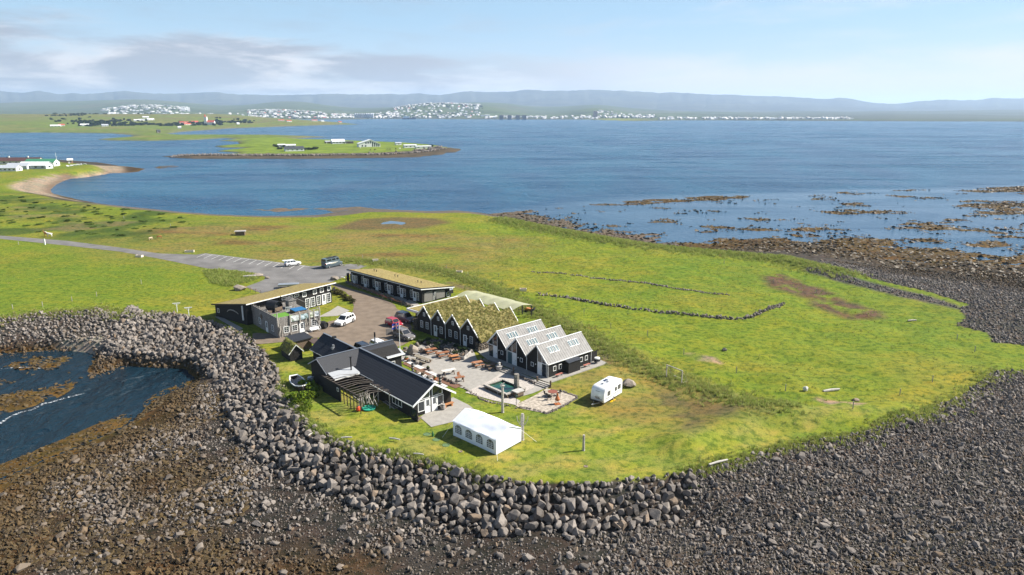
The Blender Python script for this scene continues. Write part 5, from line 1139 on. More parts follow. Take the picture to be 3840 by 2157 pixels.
# ------------------------------------------------------------------ vehicles
TYRE = M('tyre_rubber', (.02, .02, .02), .85, .2, 6); RIM = M('alloy_rim', (.45, .45, .46), .3, .1, 6, metal=.7); CARGL = M('car_glass', (.012, .015, .019), .05, .1, 1, spec=1.0)
LAMPW = M('headlamp', (.75, .77, .80), .1, .05, 3, spec=.9); LAMPR = M('tail_lamp', (.40, .02, .02), .2, .1, 3, spec=.8); PLAST = M('black_plastic', (.022, .022, .024), .6, .2, 5)
def paint(name, c): return M(name, c, .22, .04, 2, spec=.7)
def vehicle(name, loc, rz, L, W, H, pm, label, style='suv', wr=.38, roofm=None, group=None, tail=None, cat='car'):
    T = empty(name, loc, rz, label, cat, group); hw = W / 2
    gc = .24 if style != 'hatch' else .18; van = style == 'van'
    belt = H * (.60 if not van else .58); hood = H * (.56 if not van else .47)
    nose = L / 2; rear = -L / 2
    ws0 = nose - L * (.25 if not van else .13); ws1 = nose - L * (.43 if not van else .24)       # windscreen foot and head
    rb0 = rear + L * (.03 if not van else .005); rb1 = rear + L * (.10 if not van else .02)
    # lower body: lofted sections (x, bottom, top, half width)
    S = [(rear, gc + .2, belt - .12, hw * .86), (rear + .10, gc + .05, belt, hw * .96), (rear + L * .2, gc, belt + .01, hw), (ws1, gc, belt, hw), (ws0, gc, hood + .06, hw), (nose - L * .10, gc, hood - .02, hw * .97), (nose - .10, gc + .05, hood - .12, hw * .90), (nose, gc + .18, hood - .28, hw * .74)]
    vs, fs = [], []
    for x, z0, z1, w in S: vs += [(x, -w * .93, z0), (x, -w, z0 + .12), (x, -w, z1 - .14), (x, -w * .90, z1), (x, w * .90, z1), (x, w, z1 - .14), (x, w, z0 + .12), (x, w * .93, z0)]
    for i in range(len(S) - 1):
        for k in range(8): a, b = i * 8 + k, i * 8 + (k + 1) % 8; fs.append((a, a + 8, b + 8, b))
    fs += [tuple(range(8)), tuple(range((len(S) - 1) * 8, len(S) * 8))[::-1]]
    bd = MB().add(vs, fs).build('body', pm, T, True); bd.data.set_sharp_from_angle(angle=R(32))
    # cabin
    bw, tw = hw * .93, hw * (.78 if not van else .86); zt = H
    cab = [(rb0, -bw, belt - .03), (ws0 - .02, -bw, belt - .06), (ws0 - .02, bw, belt - .06), (rb0, bw, belt - .03), (rb1, -tw, zt - .03), (ws1, -tw, zt), (ws1, tw, zt), (rb1, tw, zt - .03)]
    MB().add(cab, [(0, 1, 5, 4), (1, 2, 6, 5), (2, 3, 7, 6), (3, 0, 4, 7), (4, 5, 6, 7)]).build('cabin', pm, T)
    MB().slab([(rb1 + .02, -tw + .02, zt - .01), (ws1 - .02, -tw + .02, zt + .02), (ws1 - .02, tw - .02, zt + .02), (rb1 + .02, tw - .02, zt - .01)], .03).build('roof', roofm or pm, T)
    def lerp(a, b, f): return tuple(p + (q - p) * f for p, q in zip(a, b))
    def panel(nm, A, B, Cc, Dd, off, m=CARGL, f0=.08, f1=.92, g0=.1, g1=.9):
        q = lambda u, v: Vector(lerp(lerp(A, B, u), lerp(Dd, Cc, u), v)); p4 = [q(f0, g0), q(f1, g0), q(f1, g1), q(f0, g1)]
        n = (p4[1] - p4[0]).cross(p4[3] - p4[0]).normalized(); c = sum(p4, Vector()) / 4
        if n.dot(c - Vector((0, 0, c.z))) < 0: n = -n
        return MB().prism([p - n * .02 for p in p4], n * (.02 + off)).build(nm, m, T)
    panel('windscreen', cab[1], cab[2], cab[6], cab[5], .012, f0=.06, f1=.94, g0=.12)
    panel('rear_window', cab[3], cab[0], cab[4], cab[7], .012, g0=.2 if not van else .35)
    for a, b, c, d in ((0, 1, 5, 4), (2, 3, 7, 6)):
        s0 = [(.05, .36), (.40, .66), (.69, .93)] if not van else ([(.80, .96), (.10, .42), (.48, .72)] if a == 0 else [(.04, .20), (.28, .52), (.58, .9)])
        for u0, u1 in s0: panel('side_window', cab[a], cab[b], cab[c], cab[d], .01, f0=u0, f1=u1, g0=.16 if not van else .42, g1=.84)
    # wheels
    wb = L * (.295 if not van else .335)
    for x in (wb, -wb * (1.0 if not van else .90)):
        for s in (-1, 1):
            Tm = Matrix.Translation((x, s * (hw - .10), wr)) @ Matrix.Rotation(R(90) * -s, 4, 'X')
            w = MB().lathe([(wr * .55, -.10), (wr * .96, -.11), (wr, -.06), (wr, .06), (wr * .96, .115), (wr * .62, .12)], 16, Tm).build('wheel', TYRE, T)
            b = MB().lathe([(wr * .62, .10), (wr * .60, .125), (wr * .2, .13)], 10, Tm)
            b.build('rim', RIM if style != 'dark' else PLAST, w)
            MB().lathe([(wr * 1.12, .0), (wr * 1.12, .075), (wr * .9, .08)], 16, Tm).build('wheel_arch', PLAST, T)
    for s in (-1, 1):
        MB().cbox((nose - .10, s * hw * .68, hood - .22), (.12, hw * .36, .16)).build('headlight', LAMPW, T); MB().cbox((rear + .04, s * hw * .82, belt - .22), (.10, hw * .22, .28)).build('tail_light', LAMPR, T)
        MB().cbox((ws0 - .12, s * (hw + .09), belt + .08), (.10, .16, .13)).build('mirror', pm, T)
    MB().cbox((nose - .03, 0, gc + .22), (.10, W * .62, .18)).build('grille', PLAST, T); MB().cbox((nose + .03, 0, gc + .22), (.02, .5, .11)).build('number_plate', WHITE, T)
    MB().cbox((rear - .01, 0, gc + .3), (.06, W * .9, .16)).build('bumper', PLAST if style != 'hatch' else pm, T)
    if style == 'suv':
        for s in (-1, 1): MB().tube([(rb1 + .25, s * tw * .86, zt + .07), (ws1 - .15, s * tw * .86, zt + .09)], .022, 5).build('roof_rail', PLAST, T)
    if tail == 'up': MB().slab([(rb1 - .95, -tw, zt + .02), (rb1, -tw, zt + .06), (rb1, tw, zt + .06), (rb1 - .95, tw, zt + .02)], .06).build('open_tailgate', pm, T)
    if tail == 'side': MB().prism([(rear, -hw * .9, .5), (rear - .25, -hw * 1.0 - 1.1, .5), (rear - .25, -hw - 1.05, zt - .1), (rear, -hw * .88, zt - .1)], (-.1, 0, 0)).build('open_rear_door', pm, T); MB().lathe([(.34, 0), (.36, .16), (.1, .18)], 12, Matrix.Translation((rear - .2, -hw - .5, 1.0)) @ Matrix.Rotation(R(-90), 4, 'Y')).build('spare_wheel', TYRE, T)
    return T
def gp(u, v, z=.035): p = G(u, v, 0); return (p[0], p[1], z)
GREYP = paint('grey_metallic', (.17, .155, .145)); WHITEP = paint('white_gloss', (.80, .80, .79)); REDP = paint('red_gloss', (.36, .015, .03)); BLUEP = paint('dark_blue_black', (.022, .028, .042)); MAUVE = paint('mauve_grey', (.16, .13, .135)); VANP = paint('blue_grey_van', (.085, .115, .13))
vehicle('parked_car', (-33.7, 136.1, .035), R(-113), 4.9, 1.95, 1.85, WHITEP, 'white off-road car with large tyres alone in the gravel yard', wr=.47)
vehicle('parked_car', gp(1478, 1222), R(-43), 3.95, 1.75, 1.5, REDP, 'small red hatchback between the two grey cars', 'hatch', .31)
vehicle('parked_car', gp(1521, 1205), R(-43), 4.85, 2.0, 1.8, MAUVE, 'mauve-grey car with a black roof, nose to the turf house', wr=.41, roofm=BLUEP)
vehicle('parked_car', (-20.4, 126.5, .035), R(-43), 4.85, 1.9, 1.85, GREYP, 'grey off-road car with its rear door swung open by the flagpole', wr=.40, tail='side')
p_ = G(1366, 1303, 1.2); vehicle('parked_car', (p_[0], p_[1], .035), R(-48), 4.7, 1.9, 1.78, BLUEP, 'black car half hidden behind the dark restaurant roof', 'suv', .38)
p_ = G(1420, 1290, 1.1); vehicle('parked_car', (p_[0], p_[1] + .6, .035), R(-48), 4.3, 1.8, 1.45, WHITEP, 'white car behind the roof beside the steel flue', 'hatch', .32)
vehicle('parked_car', gp(1098, 996), R(38), 4.4, 1.85, 1.65, WHITEP, 'white car in a bay of the car park with its tailgate raised', 'suv', .35, tail='up')
V = vehicle('camper_van', gp(1246, 1001), R(55), 6.0, 2.05, 2.65, VANP, 'tall blue-grey camper van parked at the end of the car park', 'van', .36, cat='van')
MB().box(-1.4, .6, -1.045, -1.03, 1.15, 1.32).box(-.4, 1.2, -1.045, -1.03, 1.36, 1.44).build('van_lettering', M('pale_lettering', (.55, .52, .40), .6, .4, 9), V); MB().cbox((-.6, 0, 2.72), (2.2, 1.3, .06)).cbox((1.1, 0, 2.76), (.7, .7, .12)).build('roof_hatch', PLAST, V)
# caravan
px_, py_, _ = G(2264, 1524)
T = empty('caravan', (px_, py_, 0), R(51.8), 'white touring caravan standing on the lawn', 'caravan')
CW = paint('caravan_white', (.82, .82, .81)); L, W_ = 5.4, 2.3
prof = [(.15, .42), (-.02, .75), (0, 1.35), (.16, 2.15), (.42, 2.52), (.8, 2.66), (L - .5, 2.68), (L - .12, 2.58), (L, 2.35), (L, .42)]
ins = [0, .05, .12]; rings = []
vs, fs = [], []
for y_, k in ((0, .16), (.05, .05), (.16, 0), (W_ - .16, 0), (W_ - .05, .05), (W_, .16)):
    cx, cz = L / 2, 1.5
    vs += [(x + (k if x < cx else -k), y_, z - (k if z > cz else -k * .2)) for x, z in prof]
n = len(prof)
for j in range(5):
    for i in range(n): a = j * n + i; b = j * n + (i + 1) % n; fs.append((a, b, b + n, a + n))
fs += [tuple(range(n))[::-1], tuple(range(5 * n, 6 * n))]
bd = MB().add(vs, fs).build('body', CW, T, True); bd.data.set_sharp_from_angle(angle=R(35))
GREYGL = M('smoked_window', (.10, .105, .11), .2, .25, 4, spec=.7)
for a, b, z0, z1 in ((1.0, 1.75, 1.25, 1.95), (3.1, 3.65, 1.35, 1.95), (3.95, 4.75, 1.35, 2.05)):
    f = MB().box(a, b, -.03, .01, z0, z1).build('side_window', PLAST, T); MB().box(a + .06, b - .06, -.04, -.029, z0 + .06, z1 - .06).build('pane', GREYGL, f)
f = MB().prism([(-.035, .75, 1.0), (-.035, 1.5, 1.0), (.09, 1.62, 1.75), (.09, .63, 1.75)], (.05, 0, 0)).build('front_window', PLAST, T); MB().prism([(-.047, .82, 1.07), (-.047, 1.43, 1.07), (.075, 1.52, 1.68), (.075, .72, 1.68)], (.02, 0, 0)).build('pane', CARGL, f)
MB().prism([(.115, .75, 1.98), (.115, 1.5, 1.98), (.135, 1.5, 2.06), (.135, .75, 2.06)], (.03, 0, 0)).build('name_strip', M('dark_script', (.06, .07, .09), .6, .9, 14, col2=(.6, .6, .62)), T)
MB().box(.6, 2.4, -.014, .004, .92, .98).box(2.6, 5.1, -.014, .004, 1.02, 1.09).build('side_stripe', GREYGL, T)
MB().box(2.6, 3.5, 1.35, 1.85, 2.69, 2.73).build('solar_panel', M('solar_cells', (.02, .03, .07), .15, .1, 4, spec=.8), T)
for x_, y_ in ((2.35, .75), (1.25, .95)): h = MB().box(x_, x_ + .6, y_, y_ + .6, 2.67, 2.76).build('roof_hatch', CW, T); MB().box(x_ + .08, x_ + .52, y_ + .08, y_ + .52, 2.76, 2.775).build('pane', GREYGL, h)
for y_, s in ((.08, 1), (W_ - .08, -1)):
    w = MB().lathe([(.2, -.09), (.31, -.09), (.33, 0), (.31, .09), (.2, .09)], 14, Matrix.Translation((2.75, y_, .33)) @ Matrix.Rotation(R(90) * s, 4, 'X')).build('wheel', TYRE, T); MB().lathe([(.19, .08), (.17, .1), (.05, .1)], 10, Matrix.Translation((2.75, y_, .33)) @ Matrix.Rotation(R(90) * s, 4, 'X')).build('rim', RIM, w)
MB().tube([(.3, .5, .42), (-1.25, 1.15, .42), (.3, 1.8, .42)], .05, 5).tube([(-1.1, 1.15, .42), (-1.1, 1.15, 0)], .04, 5).cbox((-1.35, 1.15, .46), (.3, .12, .12)).build('drawbar', STEEL, T)
MB().tube([(-.12, .1, .75), (-.5, .1, .75), (-.5, 2.2, .75), (-.12, 2.2, .75)], .035, 5).tube([(-.3, .1, .75), (-.3, .15, 1.05), (-.3, 1.2, 1.05)], .025, 5).box(-.5, -.15, .3, 2.0, .62, .68).build('bicycle_rack', PLAST, T)
for x_ in (.5, L - .5):
    for y_ in (.25, W_ - .25): MB().tube([(x_, y_, 0), (x_, y_, .5)], .04, 5).build('corner_steady', STEEL, T)
YEL = M('yellow_plastic', (.75, .45, .01), .6, .1, 4)
for dx in (2.2, 3.0): b = tag(MB().prism([(-.3, -.12, 0), (.3, -.12, 0), (.3, -.12, .14), (.1, -.12, .14)], (0, .24, 0)).build('levelling_ramp', YEL), 'yellow levelling wedge under the caravan, %s wheel' % ('before the' if dx < 2.5 else 'behind the'), 'wedge', 'yellow caravan wedges'); b.matrix_world = Rz(R(51.8), (px_, py_, 0)) @ Rz(0 if dx < 2.5 else math.pi, (dx, .0, 0))

# ------------------------------------------------------------------ lone rocks, posts, flag, goal
LICHEN = stone_mat('pale_rock', (.26, .22, .18), (.34, .29, .24))
def boulder(u, v, w, h, label, seed, m=None, cat='boulder', group=None, rz=0):
    x, y, z = at(u, v); b = MB().blob((0, 0, h * .36), (w / 2, w * .42, h * .66), 26, seed); o = b.build('boulder', m or LICHEN); o.location = (x, y, z - .02); o.rotation_euler[2] = rz; return tag(o, label, cat, group)
boulder(2356, 1449, 2.5, 1.2, 'big pale boulder on the grass behind the caravan', 5); boulder(900, 1088, 3.2, 1.4, 'large pale boulder at the lower corner of the car park', 6); boulder(1255, 1050, 2.3, 1.1, 'rounded boulder where the chain fence starts by the car park', 7)
boulder(966, 1036, 3.0, .8, 'flat pale boulder on the grass tip beside the car park', 8); boulder(1002, 1045, 1.2, .6, 'small rock at the outer point of the grass tip', 9)
boulder(1549, 1329, 2.1, 2.0, 'tall pale standing boulder among the terrace tables', 10); boulder(1588, 1322, 1.5, 1.0, 'squat boulder right of the tall standing boulder', 11); boulder(1575, 1315, 1.3, .6, 'low rock behind the tall standing boulder', 12, STONE); boulder(1603, 1310, 1.0, .7, 'round rock beside the nearest garden bed', 13)
boulder(1521, 1313, 1.0, .7, 'grey rock on the lawn edge below the flagpole', 14, STONE); boulder(1563, 1300, 1.1, .9, 'dark cone of stones on the grass behind the terrace', 15, STONE); boulder(2716, 1316, .0 + 1.0, .6, 'dark little rock by the worn grass path', 16, STONE); boulder(3020, 1466, .9, .8, 'white egg-shaped stone in the eastern field', 17, M('white_stone', (.62, .60, .56), .8, .1)); boulder(3209, 1504, 1.2, .5, 'half-buried grey rock near the eastern bank', 18)
def log_post(name, u, v, h, r, label, m=LOG, cat='post', lean=0, group=None):
    x, y, z = at(u, v); T = empty(name, (x, y, z), 0, label, cat, group)
    MB().tube([(0, 0, -.1), (.01, .02, .25), (lean * .5, 0, h * .5), (lean, 0, h)], [r * 1.35, r * 1.05, r, r * .92], 9).build('trunk', m, T, False); return T
T = log_post('bird_post', 1884.6, 1547, 4.05, .19, 'tall bleached post topped by a carved bird'); MB().box(-.35, .35, -.2, .2, 4.0, 4.1).build('perch', LOG, T); MB().tube([(-.3, 0, 4.25), (-.1, 0, 4.3), (.12, 0, 4.32), (.2, 0, 4.5), (.3, 0, 4.5)], [.02, .12, .1, .06, .02], 6).build('carved_bird', LOG, T)
T = log_post('branched_post', 1959, 1650, 3.7, .2, 'bleached post with upswept branches beside the tent')
for a, b in ((-1, 1.0), (1, .95), (.35, 1.15), (-.45, 1.1)): MB().tube([(0, 0, 1.9), (a * .3, 0, 2.2), (a * .62, .05, 2.7), (a * .72, .05, 2.0 + b * 1.35)], [.07, .06, .05, .03], 6).build('branch', LOG, T)
log_post('wooden_post', 2188, 1690, 2.15, .16, 'short plain post standing alone on the seaward lawn')
x, y, z = at(1623, 1637); tag(MB().lathe([(.13, 0), (.13, .5), (.06, .6), (.06, .72)], 10, Matrix.Translation((x, y, z))).build('green_standpipe', M('green_paint', (.03, .14, .05), .5, .1)), 'small green standpipe in the lawn left of the tent', 'standpipe')
for k, (u, v) in enumerate(((1601, 1629), (1636, 1649), (1673, 1670))): x, y, z = at(u, v); tag(MB().lathe([(.5, -.02), (.5, .03), (.42, .035), (.42, -.01), (.1, -.01)], 14, Matrix.Translation((x, y, z + .012))).build('manhole_cover', M('green_lid', (.10, .16, .07), .8, .2)), 'round green manhole lid in the lawn, %s of three from the tent' % ('farthest', 'middle', 'nearest')[k], 'manhole', 'manhole lids by the tent')
for u, v, l in ((1727, 1694, 'little ring of stones on the lawn below the tent'), (2197, 1750, 'little stone ring on the lawn near the wall brink')): x, y, z = at(u, v); tag(MB().lathe([(.26, 0), (.28, .06), (.18, .07), (.16, .01), (.05, .01)], 12, Matrix.Translation((x, y, z))).build('stone_ring', M('brown_stone', (.22, .17, .12), .9)), l, 'stone ring')
T = empty('flagpole', (-19.96, 118.95, 0), R(200), 'white flagpole flying a blue flag with a white-edged red cross', 'flagpole')
MB().tube([(0, 0, 0), (0, 0, 5.6)], [.07, .045], 8).build('pole', WHITE, T); MB().lathe([(.02, 5.6), (.09, 5.66), (.02, 5.74)], 8).build('finial', M('gilt', (.5, .25, .06), .4), T)
def flag_piece(nm, u0, u1, v0, v1, off, m, par):
    b = MB(); nu = 14; vs = []
    for j in (0, 1):
        for i in range(nu + 1):
            u = u0 + (u1 - u0) * i / nu; vv = v0 + (v1 - v0) * j
            vs.append((.06 + u * 1.15, math.sin(u * 7) * .10 * u, 5.45 - vv * 1.05 - .18 * u * u))
    b.add([(p[0], p[1] - off, p[2]) for p in vs] + [(p[0], p[1] + off, p[2]) for p in vs], [(i, i + 1, nu + 2 + i, nu + 1 + i) for i in range(nu)] + [(2 * nu + 2 + i + nu + 1, 2 * nu + 2 + i + nu + 2, 2 * nu + 2 + i + 1, 2 * nu + 2 + i) for i in range(nu)]); return b.build(nm, m, par)
fl = flag_piece('flag', 0, 1, 0, 1, .004, M('flag_blue', (.01, .04, .28), .7, .05), T)
fw = M('flag_white', (.8, .8, .8), .7, .03); fr_ = M('flag_red', (.55, .01, .03), .7, .05)
flag_piece('white_cross', .28, .44, 0, 1, .010, fw, fl); flag_piece('white_cross', 0, 1, .39, .61, .010, fw, fl); flag_piece('red_cross', .32, .40, 0, 1, .016, fr_, fl); flag_piece('red_cross', 0, 1, .445, .555, .016, fr_, fl)
T = empty('football_goal', (24.7, 105.92, float(HT(24.7, 105.9))), math.atan2(-2.68, 1.82), 'small wooden football goal frame by the rough grass', 'goal')
for x_ in (0, 3.24): MB().box(x_ - .06, x_ + .06, -.06, .06, 0, 2.0).build('upright', LOG, T)
MB().box(-.1, 3.34, -.06, .06, 2.0, 2.12).build('crossbar', LOG, T); MB().box(-.06, .06, .06, 1.3, 0, .1).box(3.18, 3.3, .06, 1.3, 0, .1).box(-.06, 3.3, 1.3, 1.42, 0, .1).build('ground_frame', LOG, T); MB().tube([(0, .05, 1.98), (0, 1.3, .1)], .025, 5).tube([(3.24, .05, 1.98), (3.24, 1.3, .1)], .025, 5).build('stay', LOG, T)
# boat
A, B = Vector(at(980 + 655 * .2488, 1200 + 1150 * .2488)), Vector(at(980 + 440 * .2488, 1200 + 880 * .2488)); Lb = min((B - A).length, 5.6)
T = empty('rowing_boat', ((A.x + B.x) / 2 + .2, (A.y + B.y) / 2, max(A.z, 0) + .05), math.atan2(A.y - B.y, A.x - B.x), 'old white rowing boat with a planked floor beached in the weeds', 'boat')
st = [(-.5, .62, .95), (-.3, .95, .82), (0, 1.08, .78), (.25, .92, .84), (.42, .5, .98), (.5, .08, 1.12)]
def hull(off, zb): return [[(x * Lb, -w * (1 - off) , z - off * .1), (x * Lb, -w * .8 * (1 - off), .38 + zb), (x * Lb, 0, .05 + zb), (x * Lb, w * .8 * (1 - off), .38 + zb), (x * Lb, w * (1 - off), z - off * .1)] for x, w, z in st]
o_, i_ = hull(0, 0), hull(.12, .14)
b = MB(); vs = [p for r_ in o_ for p in r_]; b.add(vs, [(i * 5 + k, i * 5 + k + 1, (i + 1) * 5 + k + 1, (i + 1) * 5 + k) for i in range(5) for k in range(4)] + [(0, 1, 2, 3, 4)]); b.build('hull', M('dark_hull', (.06, .045, .04), .6, .3, 4), T, True)
b = MB(); vs = [p for r_ in i_ for p in r_]; b.add(vs, [(i * 5 + k, (i + 1) * 5 + k, (i + 1) * 5 + k + 1, i * 5 + k + 1) for i in range(5) for k in range(4)]); b.build('lining', WOODGREY, T)
for s in (0, 4): MB().tube([Vector(o_[i][s]) for i in range(6)], .09, 6).build('gunwale', WHITE, T)
MB().tube([o_[0][0], o_[0][4]], .1, 6).build('transom_rail', WHITE, T)
for k, x_ in enumerate((-.32, -.2, -.1, 0, .1)): MB().box(x_ * Lb - .16, x_ * Lb + .16, -.85, .85, .52, .56).build('floor_board', WOODGREY, T)
MB().box(.2 * Lb, .26 * Lb, -.75, .75, .6, .65).build('thwart', WOODGREY, T); MB().cbox((.32 * Lb, .1, .7), (.3, .25, .2)).build('orange_crate', M('orange_plastic', (.7, .22, .02), .5), T)
# pool of stone with timber rim
p4 = [G(1660 + a * .12442, 1400 + b * .12442, .62) for a, b in ((1340, 350), (1785, 195), (2385, 470), (1960, 600))]
cx, cy = sum(p[0] for p in p4) / 4, sum(p[1] for p in p4) / 4
T = empty('stone_pool', (cx, cy, .06), R(42), 'raised pool of dark green water with stone walls and timber rim', 'pool')
hl, hw_ = 2.6, 1.9
def ringbox(a, b, t0, z0, z1): return MB().box(-a, a, -b, -b + t0, z0, z1).box(-a, a, b - t0, b, z0, z1).box(-a, -a + t0, -b + t0, b - t0, z0, z1).box(a - t0, a, -b + t0, b - t0, z0, z1)
ringbox(hw_, hl, .3, 0, .52).build('core', MATS['earth_core'], T); ringbox(hw_ + .08, hl + .08, .42, .521, .66).build('timber_rim', LOG, T)
drystone(T, 'stone_face', -hw_, hw_, -hl, -hl, 0, .52, '-y', .22, 11, 0); drystone(T, 'stone_face', -hw_, -hw_, -hl, hl, 0, .52, '-x', .22, 12, 0)
MB().box(-hw_ + .29, hw_ - .29, -hl + .29, hl - .29, .3, .36).build('water', M('green_pool_water', (.004, .05, .035), .04, .5, 1.2, spec=1.0, col2=(.01, .09, .05)), T)
T = empty('log_bench', (*G(1660 + 1480 * .12442, 1400 + 560 * .12442)[:2], .065), R(132), 'long weathered plank bench beside the stone pool', 'bench')
MB().box(-2.2, 2.2, -.22, .22, .45, .53).build('seat', LOG, T); MB().box(-2.0, 2.0, -.9, -.7, .0, .12).build('ground_log', LOG, T)
for x_ in (-1.6, 1.4): MB().box(x_, x_ + .1, -.2, .2, 0, .45).build('leg', LOG, T)
log_post('driftwood_pillar', 1660 + 2225 * .12442, 1400 + 520 * .12442, 2.7, .42, 'thick upright driftwood trunk at the pool corner', M('dark_driftwood', (.15, .13, .11), .9, .4, 4, bump=.06, col2=(.32, .29, .25)))
T = empty('stone_grill', (*G(1660 + 2270 * .12442, 1400 + 690 * .12442)[:2], .065), R(42), 'white-topped stone grill beside the driftwood trunk', 'grill'); MB().box(-.7, .7, -.5, .5, 0, .75).build('base', DRYSTONE, T); MB().box(-.8, .8, -.6, .6, .75, .9).build('slab', CONC, T); MB().box(-.55, .55, -.61, -.501, .2, .65).build('firebox', OLDWOOD, T)
T = empty('garden_lantern', (*G(1936, 1521)[:2], .06), 0, 'dark green garden lantern on a thin post', 'lantern'); MB().tube([(0, 0, 0), (0, 0, 1.15)], .04, 6).build('post', IRON, T); MB().lathe([(.05, 1.15), (.2, 1.4), (.2, 1.45), (.05, 1.6)], 8).build('lamp_head', M('dark_green', (.02, .05, .04), .4), T)
# round table, chairs, chiminea on the flagstones
x, y, _ = G(2072, 1487); T = empty('round_table', (x, y, .062), 0, 'round rust-red garden table on the flagstone corner', 'table'); MB().lathe([(.02, .70), (.72, .70), (.74, .73), (.72, .76), (.02, .76)], 20).build('table_top', M('table_red', (.22, .075, .05), .6, .15), T)
for a in range(3): MB().tube([(.1 * math.cos(a * 2.1), .1 * math.sin(a * 2.1), .7), (.15 * math.cos(a * 2.1), .15 * math.sin(a * 2.1), .35), (.5 * math.cos(a * 2.1), .5 * math.sin(a * 2.1), 0)], .04, 5).build('leg', IRON, T)
def chair(u, v, rz, label):
    x, y, _ = G(u, v); T = empty('iron_chair', (x, y, .062), rz, label, 'chair', 'iron chairs round the rust-red table'); MB().box(-.24, .24, -.24, .24, .42, .46).build('seat', IRON, T); MB().tube([(-.24, .24, .44), (-.24, .34, 1.0), (.24, .34, 1.0), (.24, .24, .44)], .03, 5).box(-.2, .2, .27, .30, .5, .92).build('backrest', IRON, T)
    for a in (-.2, .2):
        for b in (-.2, .2): MB().tube([(a, b, .42), (a * 1.3, b * 1.3, 0)], .025, 5).build('leg', IRON, T)
chair(2048, 1489, R(115), 'black iron chair left of the rust-red round table'); chair(2060, 1500, R(160), 'black iron chair in front of the rust-red round table'); chair(2094, 1485, R(-70), 'black iron chair half hidden behind the orange stove')
x, y, _ = G(2090, 1517); T = empty('garden_stove', (x, y, .062), R(20), 'orange rusty garden stove with a chimney on an iron stand', 'stove'); MB().lathe([(.12, .5), (.34, .65), (.36, .85), (.24, 1.1), (.13, 1.25), (.12, 1.7)], 14).build('body', RUST, T); MB().box(-.45, .45, -.4, .4, 0, .06).build('tray', RUST, T)
for a in range(4): MB().tube([(.2 * math.cos(a * 1.57 + .8), .2 * math.sin(a * 1.57 + .8), .6), (.34 * math.cos(a * 1.57 + .8), .34 * math.sin(a * 1.57 + .8), .05)], .025, 5).build('leg', IRON, T)

# ------------------------------------------------------------------ terrace tables and ornaments
def picnic(u, v, rz, l, m, label, benches=True, w=.9, h=.78, m2=None, cat='table', group='tables on the terrace', z=.048):
    x, y, _ = G(u, v); T = empty('picnic_table', (x, y, z), rz, label, cat, group)
    n = 4
    for k in range(n): MB().box(-l / 2, l / 2, -w / 2 + w * k / n + .01, -w / 2 + w * (k + 1) / n - .01, h - .06, h).build('top_plank', m, T)
    for x_ in (-l * .34, l * .34): MB().prism([(x_ - .05, -w * .2, h - .061), (x_ - .05, w * .2, h - .061), (x_ - .05, w * .62, 0), (x_ - .05, w * .48, 0), (x_ - .05, 0, h - .3), (x_ - .05, -w * .48, 0), (x_ - .05, -w * .62, 0)], (.1, 0, 0)).build('trestle', m2 or OLDWOOD, T)
    if benches:
        for s in (-1, 1):
            b = MB().box(-l / 2, l / 2, s * (w * .62 + .28) - .15, s * (w * .62 + .28) + .15, .42, .48).build('bench_seat', m, T)
            for x_ in (-l * .34, l * .34): MB().box(x_ - .08, x_ + .08, s * (w * .62 + .28) - .13, s * (w * .62 + .28) + .13, 0, .419).build('bench_leg', m2 or OLDWOOD, b)
    return T
picnic(1615, 1325, R(28), 2.2, REDWOOD, 'red-brown picnic table nearest the garden bed and boulders'); picnic(1661, 1338, R(28), 2.3, REDWOOD, 'red-brown picnic table in the middle of the terrace'); picnic(1704, 1350, R(28), 1.5, M('orange_wood', (.42, .19, .08), .6, .2), 'short orange-brown table and bench beside the stone bed corner')
picnic(1583, 1358, R(-42), 3.4, M('lichen_wood', (.22, .19, .14), .9, .3), 'long grey lichen-covered picnic table on the near terrace'); picnic(1526, 1324, R(20), 1.5, OLDWOOD, 'low dark brown table beside the tall standing boulder', False, .8, .5); picnic(1683, 1405, R(30), 2.4, M('pale_plank', (.58, .54, .48), .8, .15), 'pale plank table on the step above the deck', False)
picnic(1724, 1432, R(25), 1.6, REDWOOD, 'folding red-brown table at the lawn end of the deck', False, .75); picnic(1791, 1374, R(28), 1.7, M('light_redwood', (.36, .17, .09), .6, .2), 'square red table in the shadow below the raised walk', True); picnic(1839, 1384, R(30), 1.6, OLDWOOD, 'dark picnic table in the shade beside the stone steps', True)
picnic(1561, 1336, R(-20), 1.2, WOODGREY, 'small weathered log bench by the tall boulder foot', False, .5, .45, cat='bench')
for dx, lab in ((1.75, 'red slat bench against the black wall nearest the lawn corner'), (8.35, 'red slat bench against the black wall near the far corner')):
    q = Rz(R(42), (*G(2055, 1421)[:2], .16)) @ Vector((dx, -.75, 0)); T = empty('slat_bench', q, R(42), lab, 'bench', 'red benches along the gabled house'); MB().box(-.75, .75, -.2, .2, .42, .48).build('seat', M('faded_red', (.36, .13, .10), .7, .2), T)
    for x_ in (-.55, .55): MB().tube([(x_, -.18, 0), (x_, .16, .42)], .03, 5).tube([(x_, .18, 0), (x_, -.16, .42)], .03, 5).build('leg', IRON, T)
x, y, _ = G(1722, 1418); T = empty('garden_chair', (x, y, .048), R(40), 'red-brown folding chair behind the folding table', 'chair'); MB().box(-.25, .25, -.25, .25, .42, .46).build('seat', REDWOOD, T); MB().box(-.25, .25, .22, .27, .46, .95).build('backrest', REDWOOD, T)
for a in (-.22, .22): MB().tube([(a, -.2, 0), (a, .2, .44)], .025, 5).tube([(a, .2, 0), (a, -.2, .44)], .025, 5).build('leg', REDWOOD, T)
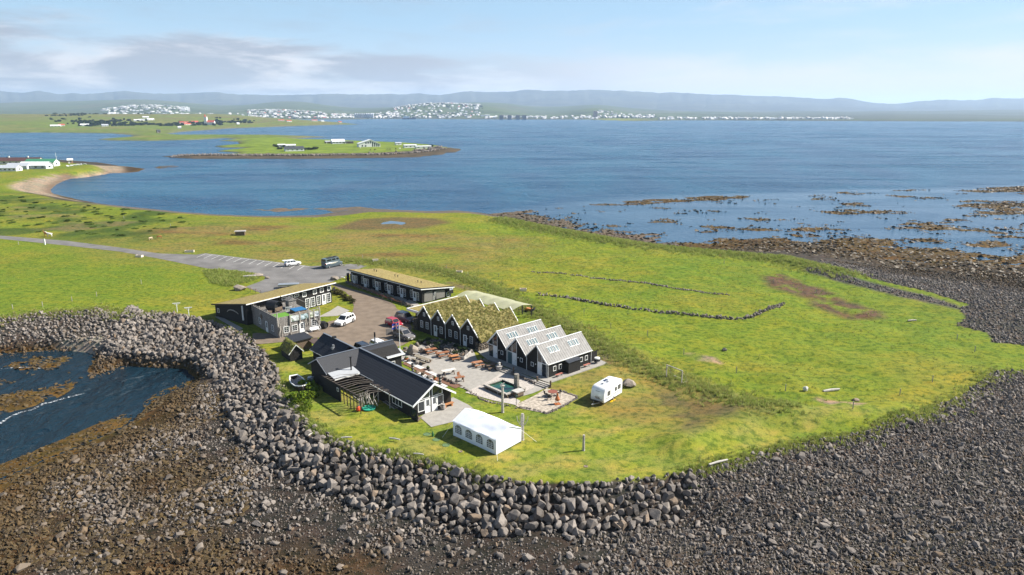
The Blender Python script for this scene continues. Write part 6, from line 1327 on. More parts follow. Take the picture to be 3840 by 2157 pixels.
x, y, _ = G(1872, 1390); T = empty('barrel_table', (x, y, .048), 0, 'round grey barrel table with a stone lantern on top', 'table'); MB().lathe([(.45, 0), (.55, .4), (.5, .75), (.62, .78), (.62, .84), (.1, .85)], 12).build('barrel', WOODGREY, T); MB().lathe([(.2, .85), (.25, 1.0), (.1, 1.15), (.28, 1.3), (.05, 1.45)], 10).build('stone_lantern', CONC, T)
def carved(u, v, h, label):
    x, y, _ = G(u, v, 0); T = empty('carved_post', (x, y, .07), R(30), label, 'carved post', 'carved posts along the deck'); b = MB(); c = MB()
    for k in range(7): (b if k % 2 else c).lathe([(.2, h * k / 7), (.24, h * (k + .4) / 7), (.2, h * (k + 1) / 7 - .002)], 10)
    c.build('dark_rings', M('tarred_wood', (.02, .02, .022), .7, .3), T); b.build('pale_rings', WOODGREY, T)
carved(1548, 1396, 1.5, 'ringed carved post beside the deck, nearest the terrace tables'); carved(1651, 1443, 1.6, 'ringed carved post beside the deck, nearest the lawn')
for k, (u, v, w, h, l) in enumerate(((1534, 1357, .8, .6, 'grey round stone on the deck edge by the long table'), (1565, 1367, .95, .75, 'larger round stone on the deck edge below the long table'), (1564 + 50, 1393, .9, .5, 'flat stone on the far deck edge past the long table'), (1563, 1400, 1.1, .5, 'grey stone against the restaurant roof edge by the upper post'), (1612, 1420, 1.1, .7, 'rounded stone on the near deck edge between the carved posts'))): boulder(u, v, w, h, l, 30 + k, STONE, 'stone', 'stones along the deck')
def pot(u, v, r, h, m, label, plant=True):
    x, y, _ = G(u, v); T = empty('plant_pot', (x, y, .07), 0, label, 'pot', 'pots along the deck'); MB().lathe([(r * .7, 0), (r, h * .6), (r * .95, h), (r * .8, h), (r * .7, h * .8), (.02, h * .8)], 10).build('pot', m, T)
    if plant: MB().blob((0, 0, h + .12), (r * .8, r * .8, .22), 16, int(u)).build('plant', M('pot_plant', (.10, .12, .05), .9, .4, 8), T)
pot(1524, 1351, .42, .35, RUST, 'rusty bowl of flowers on the deck edge nearest the wing'); pot(1586, 1408, .35, .5, OLDWOOD, 'dark wooden tub on the near deck edge', False); pot(1631, 1428, .3, .45, RUST, 'brown pot with a green plant between the carved posts'); pot(1605, 1387, .3, .4, IRON, 'dark pot on the far deck edge')
PV = M('white_flagstone', (.55, .53, .50), .9, .12, 3)
for k, (u, v, w_, l_) in enumerate(((1521, 1352, .8, 1.6), (1545, 1366, .8, 2.2), (1570, 1378, .9, 2.2), (1612, 1398, .8, 1.8), (1633, 1408, .8, 1.6), (1585, 1407, .7, 2.2), (1605, 1420, .7, 2.2), (1625, 1432, .7, 2.0), (1660, 1448, .9, 1.6))):
    x, y, _ = G(u, v); o = tag(MB().box(-w_ / 2, w_ / 2, -l_ / 2, l_ / 2, 0, .05).build('flagstone', PV), 'pale flagstone lying along the edge of the timber deck', 'flagstone', 'pale flagstones along the deck'); o.location = (x, y, .078); o.rotation_euler[2] = R(42)
x, y, _ = G(1661, 1537); T = empty('wine_barrel', (x, y, .048), 0, 'pale wooden barrel beside the glazed gable doors', 'barrel'); MB().lathe([(.3, 0), (.37, .45), (.3, .9), (.26, .9), (.26, .86), (.02, .86)], 14).build('staves', WOODGREY, T)
for z_ in (.15, .75): MB().lathe([(.335, z_ - .03), (.345, z_ + .03)], 14).build('hoop', IRON, T)
x, y, _ = G(1681, 1526); T = empty('plank_bench', (x, y, .048), R(42), 'thick orange plank bench against the gable wall', 'bench'); MB().box(-.9, .9, -.25, .25, .4, .5).build('seat', MATS['orange_wood'], T)
for x_ in (-.6, .6): MB().box(x_ - .12, x_ + .12, -.2, .2, 0, .4).build('leg', MATS['orange_wood'], T)
x, y, _ = G(1573, 1577); T = empty('twisted_log_seat', (x, y, .0), R(60), 'dark twisted log seat at the corner of the forecourt', 'seat'); MB().tube([(-.4, 0, .1), (0, 0, .35), (.4, .1, .3)], .16, 6).tube([(-.2, 0, .3), (-.25, .2, 1.2)], [.12, .06], 6).build('log', OLDWOOD, T)
x, y, _ = G(1470, 1554 - 30); T = empty('wooden_ladder', (x, y, .25), R(132), 'grey ladder leaning along the restaurant wall', 'ladder')
for s in (0, .55): MB().tube([(-1.6, s, 0), (1.6, s, .15)], .04, 5).build('stile', WOODGREY, T)
for k in range(9): MB().tube([(-1.5 + k * .37, 0, .05 + k * .012), (-1.5 + k * .37, .55, .05 + k * .012)], .025, 5).build('rung', WOODGREY, T)
x, y, _ = G(1167, 1441); tag(MB().box(-.45, .45, -.35, .35, .05, 1.2).lathe([(.3, 1.2), (.3, 1.26), (.05, 1.27)], 12).build('heat_pump', STEEL), 'grey heat pump box behind the boat', 'heat pump').location = (x, y, 0)
x, y, _ = G(1345, 1542); tag(MB().lathe([(.02, 0), (.3, .1), (.38, .36), (.3, .62), (.02, .72)], 12).build('buoy', M('orange_buoy', (.7, .09, .03), .5, .1)), 'orange buoy on the grass under the pergola', 'buoy').location = (x, y, 0)
x, y, _ = G(1384, 1534); tag(MB().lathe([(.9, 0), (1.0, .22), (.9, .24), (.85, .1), (.05, .1)], 14).build('paddling_pool', M('turquoise_plastic', (.03, .30, .20), .5, .1)), 'turquoise paddling pool under the pergola', 'paddling pool').location = (x, y, .01)
# wheel bench and black tub by the driftwood house
q = Rz(R(41), (*G(1045, 1268.5)[:2], 0)); T = empty('wheel_bench', q @ Vector((7.0, -.75, .04)), R(41), 'white bench made of a cart wheel by the driftwood house', 'bench'); MB().box(-.9, .9, -.25, .25, .42, .5).box(-.9, .9, .22, .28, .5, .95).build('seat', WHITE, T)
ring = [(math.cos(a * math.pi / 8) * .55, math.sin(a * math.pi / 8) * .55, 0) for a in range(17)]
for x_ in (-.85, .95): MB().tube(ring, .05, 5, Matrix.Translation((x_, 0, .55)) @ Matrix.Rotation(R(90), 4, 'Y'), False).build('wheel', WHITE, T)
T = empty('tarred_barrel', q @ Vector((9.3, .3, .0)), R(60), 'big black tarred barrel on its side by the driftwood house', 'barrel'); MB().lathe([(.6, -.85), (.78, 0), (.6, .85), (.5, .85), (.5, .7), (.02, .7)], 16, Matrix.Translation((0, 0, .75)) @ Matrix.Rotation(R(90), 4, 'X')).build('staves', MATS['tarred_wood'], T)
# ------------------------------------------------------------------ garden bed, kerbs, steps, hedge, plants
LEAF = {}
def leafy(name, c1, c2, r3, n, seed, size=.12):
    """bush mesh: many small leaf faces spread through an uneven crown"""
    k = (name, seed)
    m = MATS.get(name)
    if not m:
        m, t = new_mat(name); MATS[name] = m; co = t.n('ShaderNodeTexCoord').outputs['Object']; g = t.noise(co, 3, 3)
        cc = t.mix(t.ramp(g, .35, .65), c1, c2); df = t.n('ShaderNodeBsdfDiffuse', i_Color=cc); tr = t.n('ShaderNodeBsdfTranslucent', i_Color=cc)
        mx = t.n('ShaderNodeMixShader', i_0=.3, i_1=df.outputs[0], i_2=tr.outputs[0]); t.n('ShaderNodeOutputMaterial', i_Surface=mx.outputs[0])
    rr = random.Random(seed); b = MB(); lobes = [(rr.uniform(-.55, .55), rr.uniform(-.55, .55), rr.uniform(.2, .75), rr.uniform(.35, .6)) for _ in range(6)]
    for _ in range(n):
        lx, ly, lz, lr = rr.choice(lobes); d = Vector((rr.gauss(0, 1), rr.gauss(0, 1), rr.gauss(0, 1))).normalized() * lr * rr.uniform(.5, 1) ** .5
        c = Vector(((lx + d.x) * r3[0], (ly + d.y) * r3[1], max(.03, (lz + d.z * .7)) * r3[2])); u = Vector((rr.gauss(0, 1), rr.gauss(0, 1), rr.gauss(0, .6))).normalized() * size * rr.uniform(.6, 1.4); w = u.orthogonal().normalized() * size * rr.uniform(.4, .8)
        b.add([c - u, c + w, c + u, c - w], [(0, 1, 2, 3)])
    return b.mesh(name, m)
BED = [G(*p)[:2] for p in ((1572, 1289), (1600, 1281), (1640, 1276), (1700, 1293), (1771, 1321), (1739, 1351), (1712, 1347), (1690, 1336), (1684, 1320), (1640, 1312))]
T = empty('rock_garden', (0, 0, 0), 0, 'dark rock garden of shrubs and stones before the turf house', 'rock garden')
bx, by, r = jitter(BED, .5, .9, 91); n = len(bx)
sheet('soil', BED, .22, M('dark_soil', (.045, .040, .030), .95, .3, 3), '', .2, None, T)
scatter('bed_stones', np.stack([bx, by, np.full(n, .25)], -1), r.uniform(.15, .45, n)[:, None] * r.uniform(.8, 1.2, (n, 3)), r.uniform(0, 6.28, (n, 3)), r.integers(0, 12, n), var, T, {'tint': np.zeros(n)})
sh = [leafy('dark_shrub', (.020, .040, .018), (.060, .085, .035), (.8, .8, .7), 260, 700 + i) for i in range(3)]
for i in range(16): q = int(r.integers(0, n)); put('shrub', sh[i % 3], T, (bx[q], by[q], .2), float(r.uniform(0, 6)))
wp = [BED[i] for i in (4, 5, 6, 7)]
for a, b in zip(wp, wp[1:]): l_ = math.hypot(b[0] - a[0], b[1] - a[1]); o = MB().box(0, l_, -.06, .06, 0, .55).build('plank_edging', WOODGREY, T); o.location = (*a, .04); o.rotation_euler[2] = math.atan2(b[1] - a[1], b[0] - a[0])
def stone_line(name, path, label, cat, s, n, w, seed, layers=2, m=None, dz=0, collect=var):
    T = empty(name, (0, 0, 0), 0, label, cat); x, y, r = along(path, w, n, seed); s0 = r.uniform(.7, 1.25, n) * s
    z = HT(x, y) + dz + r.integers(0, layers, n) * s * 1.1 + s * .35
    scatter('stones', np.stack([x, y, z], -1), s0[:, None] * r.uniform(.8, 1.3, (n, 3)), r.uniform(0, 6.28, (n, 3)) * [.5, .5, 1], r.integers(0, 12, n), collect, T, {'tint': np.zeros(n)}); return T
stone_line('terrace_kerb', [G(*p)[:2] for p in ((1800, 1350), (1850, 1367), (1880, 1385), (1925, 1405), (1970, 1425), (2010, 1442))], 'dark stone kerb between the terrace and the raised walk', 'kerb', .2, 170, .12, 101)
stone_line('terrace_edging', [G(*p)[:2] for p in ((2065, 1463), (2110, 1470), (2160, 1487), (2163, 1494), (2110, 1525), (2052, 1552), (2010, 1540), (1945, 1528))], 'rough stone edging round the flagstone corner', 'kerb', .17, 210, .08, 103, 1)
stone_line('lawn_edging', [G(*p)[:2] for p in ((1715, 1440), (1745, 1460), (1775, 1478), (1800, 1497), (1850, 1512), (1900, 1520), (1940, 1530))], 'line of half-buried stones between lawn and pebble bed', 'kerb', .16, 90, .1, 105, 1)
stone_line('deck_edging', [G(*p)[:2] for p in ((1640, 1408), (1670, 1425), (1700, 1440), (1712, 1442))], 'low stone step edge beside the end of the deck', 'kerb', .2, 60, .1, 107)
def steps(u, v, rz, label):
    x, y, _ = G(u, v); T = empty('garden_steps', (x, y, .05), rz, label, 'steps', 'log steps up to the walk')
    for k in range(3): MB().box(-1.2, 1.2, -.2 + k * .36, .2 + k * .36, 0, .16 + k * .12).build('tread', LOG, T)
    for s in (-1, 1): MB().tube([(s * 1.35, .6, 0), (s * 1.35, .6, 1.1)], .14, 7).build('gate_post', OLDWOOD, T)
steps(1893, 1398, R(-42), 'log steps in the shade beside the barrel table'); steps(2030, 1450, R(-42), 'sunlit log steps at the corner of the gabled house')
HEDGE = [G(*p)[:2] for p in ((1249, 1092), (1270, 1105), (1300, 1121), (1328, 1139))]
T = empty('low_hedge', (0, 0, 0), 0, 'low brown-green hedge beside the drive to the yard', 'hedge'); hm = [leafy('brown_hedge', (.050, .052, .020), (.130, .115, .045), (1.0, .8, 1.0), 420, 720 + i) for i in range(3)]
x, y, r = along(HEDGE, .12, 12, 111)
for i in range(12): put('clump', hm[i % 3], T, (x[i], y[i], 0), float(r.uniform(0, 6)))
stone_line('low_garden_wall', [G(*p)[:2] for p in ((1300, 1063), (1345, 1080), (1400, 1098), (1450, 1118), (1510, 1140), (1548, 1156))], 'low rough stone wall along the cabin row', 'wall', .22, 420, .14, 113, 3)
T = empty('chain_fence', (0, 0, 0), 0, 'rusty chain fence on thin posts along the cabin row', 'fence'); cp = [G(1260 + a * .2488, 960 + b * .2488) for a, b in ((60, 370), (150, 410), (345, 500), (455, 550), (560, 590), (700, 660), (840, 700), (985, 760))]
for p in cp: MB().tube([(p[0], p[1], 0), (p[0], p[1], 1.15)], .05, 5).build('post', OLDWOOD, T)
for a, b in zip(cp, cp[1:]): MB().tube([(a[0], a[1], 1.05), ((a[0] + b[0]) / 2, (a[1] + b[1]) / 2, .72), (b[0], b[1], 1.05)], .03, 4).build('chain', RUST, T)
T = empty('chain_fence', (0, 0, 0), 0, 'sagging chain fence at the lower edge of the car park', 'fence'); cp = [G(780 + a * .2488, 960 + b * .2488) for a, b in ((560, 500), (640, 535), (720, 560), (800, 580))]
for p in cp: MB().tube([(p[0], p[1], 0), (p[0], p[1], 1.0)], .05, 5).build('post', OLDWOOD, T)
for a, b in zip(cp, cp[1:]): MB().tube([(a[0], a[1], .95), ((a[0] + b[0]) / 2, (a[1] + b[1]) / 2, .6), (b[0], b[1], .95)], .03, 4).build('chain', RUST, T)
x, y, _ = G(1306, 1048); tag(MB().tube([(0, 0, .1), (.3, 0, 1.3)], .08, 6).tube([(-.6, 0, .55), (-.4, 0, .15), (.05, 0, .1), (.5, 0, .3), (.65, 0, .75)], .09, 6).tube([(-.1, -.5, 1.05), (.6, .5, 1.15)], .06, 5).build('rusty_anchor', RUST), 'rusty red anchor by the end of the cabin row', 'anchor').location = (x, y, 0)
x, y, _ = G(1282, 1048); tag(MB().tube([(-1.0, 0, .1), (-.6, 0, .5), (0, 0, .62), (.6, 0, .5), (1.0, 0, .15)], .1, 6).build('whale_bone', WHITE), 'white curved whale bone beside the rusty anchor', 'whale bone').location = (x, y, 0)
x, y, _ = G(1083, 1079); T = empty('trailer', (x, y, .03), R(12), 'grey flat trailer standing behind the longhouse', 'trailer'); MB().box(-2.4, 2.4, -.9, .9, .55, .95).build('bed', STEEL, T)
for s in (-1, 1): MB().lathe([(.3, -.1), (.3, .1)], 12, Matrix.Translation((0, s * .95, .3)) @ Matrix.Rotation(R(90), 4, 'X')).build('wheel', TYRE, T)
# leafy plants round the boat, scrub bushes in the western meadow
pm = [leafy('angelica', (.075, .130, .015), (.20, .26, .03), (1.0, 1.0, .9), 420, 740 + i, .13) for i in range(3)]
for k, (u, v, sc_) in enumerate(((1152, 1447, 1.3), (1175, 1465, 1.4), (1130, 1500, 1.5), (1160, 1500, 1.2), (1060, 1478, .8), (1155, 1525, 1.0), (1085, 1465 + 30, 1.0), (1170, 1490, 1.0), (1115, 1515, 1.1), (1143, 1544, .9))):
    x, y, z = at(u, v); T = empty('leafy_plant', (x, y, z), k * 1.3, 'bright green leafy weeds growing round the beached boat', 'plant', 'weeds round the boat'); T.scale = (sc_,) * 3; put('foliage', pm[k % 3], T)
bm_ = [leafy('scrub_leaves', (.050, .085, .018), (.125, .170, .034), (2.4, 2.0, 1.3), 420, 760 + i, .26) for i in range(4)]
bx, by, r = jitter(SCRUB, 8, .95, 121); kk = (fbm(bx, by, 40, 123, 3) > .40) & (np.abs(bx) < by * .74); bx, by = bx[kk], by[kk]; nb = min(len(bx), 130)
for i in range(nb): s_ = float(r.uniform(.28, .75)); T = empty('scrub_bush', (bx[i], by[i], float(HT(bx[i], by[i])) - .1), float(r.uniform(0, 6)), 'low dark green bush in the scrubby western meadow', 'bush', 'bushes in the western meadow'); T.scale = (s_ * 1.2, s_, s_ * .8); put('foliage', bm_[i % 4], T)
# field walls, fences, boxes, logs
W1_ = D([(1337, 683), (1380, 687), (1429, 692), (1500, 701), (1567, 709), (1630, 718), (1695, 728), (1760, 735), (1833, 743)])
W2_ = D([(1353, 742), (1440, 752), (1500, 764), (1567, 774), (1640, 783), (1720, 792), (1790, 799), (1858, 804), (1890, 796), (1914, 787), (1945, 775), (1972, 766)])
stone_line('field_wall', W1_, 'upper tumbled stone wall crossing the eastern field', 'field wall', .26, 330, .22, 131, 1, dz=-.05); stone_line('field_wall', W2_, 'lower tumbled stone wall bending up the eastern field', 'field wall', .29, 460, .25, 133, 2, dz=-.05)
fp = MB().box(-.05, .05, -.05, .05, 0, 1.15).mesh('fence_post', LOG)
for k, (u, v) in enumerate(((2564, 1330), (2761, 1400), (2945, 1467), (3198, 1533), (3374, 1483), (3496, 1433), (2428, 1260), (2290, 1232), (2190, 1180), (2085, 1130), (1870, 1040), (1755, 1035), (1675, 1010), (1360, 970), (1450, 985), (363, 1112), (530, 1065), (160, 1150), (270, 1130), (48, 1160), (3588, 1275), (3655, 1320), (70, 918), (465, 820), (640, 850), (3060, 1100), (2900, 1060), (2715, 990), (1980, 930), (2080, 910))):
    x, y, z = at(u, v); o = put('fence_post', fp, None, (x, y, z - .05)); tag(o, 'thin grey wire-fence post in the grass', 'fence post', 'wire-fence posts')
def crate(u, v, rz, label, m, l=1.6):
    x, y, z = at(u, v); T = empty('feed_box', (x, y, z), rz, label, 'feed box', 'feed boxes in the fields'); MB().box(-l / 2, l / 2, -.5, -.42, 0, .6).box(-l / 2, l / 2, .42, .5, 0, .6).box(-l / 2, -l / 2 + .08, -.42, .42, 0, .6).box(l / 2 - .08, l / 2, -.42, .42, 0, .6).build('side', m, T); MB().box(-l / 2 + .08, l / 2 - .08, -.42, .42, .05, .35).build('filling', M('brown_feed', (.25, .14, .08), .9), T)
CREAM = M('cream_plastic', (.66, .58, .48), .7, .1)
crate(1408, 980, .3, 'white feed box on the grass behind the camper van', CREAM); crate(1722, 1024, -.1, 'cream feed box in the field behind the cabin row', CREAM); crate(711, 946, .2, 'long cream feed box by the upper road edge', CREAM, 2.6); crate(523, 964, -.2, 'cream feed box by the lower road edge', CREAM, 2.0); crate(1962, 1091, 0, 'cream feed box beside the lower field wall end', CREAM)
x, y, z = at(902, 882); T = empty('field_hut', (x, y, z), .2, 'small dark hut with a pale lid in the meadow', 'hut'); MB().box(-1.5, 1.5, -1, 1, 0, 1.3).build('wall', OLDWOOD, T); MB().box(-1.8, 1.8, -1.3, 1.3, 1.3, 1.5).build('roof', WOODGREY, T)
x, y, z = at(169, 918); tag(MB().box(-.15, .15, -.15, .15, 0, 1.9).build('marker_post', WHITE), 'white marker post beside the lane', 'marker post').location = (x, y, z)
for u, v, l in ((665, 1171, 'white clothes-line post left of its pair on the lawn'), (709, 1188, 'white clothes-line post nearer the sea wall')):
    x, y, z = at(u, v); T = empty('clothes_post', (x, y, z), R(20), l, 'clothes post', 'clothes-line posts'); MB().tube([(0, 0, 0), (0, 0, 1.95)], .07, 6).build('post', WHITE, T); MB().box(-.75, .75, -.06, .06, 1.9, 2.05).tube([(-.5, 0, 1.9), (0, 0, 1.45), (.5, 0, 1.9)], .04, 5).build('cross_arm', WHITE, T)
def log(u, v, l, r_, rz, label, m=LOG, dz=0):
    x, y, z = at(u, v); o = tag(MB().tube([(-l / 2, 0, r_), (0, .04, r_ * 1.1), (l / 2, 0, r_ * .9)], [r_ * .8, r_, r_ * .7], 7).build('driftwood_log', m), label, 'log', 'stranded logs'); o.location = (x, y, z + dz); o.rotation_euler[2] = rz
PALE = M('white_log', (.44, .41, .37), .85, .15)
log(3117, 1468, 3.0, .22, .3, 'white log lying in the eastern field', PALE); log(2693, 1745, 2.9, .14, .45, 'white pole lying on the brink of the stones', PALE, .3); log(1480, 1655, 1.5, .11, -.3, 'bleached log on the wall brink left of the tent', PALE, .25); log(1570, 1712, 1.3, .10, -.2, 'short bleached log on the wall brink below the tent', PALE, .25); log(1300, 1650, 1.4, .11, .1, 'bleached log on the wall brink below the pergola', PALE, .25)
log(950, 1325, 3.0, .12, -.5, 'pale plank among the boulders near the turf shed', PALE, .7); log(940, 1040, 3.6, .3, .2, 'heap-end driftwood on the grass tip beside the car park', PALE); log(1165, 1640, 1.0, .12, 1.2, 'white forked root on the wall brink by the lawn', PALE, .3); log(3420, 1205, 2.0, .2, .2, 'grey log by the end of the lower field wall', LOG)
# orange tractor under the netting
x, y, _ = G(1989, 1172); T = empty('garden_tractor', (x, y, 0), R(150), 'orange garden tractor parked at the end of the netted shelter', 'tractor'); OR = paint('tractor_orange', (.62, .22, .03)); MB().prism([(-.3, -.35, .45), (1.2, -.35, .45), (1.25, -.35, .75), (.9, -.35, .95), (-.3, -.35, .9)], (0, .7, 0)).build('bonnet', OR, T); MB().box(-.95, -.35, -.3, .3, .7, .85).box(-1.0, -.88, -.3, .3, .85, 1.25).build('seat', PLAST, T); MB().tube([(-.15, 0, .9), (-.35, 0, 1.25)], .03, 5).build('steering_column', IRON, T)
for x_, r_ in ((.9, .25), (-.7, .38)):
    for s in (-1, 1): MB().lathe([(r_ * .6, -.12), (r_, -.1), (r_, .1), (r_ * .6, .12)], 12, Matrix.Translation((x_, s * .55, r_)) @ Matrix.Rotation(R(90), 4, 'X')).build('wheel', TYRE, T)
# wheeled grill at the end wall of the gabled house
q = Rz(R(42), (*G(2055, 1421)[:2], .16)) @ Vector((11.0, -.7, 0)); T = empty('covered_grill', q, R(42), 'white-lidded grill outside the end of the gabled house', 'grill'); MB().box(-.5, .5, -.3, .3, .3, .8).build('cabinet', PLAST, T); MB().lathe([(.5, .8), (.48, 1.0), (.2, 1.1)], 10).build('lid', WHITE, T)
# horses
def horse(x, y, z, rz, m, label, s=1.0, graze=False, group='horses in the fields'):
    hd = (1.05, 0, .35) if graze else (1.25, 0, 1.85)
    V_ = [(-.55, 0, 1.15, .26), (0, 0, 1.08, .30), (.55, 0, 1.15, .27), (.85, 0, 1.25 if graze else 1.5, .16), (1.0, 0, .85 if graze else 1.75, .11), (hd[0], 0, hd[2], .10), (hd[0] + .22, 0, hd[2] - .22, .065),
          (-.85, 0, 1.2, .06), (-.98, 0, .75, .05)]
    E_ = [(0, 1), (1, 2), (2, 3), (3, 4), (4, 5), (5, 6), (0, 7), (7, 8)]
    for sx in (-1, 1):
        k = len(V_); V_ += [(.55, sx * .17, .8, .10), (.57, sx * .17, .42, .06), (.55, sx * .17, .03, .06)]; E_ += [(2, k), (k, k + 1), (k + 1, k + 2)]
        k = len(V_); V_ += [(-.5, sx * .17, .82, .13), (-.68, sx * .17, .48, .065), (-.6, sx * .17, .03, .06)]; E_ += [(0, k), (k, k + 1), (k + 1, k + 2)]
    me = bpy.data.meshes.new('horse'); me.from_pydata([v[:3] for v in V_], E_, []); me.materials.append(m); o = put('horse', me, None, (x, y, z), rz); o.scale = (s,) * 3
    md = o.modifiers.new('skin', 'SKIN'); o.modifiers.new('sub', 'SUBSURF').levels = 1
    if not me.skin_vertices: me.attributes
    sv = me.skin_vertices[0].data if me.skin_vertices else None
    if sv:
        for i, v in enumerate(V_): sv[i].radius = (v[3], v[3])
        sv[0].use_root = True
    return tag(o, label, 'horse', group)
HB, HW_, HD = M('chestnut_coat', (.34, .14, .05), .8, .15), M('white_coat', (.70, .68, .64), .8, .08), M('dark_coat', (.035, .025, .02), .8, .2)
x, y, z = at(174, 886); horse(x, y, z, 2.9, HB, 'chestnut horse standing beside the white horse by the lane'); x, y, z = at(187, 888); horse(x, y, z, 3.4, HW_, 'white horse standing beside the chestnut horse by the lane')
x, y, z = at(597, 896); horse(x, y, z, .4, HB, 'chestnut horse grazing in the meadow above the road', .8, True); x, y, z = at(565, 900); horse(x, y, z, 1.0, M('cream_coat', (.55, .42, .28), .8), 'cream horse grazing in the meadow above the road', .7, True)
# surf line in the cove
m, t = new_mat('wave_foam'); co = t.n('ShaderNodeTexCoord').outputs['Object']; fm = t.ramp(t.noise(co, 1.6, 6, .75), .46, .66)
df = t.n('ShaderNodeBsdfDiffuse', i_Color=(.8, .82, .84, 1)); tr = t.n('ShaderNodeBsdfTransparent'); mx = t.n('ShaderNodeMixShader', i_0=fm, i_1=tr.outputs[0], i_2=df.outputs[0]); t.n('ShaderNodeOutputMaterial', i_Surface=mx.outputs[0])
b = MB()
for path, w_ in ((D([(-60, 1080), (0, 1066), (33, 1045), (60, 1036), (84, 1030), (110, 1016), (134, 1011), (165, 1002), (190, 995), (215, 990)], SEA), .22), (D([(0, 928), (40, 925), (75, 924), (120, 930)], SEA), .16)):
    p = [Vector((*q, SEA + .03)) for q in path]; vs = []
    for i, q in enumerate(p):
        d = (p[min(i + 1, len(p) - 1)] - p[max(i - 1, 0)]).normalized(); nn = Vector((-d.y, d.x, 0)) * w_ * (1 if 0 < i < len(p) - 1 else .1); vs += [q - nn, q + nn * 1.4]
    b.add(vs, [(2 * i, 2 * i + 2, 2 * i + 3, 2 * i + 1) for i in range(len(p) - 1)])
tag(b.build('wave_foam', m), 'thin white line of surf in the cove', kind='stuff')
# ------------------------------------------------------------------ houses by the western beach
REDR = M('dark_red_roof', (.085, .040, .038), .8, .15, 2); GREENR = M('green_roof', (.05, .20, .11), .6, .1, 2); WROOF = M('white_sheet_roof', (.72, .73, .74), .5, .05, 1); GROOF = M('grey_sheet_roof', (.40, .42, .45), .5, .08, 1); DROOF = M('charcoal_roof', (.05, .055, .065), .7, .15, 1); RROOF = M('red_roof', (.45, .09, .06), .7, .12, 1)
WWALL = M('white_render', (.74, .74, .72), .8, .05, .6); CWALL = M('cream_render', (.66, .60, .52), .8, .08, .6); GWALL = M('pale_grey_wall', (.48, .50, .53), .8, .08, .6)
def long_house(pos, rz, w, d, ev, rg, wm, rm, label, name='bungalow', wins=5, cat='house', chim=0, gable=False, group=None):
    """long side faces -y; ridge along x"""
    T = empty(name, pos, rz + R(30), label, cat, group)
    MB().prism([(-w / 2, 0, -.6), (-w / 2, d, -.6), (-w / 2, d, ev), (-w / 2, d / 2, rg), (-w / 2, 0, ev)], (w, 0, 0)).build('wall', wm, T)
    for s in (0, 1): y0, y1 = (-.5, d / 2) if s == 0 else (d + .5, d / 2); MB().slab([(-w / 2 - .4, y0, ev - .02), (w / 2 + .4, y0, ev - .02), (w / 2 + .4, y1, rg + .2), (-w / 2 - .4, y1, rg + .2)], .15).build('roof_slope', rm, T)
    for k in range(wins): x = -w / 2 + w * (k + .5) / wins; window(T, x, 0, ev * .32, min(2.0, w / wins * .55), ev * .45, '-y', 2, 1)
    if wins: door(T, -w / 2 + w * .06 + .8, 0, 0, 1.0, 2.1, '-y', 1, 1)
    if gable: window(T, w / 2, d / 2, ev * .3, d * .3, ev * .5, '+x', 2, 1)
    for k in range(chim): MB().box(-w * .25 + k * w * .45 - .5, -w * .25 + k * w * .45 + .5, d / 2 - .5, d / 2 + .5, rg - .3, rg + 1.2).build('chimney', WWALL, T)
    return T
def atz(u, v): p = at(u, v); return p
long_house(atz(62, 616), R(-28), 34, 10, 2.6, 5.0, CWALL, REDR, 'long bungalow with a dark red-brown roof and two white chimneys', wins=7, chim=2)
long_house(atz(148, 624), R(-26), 22, 9, 3.0, 5.4, WWALL, GREENR, 'white house with a green roof behind the white roofs', wins=3, gable=True)
long_house(atz(122, 634), R(-28), 20, 9, 2.6, 5.0, GWALL, WROOF, 'big house with a bright white roof near the western beach', wins=4, gable=True)
long_house(atz(62, 635), R(-26), 15, 8, 2.4, 4.2, GWALL, GROOF, 'grey-walled house with a pale roof between the white houses', wins=2, gable=True); long_house(atz(28, 643), R(-25), 12, 8, 2.4, 4.2, WWALL, GROOF, 'small white house nearest the beach meadow', wins=4, gable=True)
x, y, z = at(264, 613); long_house((x, y, z), 0, 3.6, 3, 2.6, 3.8, M('tan_boards', (.36, .20, .12), .8), WROOF, 'tiny tan hut with a white roof on the spit', 'beach_hut', 1, 'hut')
x, y, z = at(217, 624); T = empty('signal_mast', (x, y, z), 0, 'thin white signal mast behind the beach houses', 'mast'); MB().tube([(0, 0, -.3), (-.4, 0, 11)], [.16, .07], 6).build('mast', WHITE, T); MB().tube([(-1.3, 0, 7.5), (.8, 0, 7.5)], .06, 5).build('yard_arm', WHITE, T)
for k in range(6):
    x, y, z = at(254 + k * 13, 625 - k * 1.5); tag(MB().blob((0, 0, .5), (1.9, 1.1, .8), 16, 800 + k).build('wrapped_bale', M('white_wrap', (.75, .75, .74), .6, .05)), 'white wrapped bale in the row on the spit', 'bale', 'white bales on the spit').location = (x, y, z)
# ------------------------------------------------------------------ island farm
def fa(a, b): return atf(a * KD, b * KD)
long_house(fa(742, 380.5), R(-4), 21, 11, 2.8, 5.2, WWALL, DROOF, 'white island bungalow with a hipped charcoal roof', wins=4, gable=True)
long_house(fa(709, 370), R(-5), 9, 6, 2.6, 3.6, GWALL, WROOF, 'small pale island cottage behind the bushes', wins=2); long_house(fa(732, 371), R(-5), 12, 7, 2.6, 3.8, CWALL, WROOF, 'cream island cottage with a white roof', wins=2, gable=True)
long_house(fa(852, 362), R(-3), 18, 9, 3.2, 6.2, GWALL, WROOF, 'island farmhouse with a tall white roof', wins=4); long_house(fa(832, 360.5), R(-3), 15, 6, 2.4, 3.4, OLDWOOD, GROOF, 'low brown barn beside the island farmhouse', 'barn', 2, 'barn'); long_house(fa(878, 361.5), R(-3), 13, 6, 2.2, 3.0, OLDWOOD, DROOF, 'dark low shed right of the island farmhouse', 'barn', 2, 'barn')
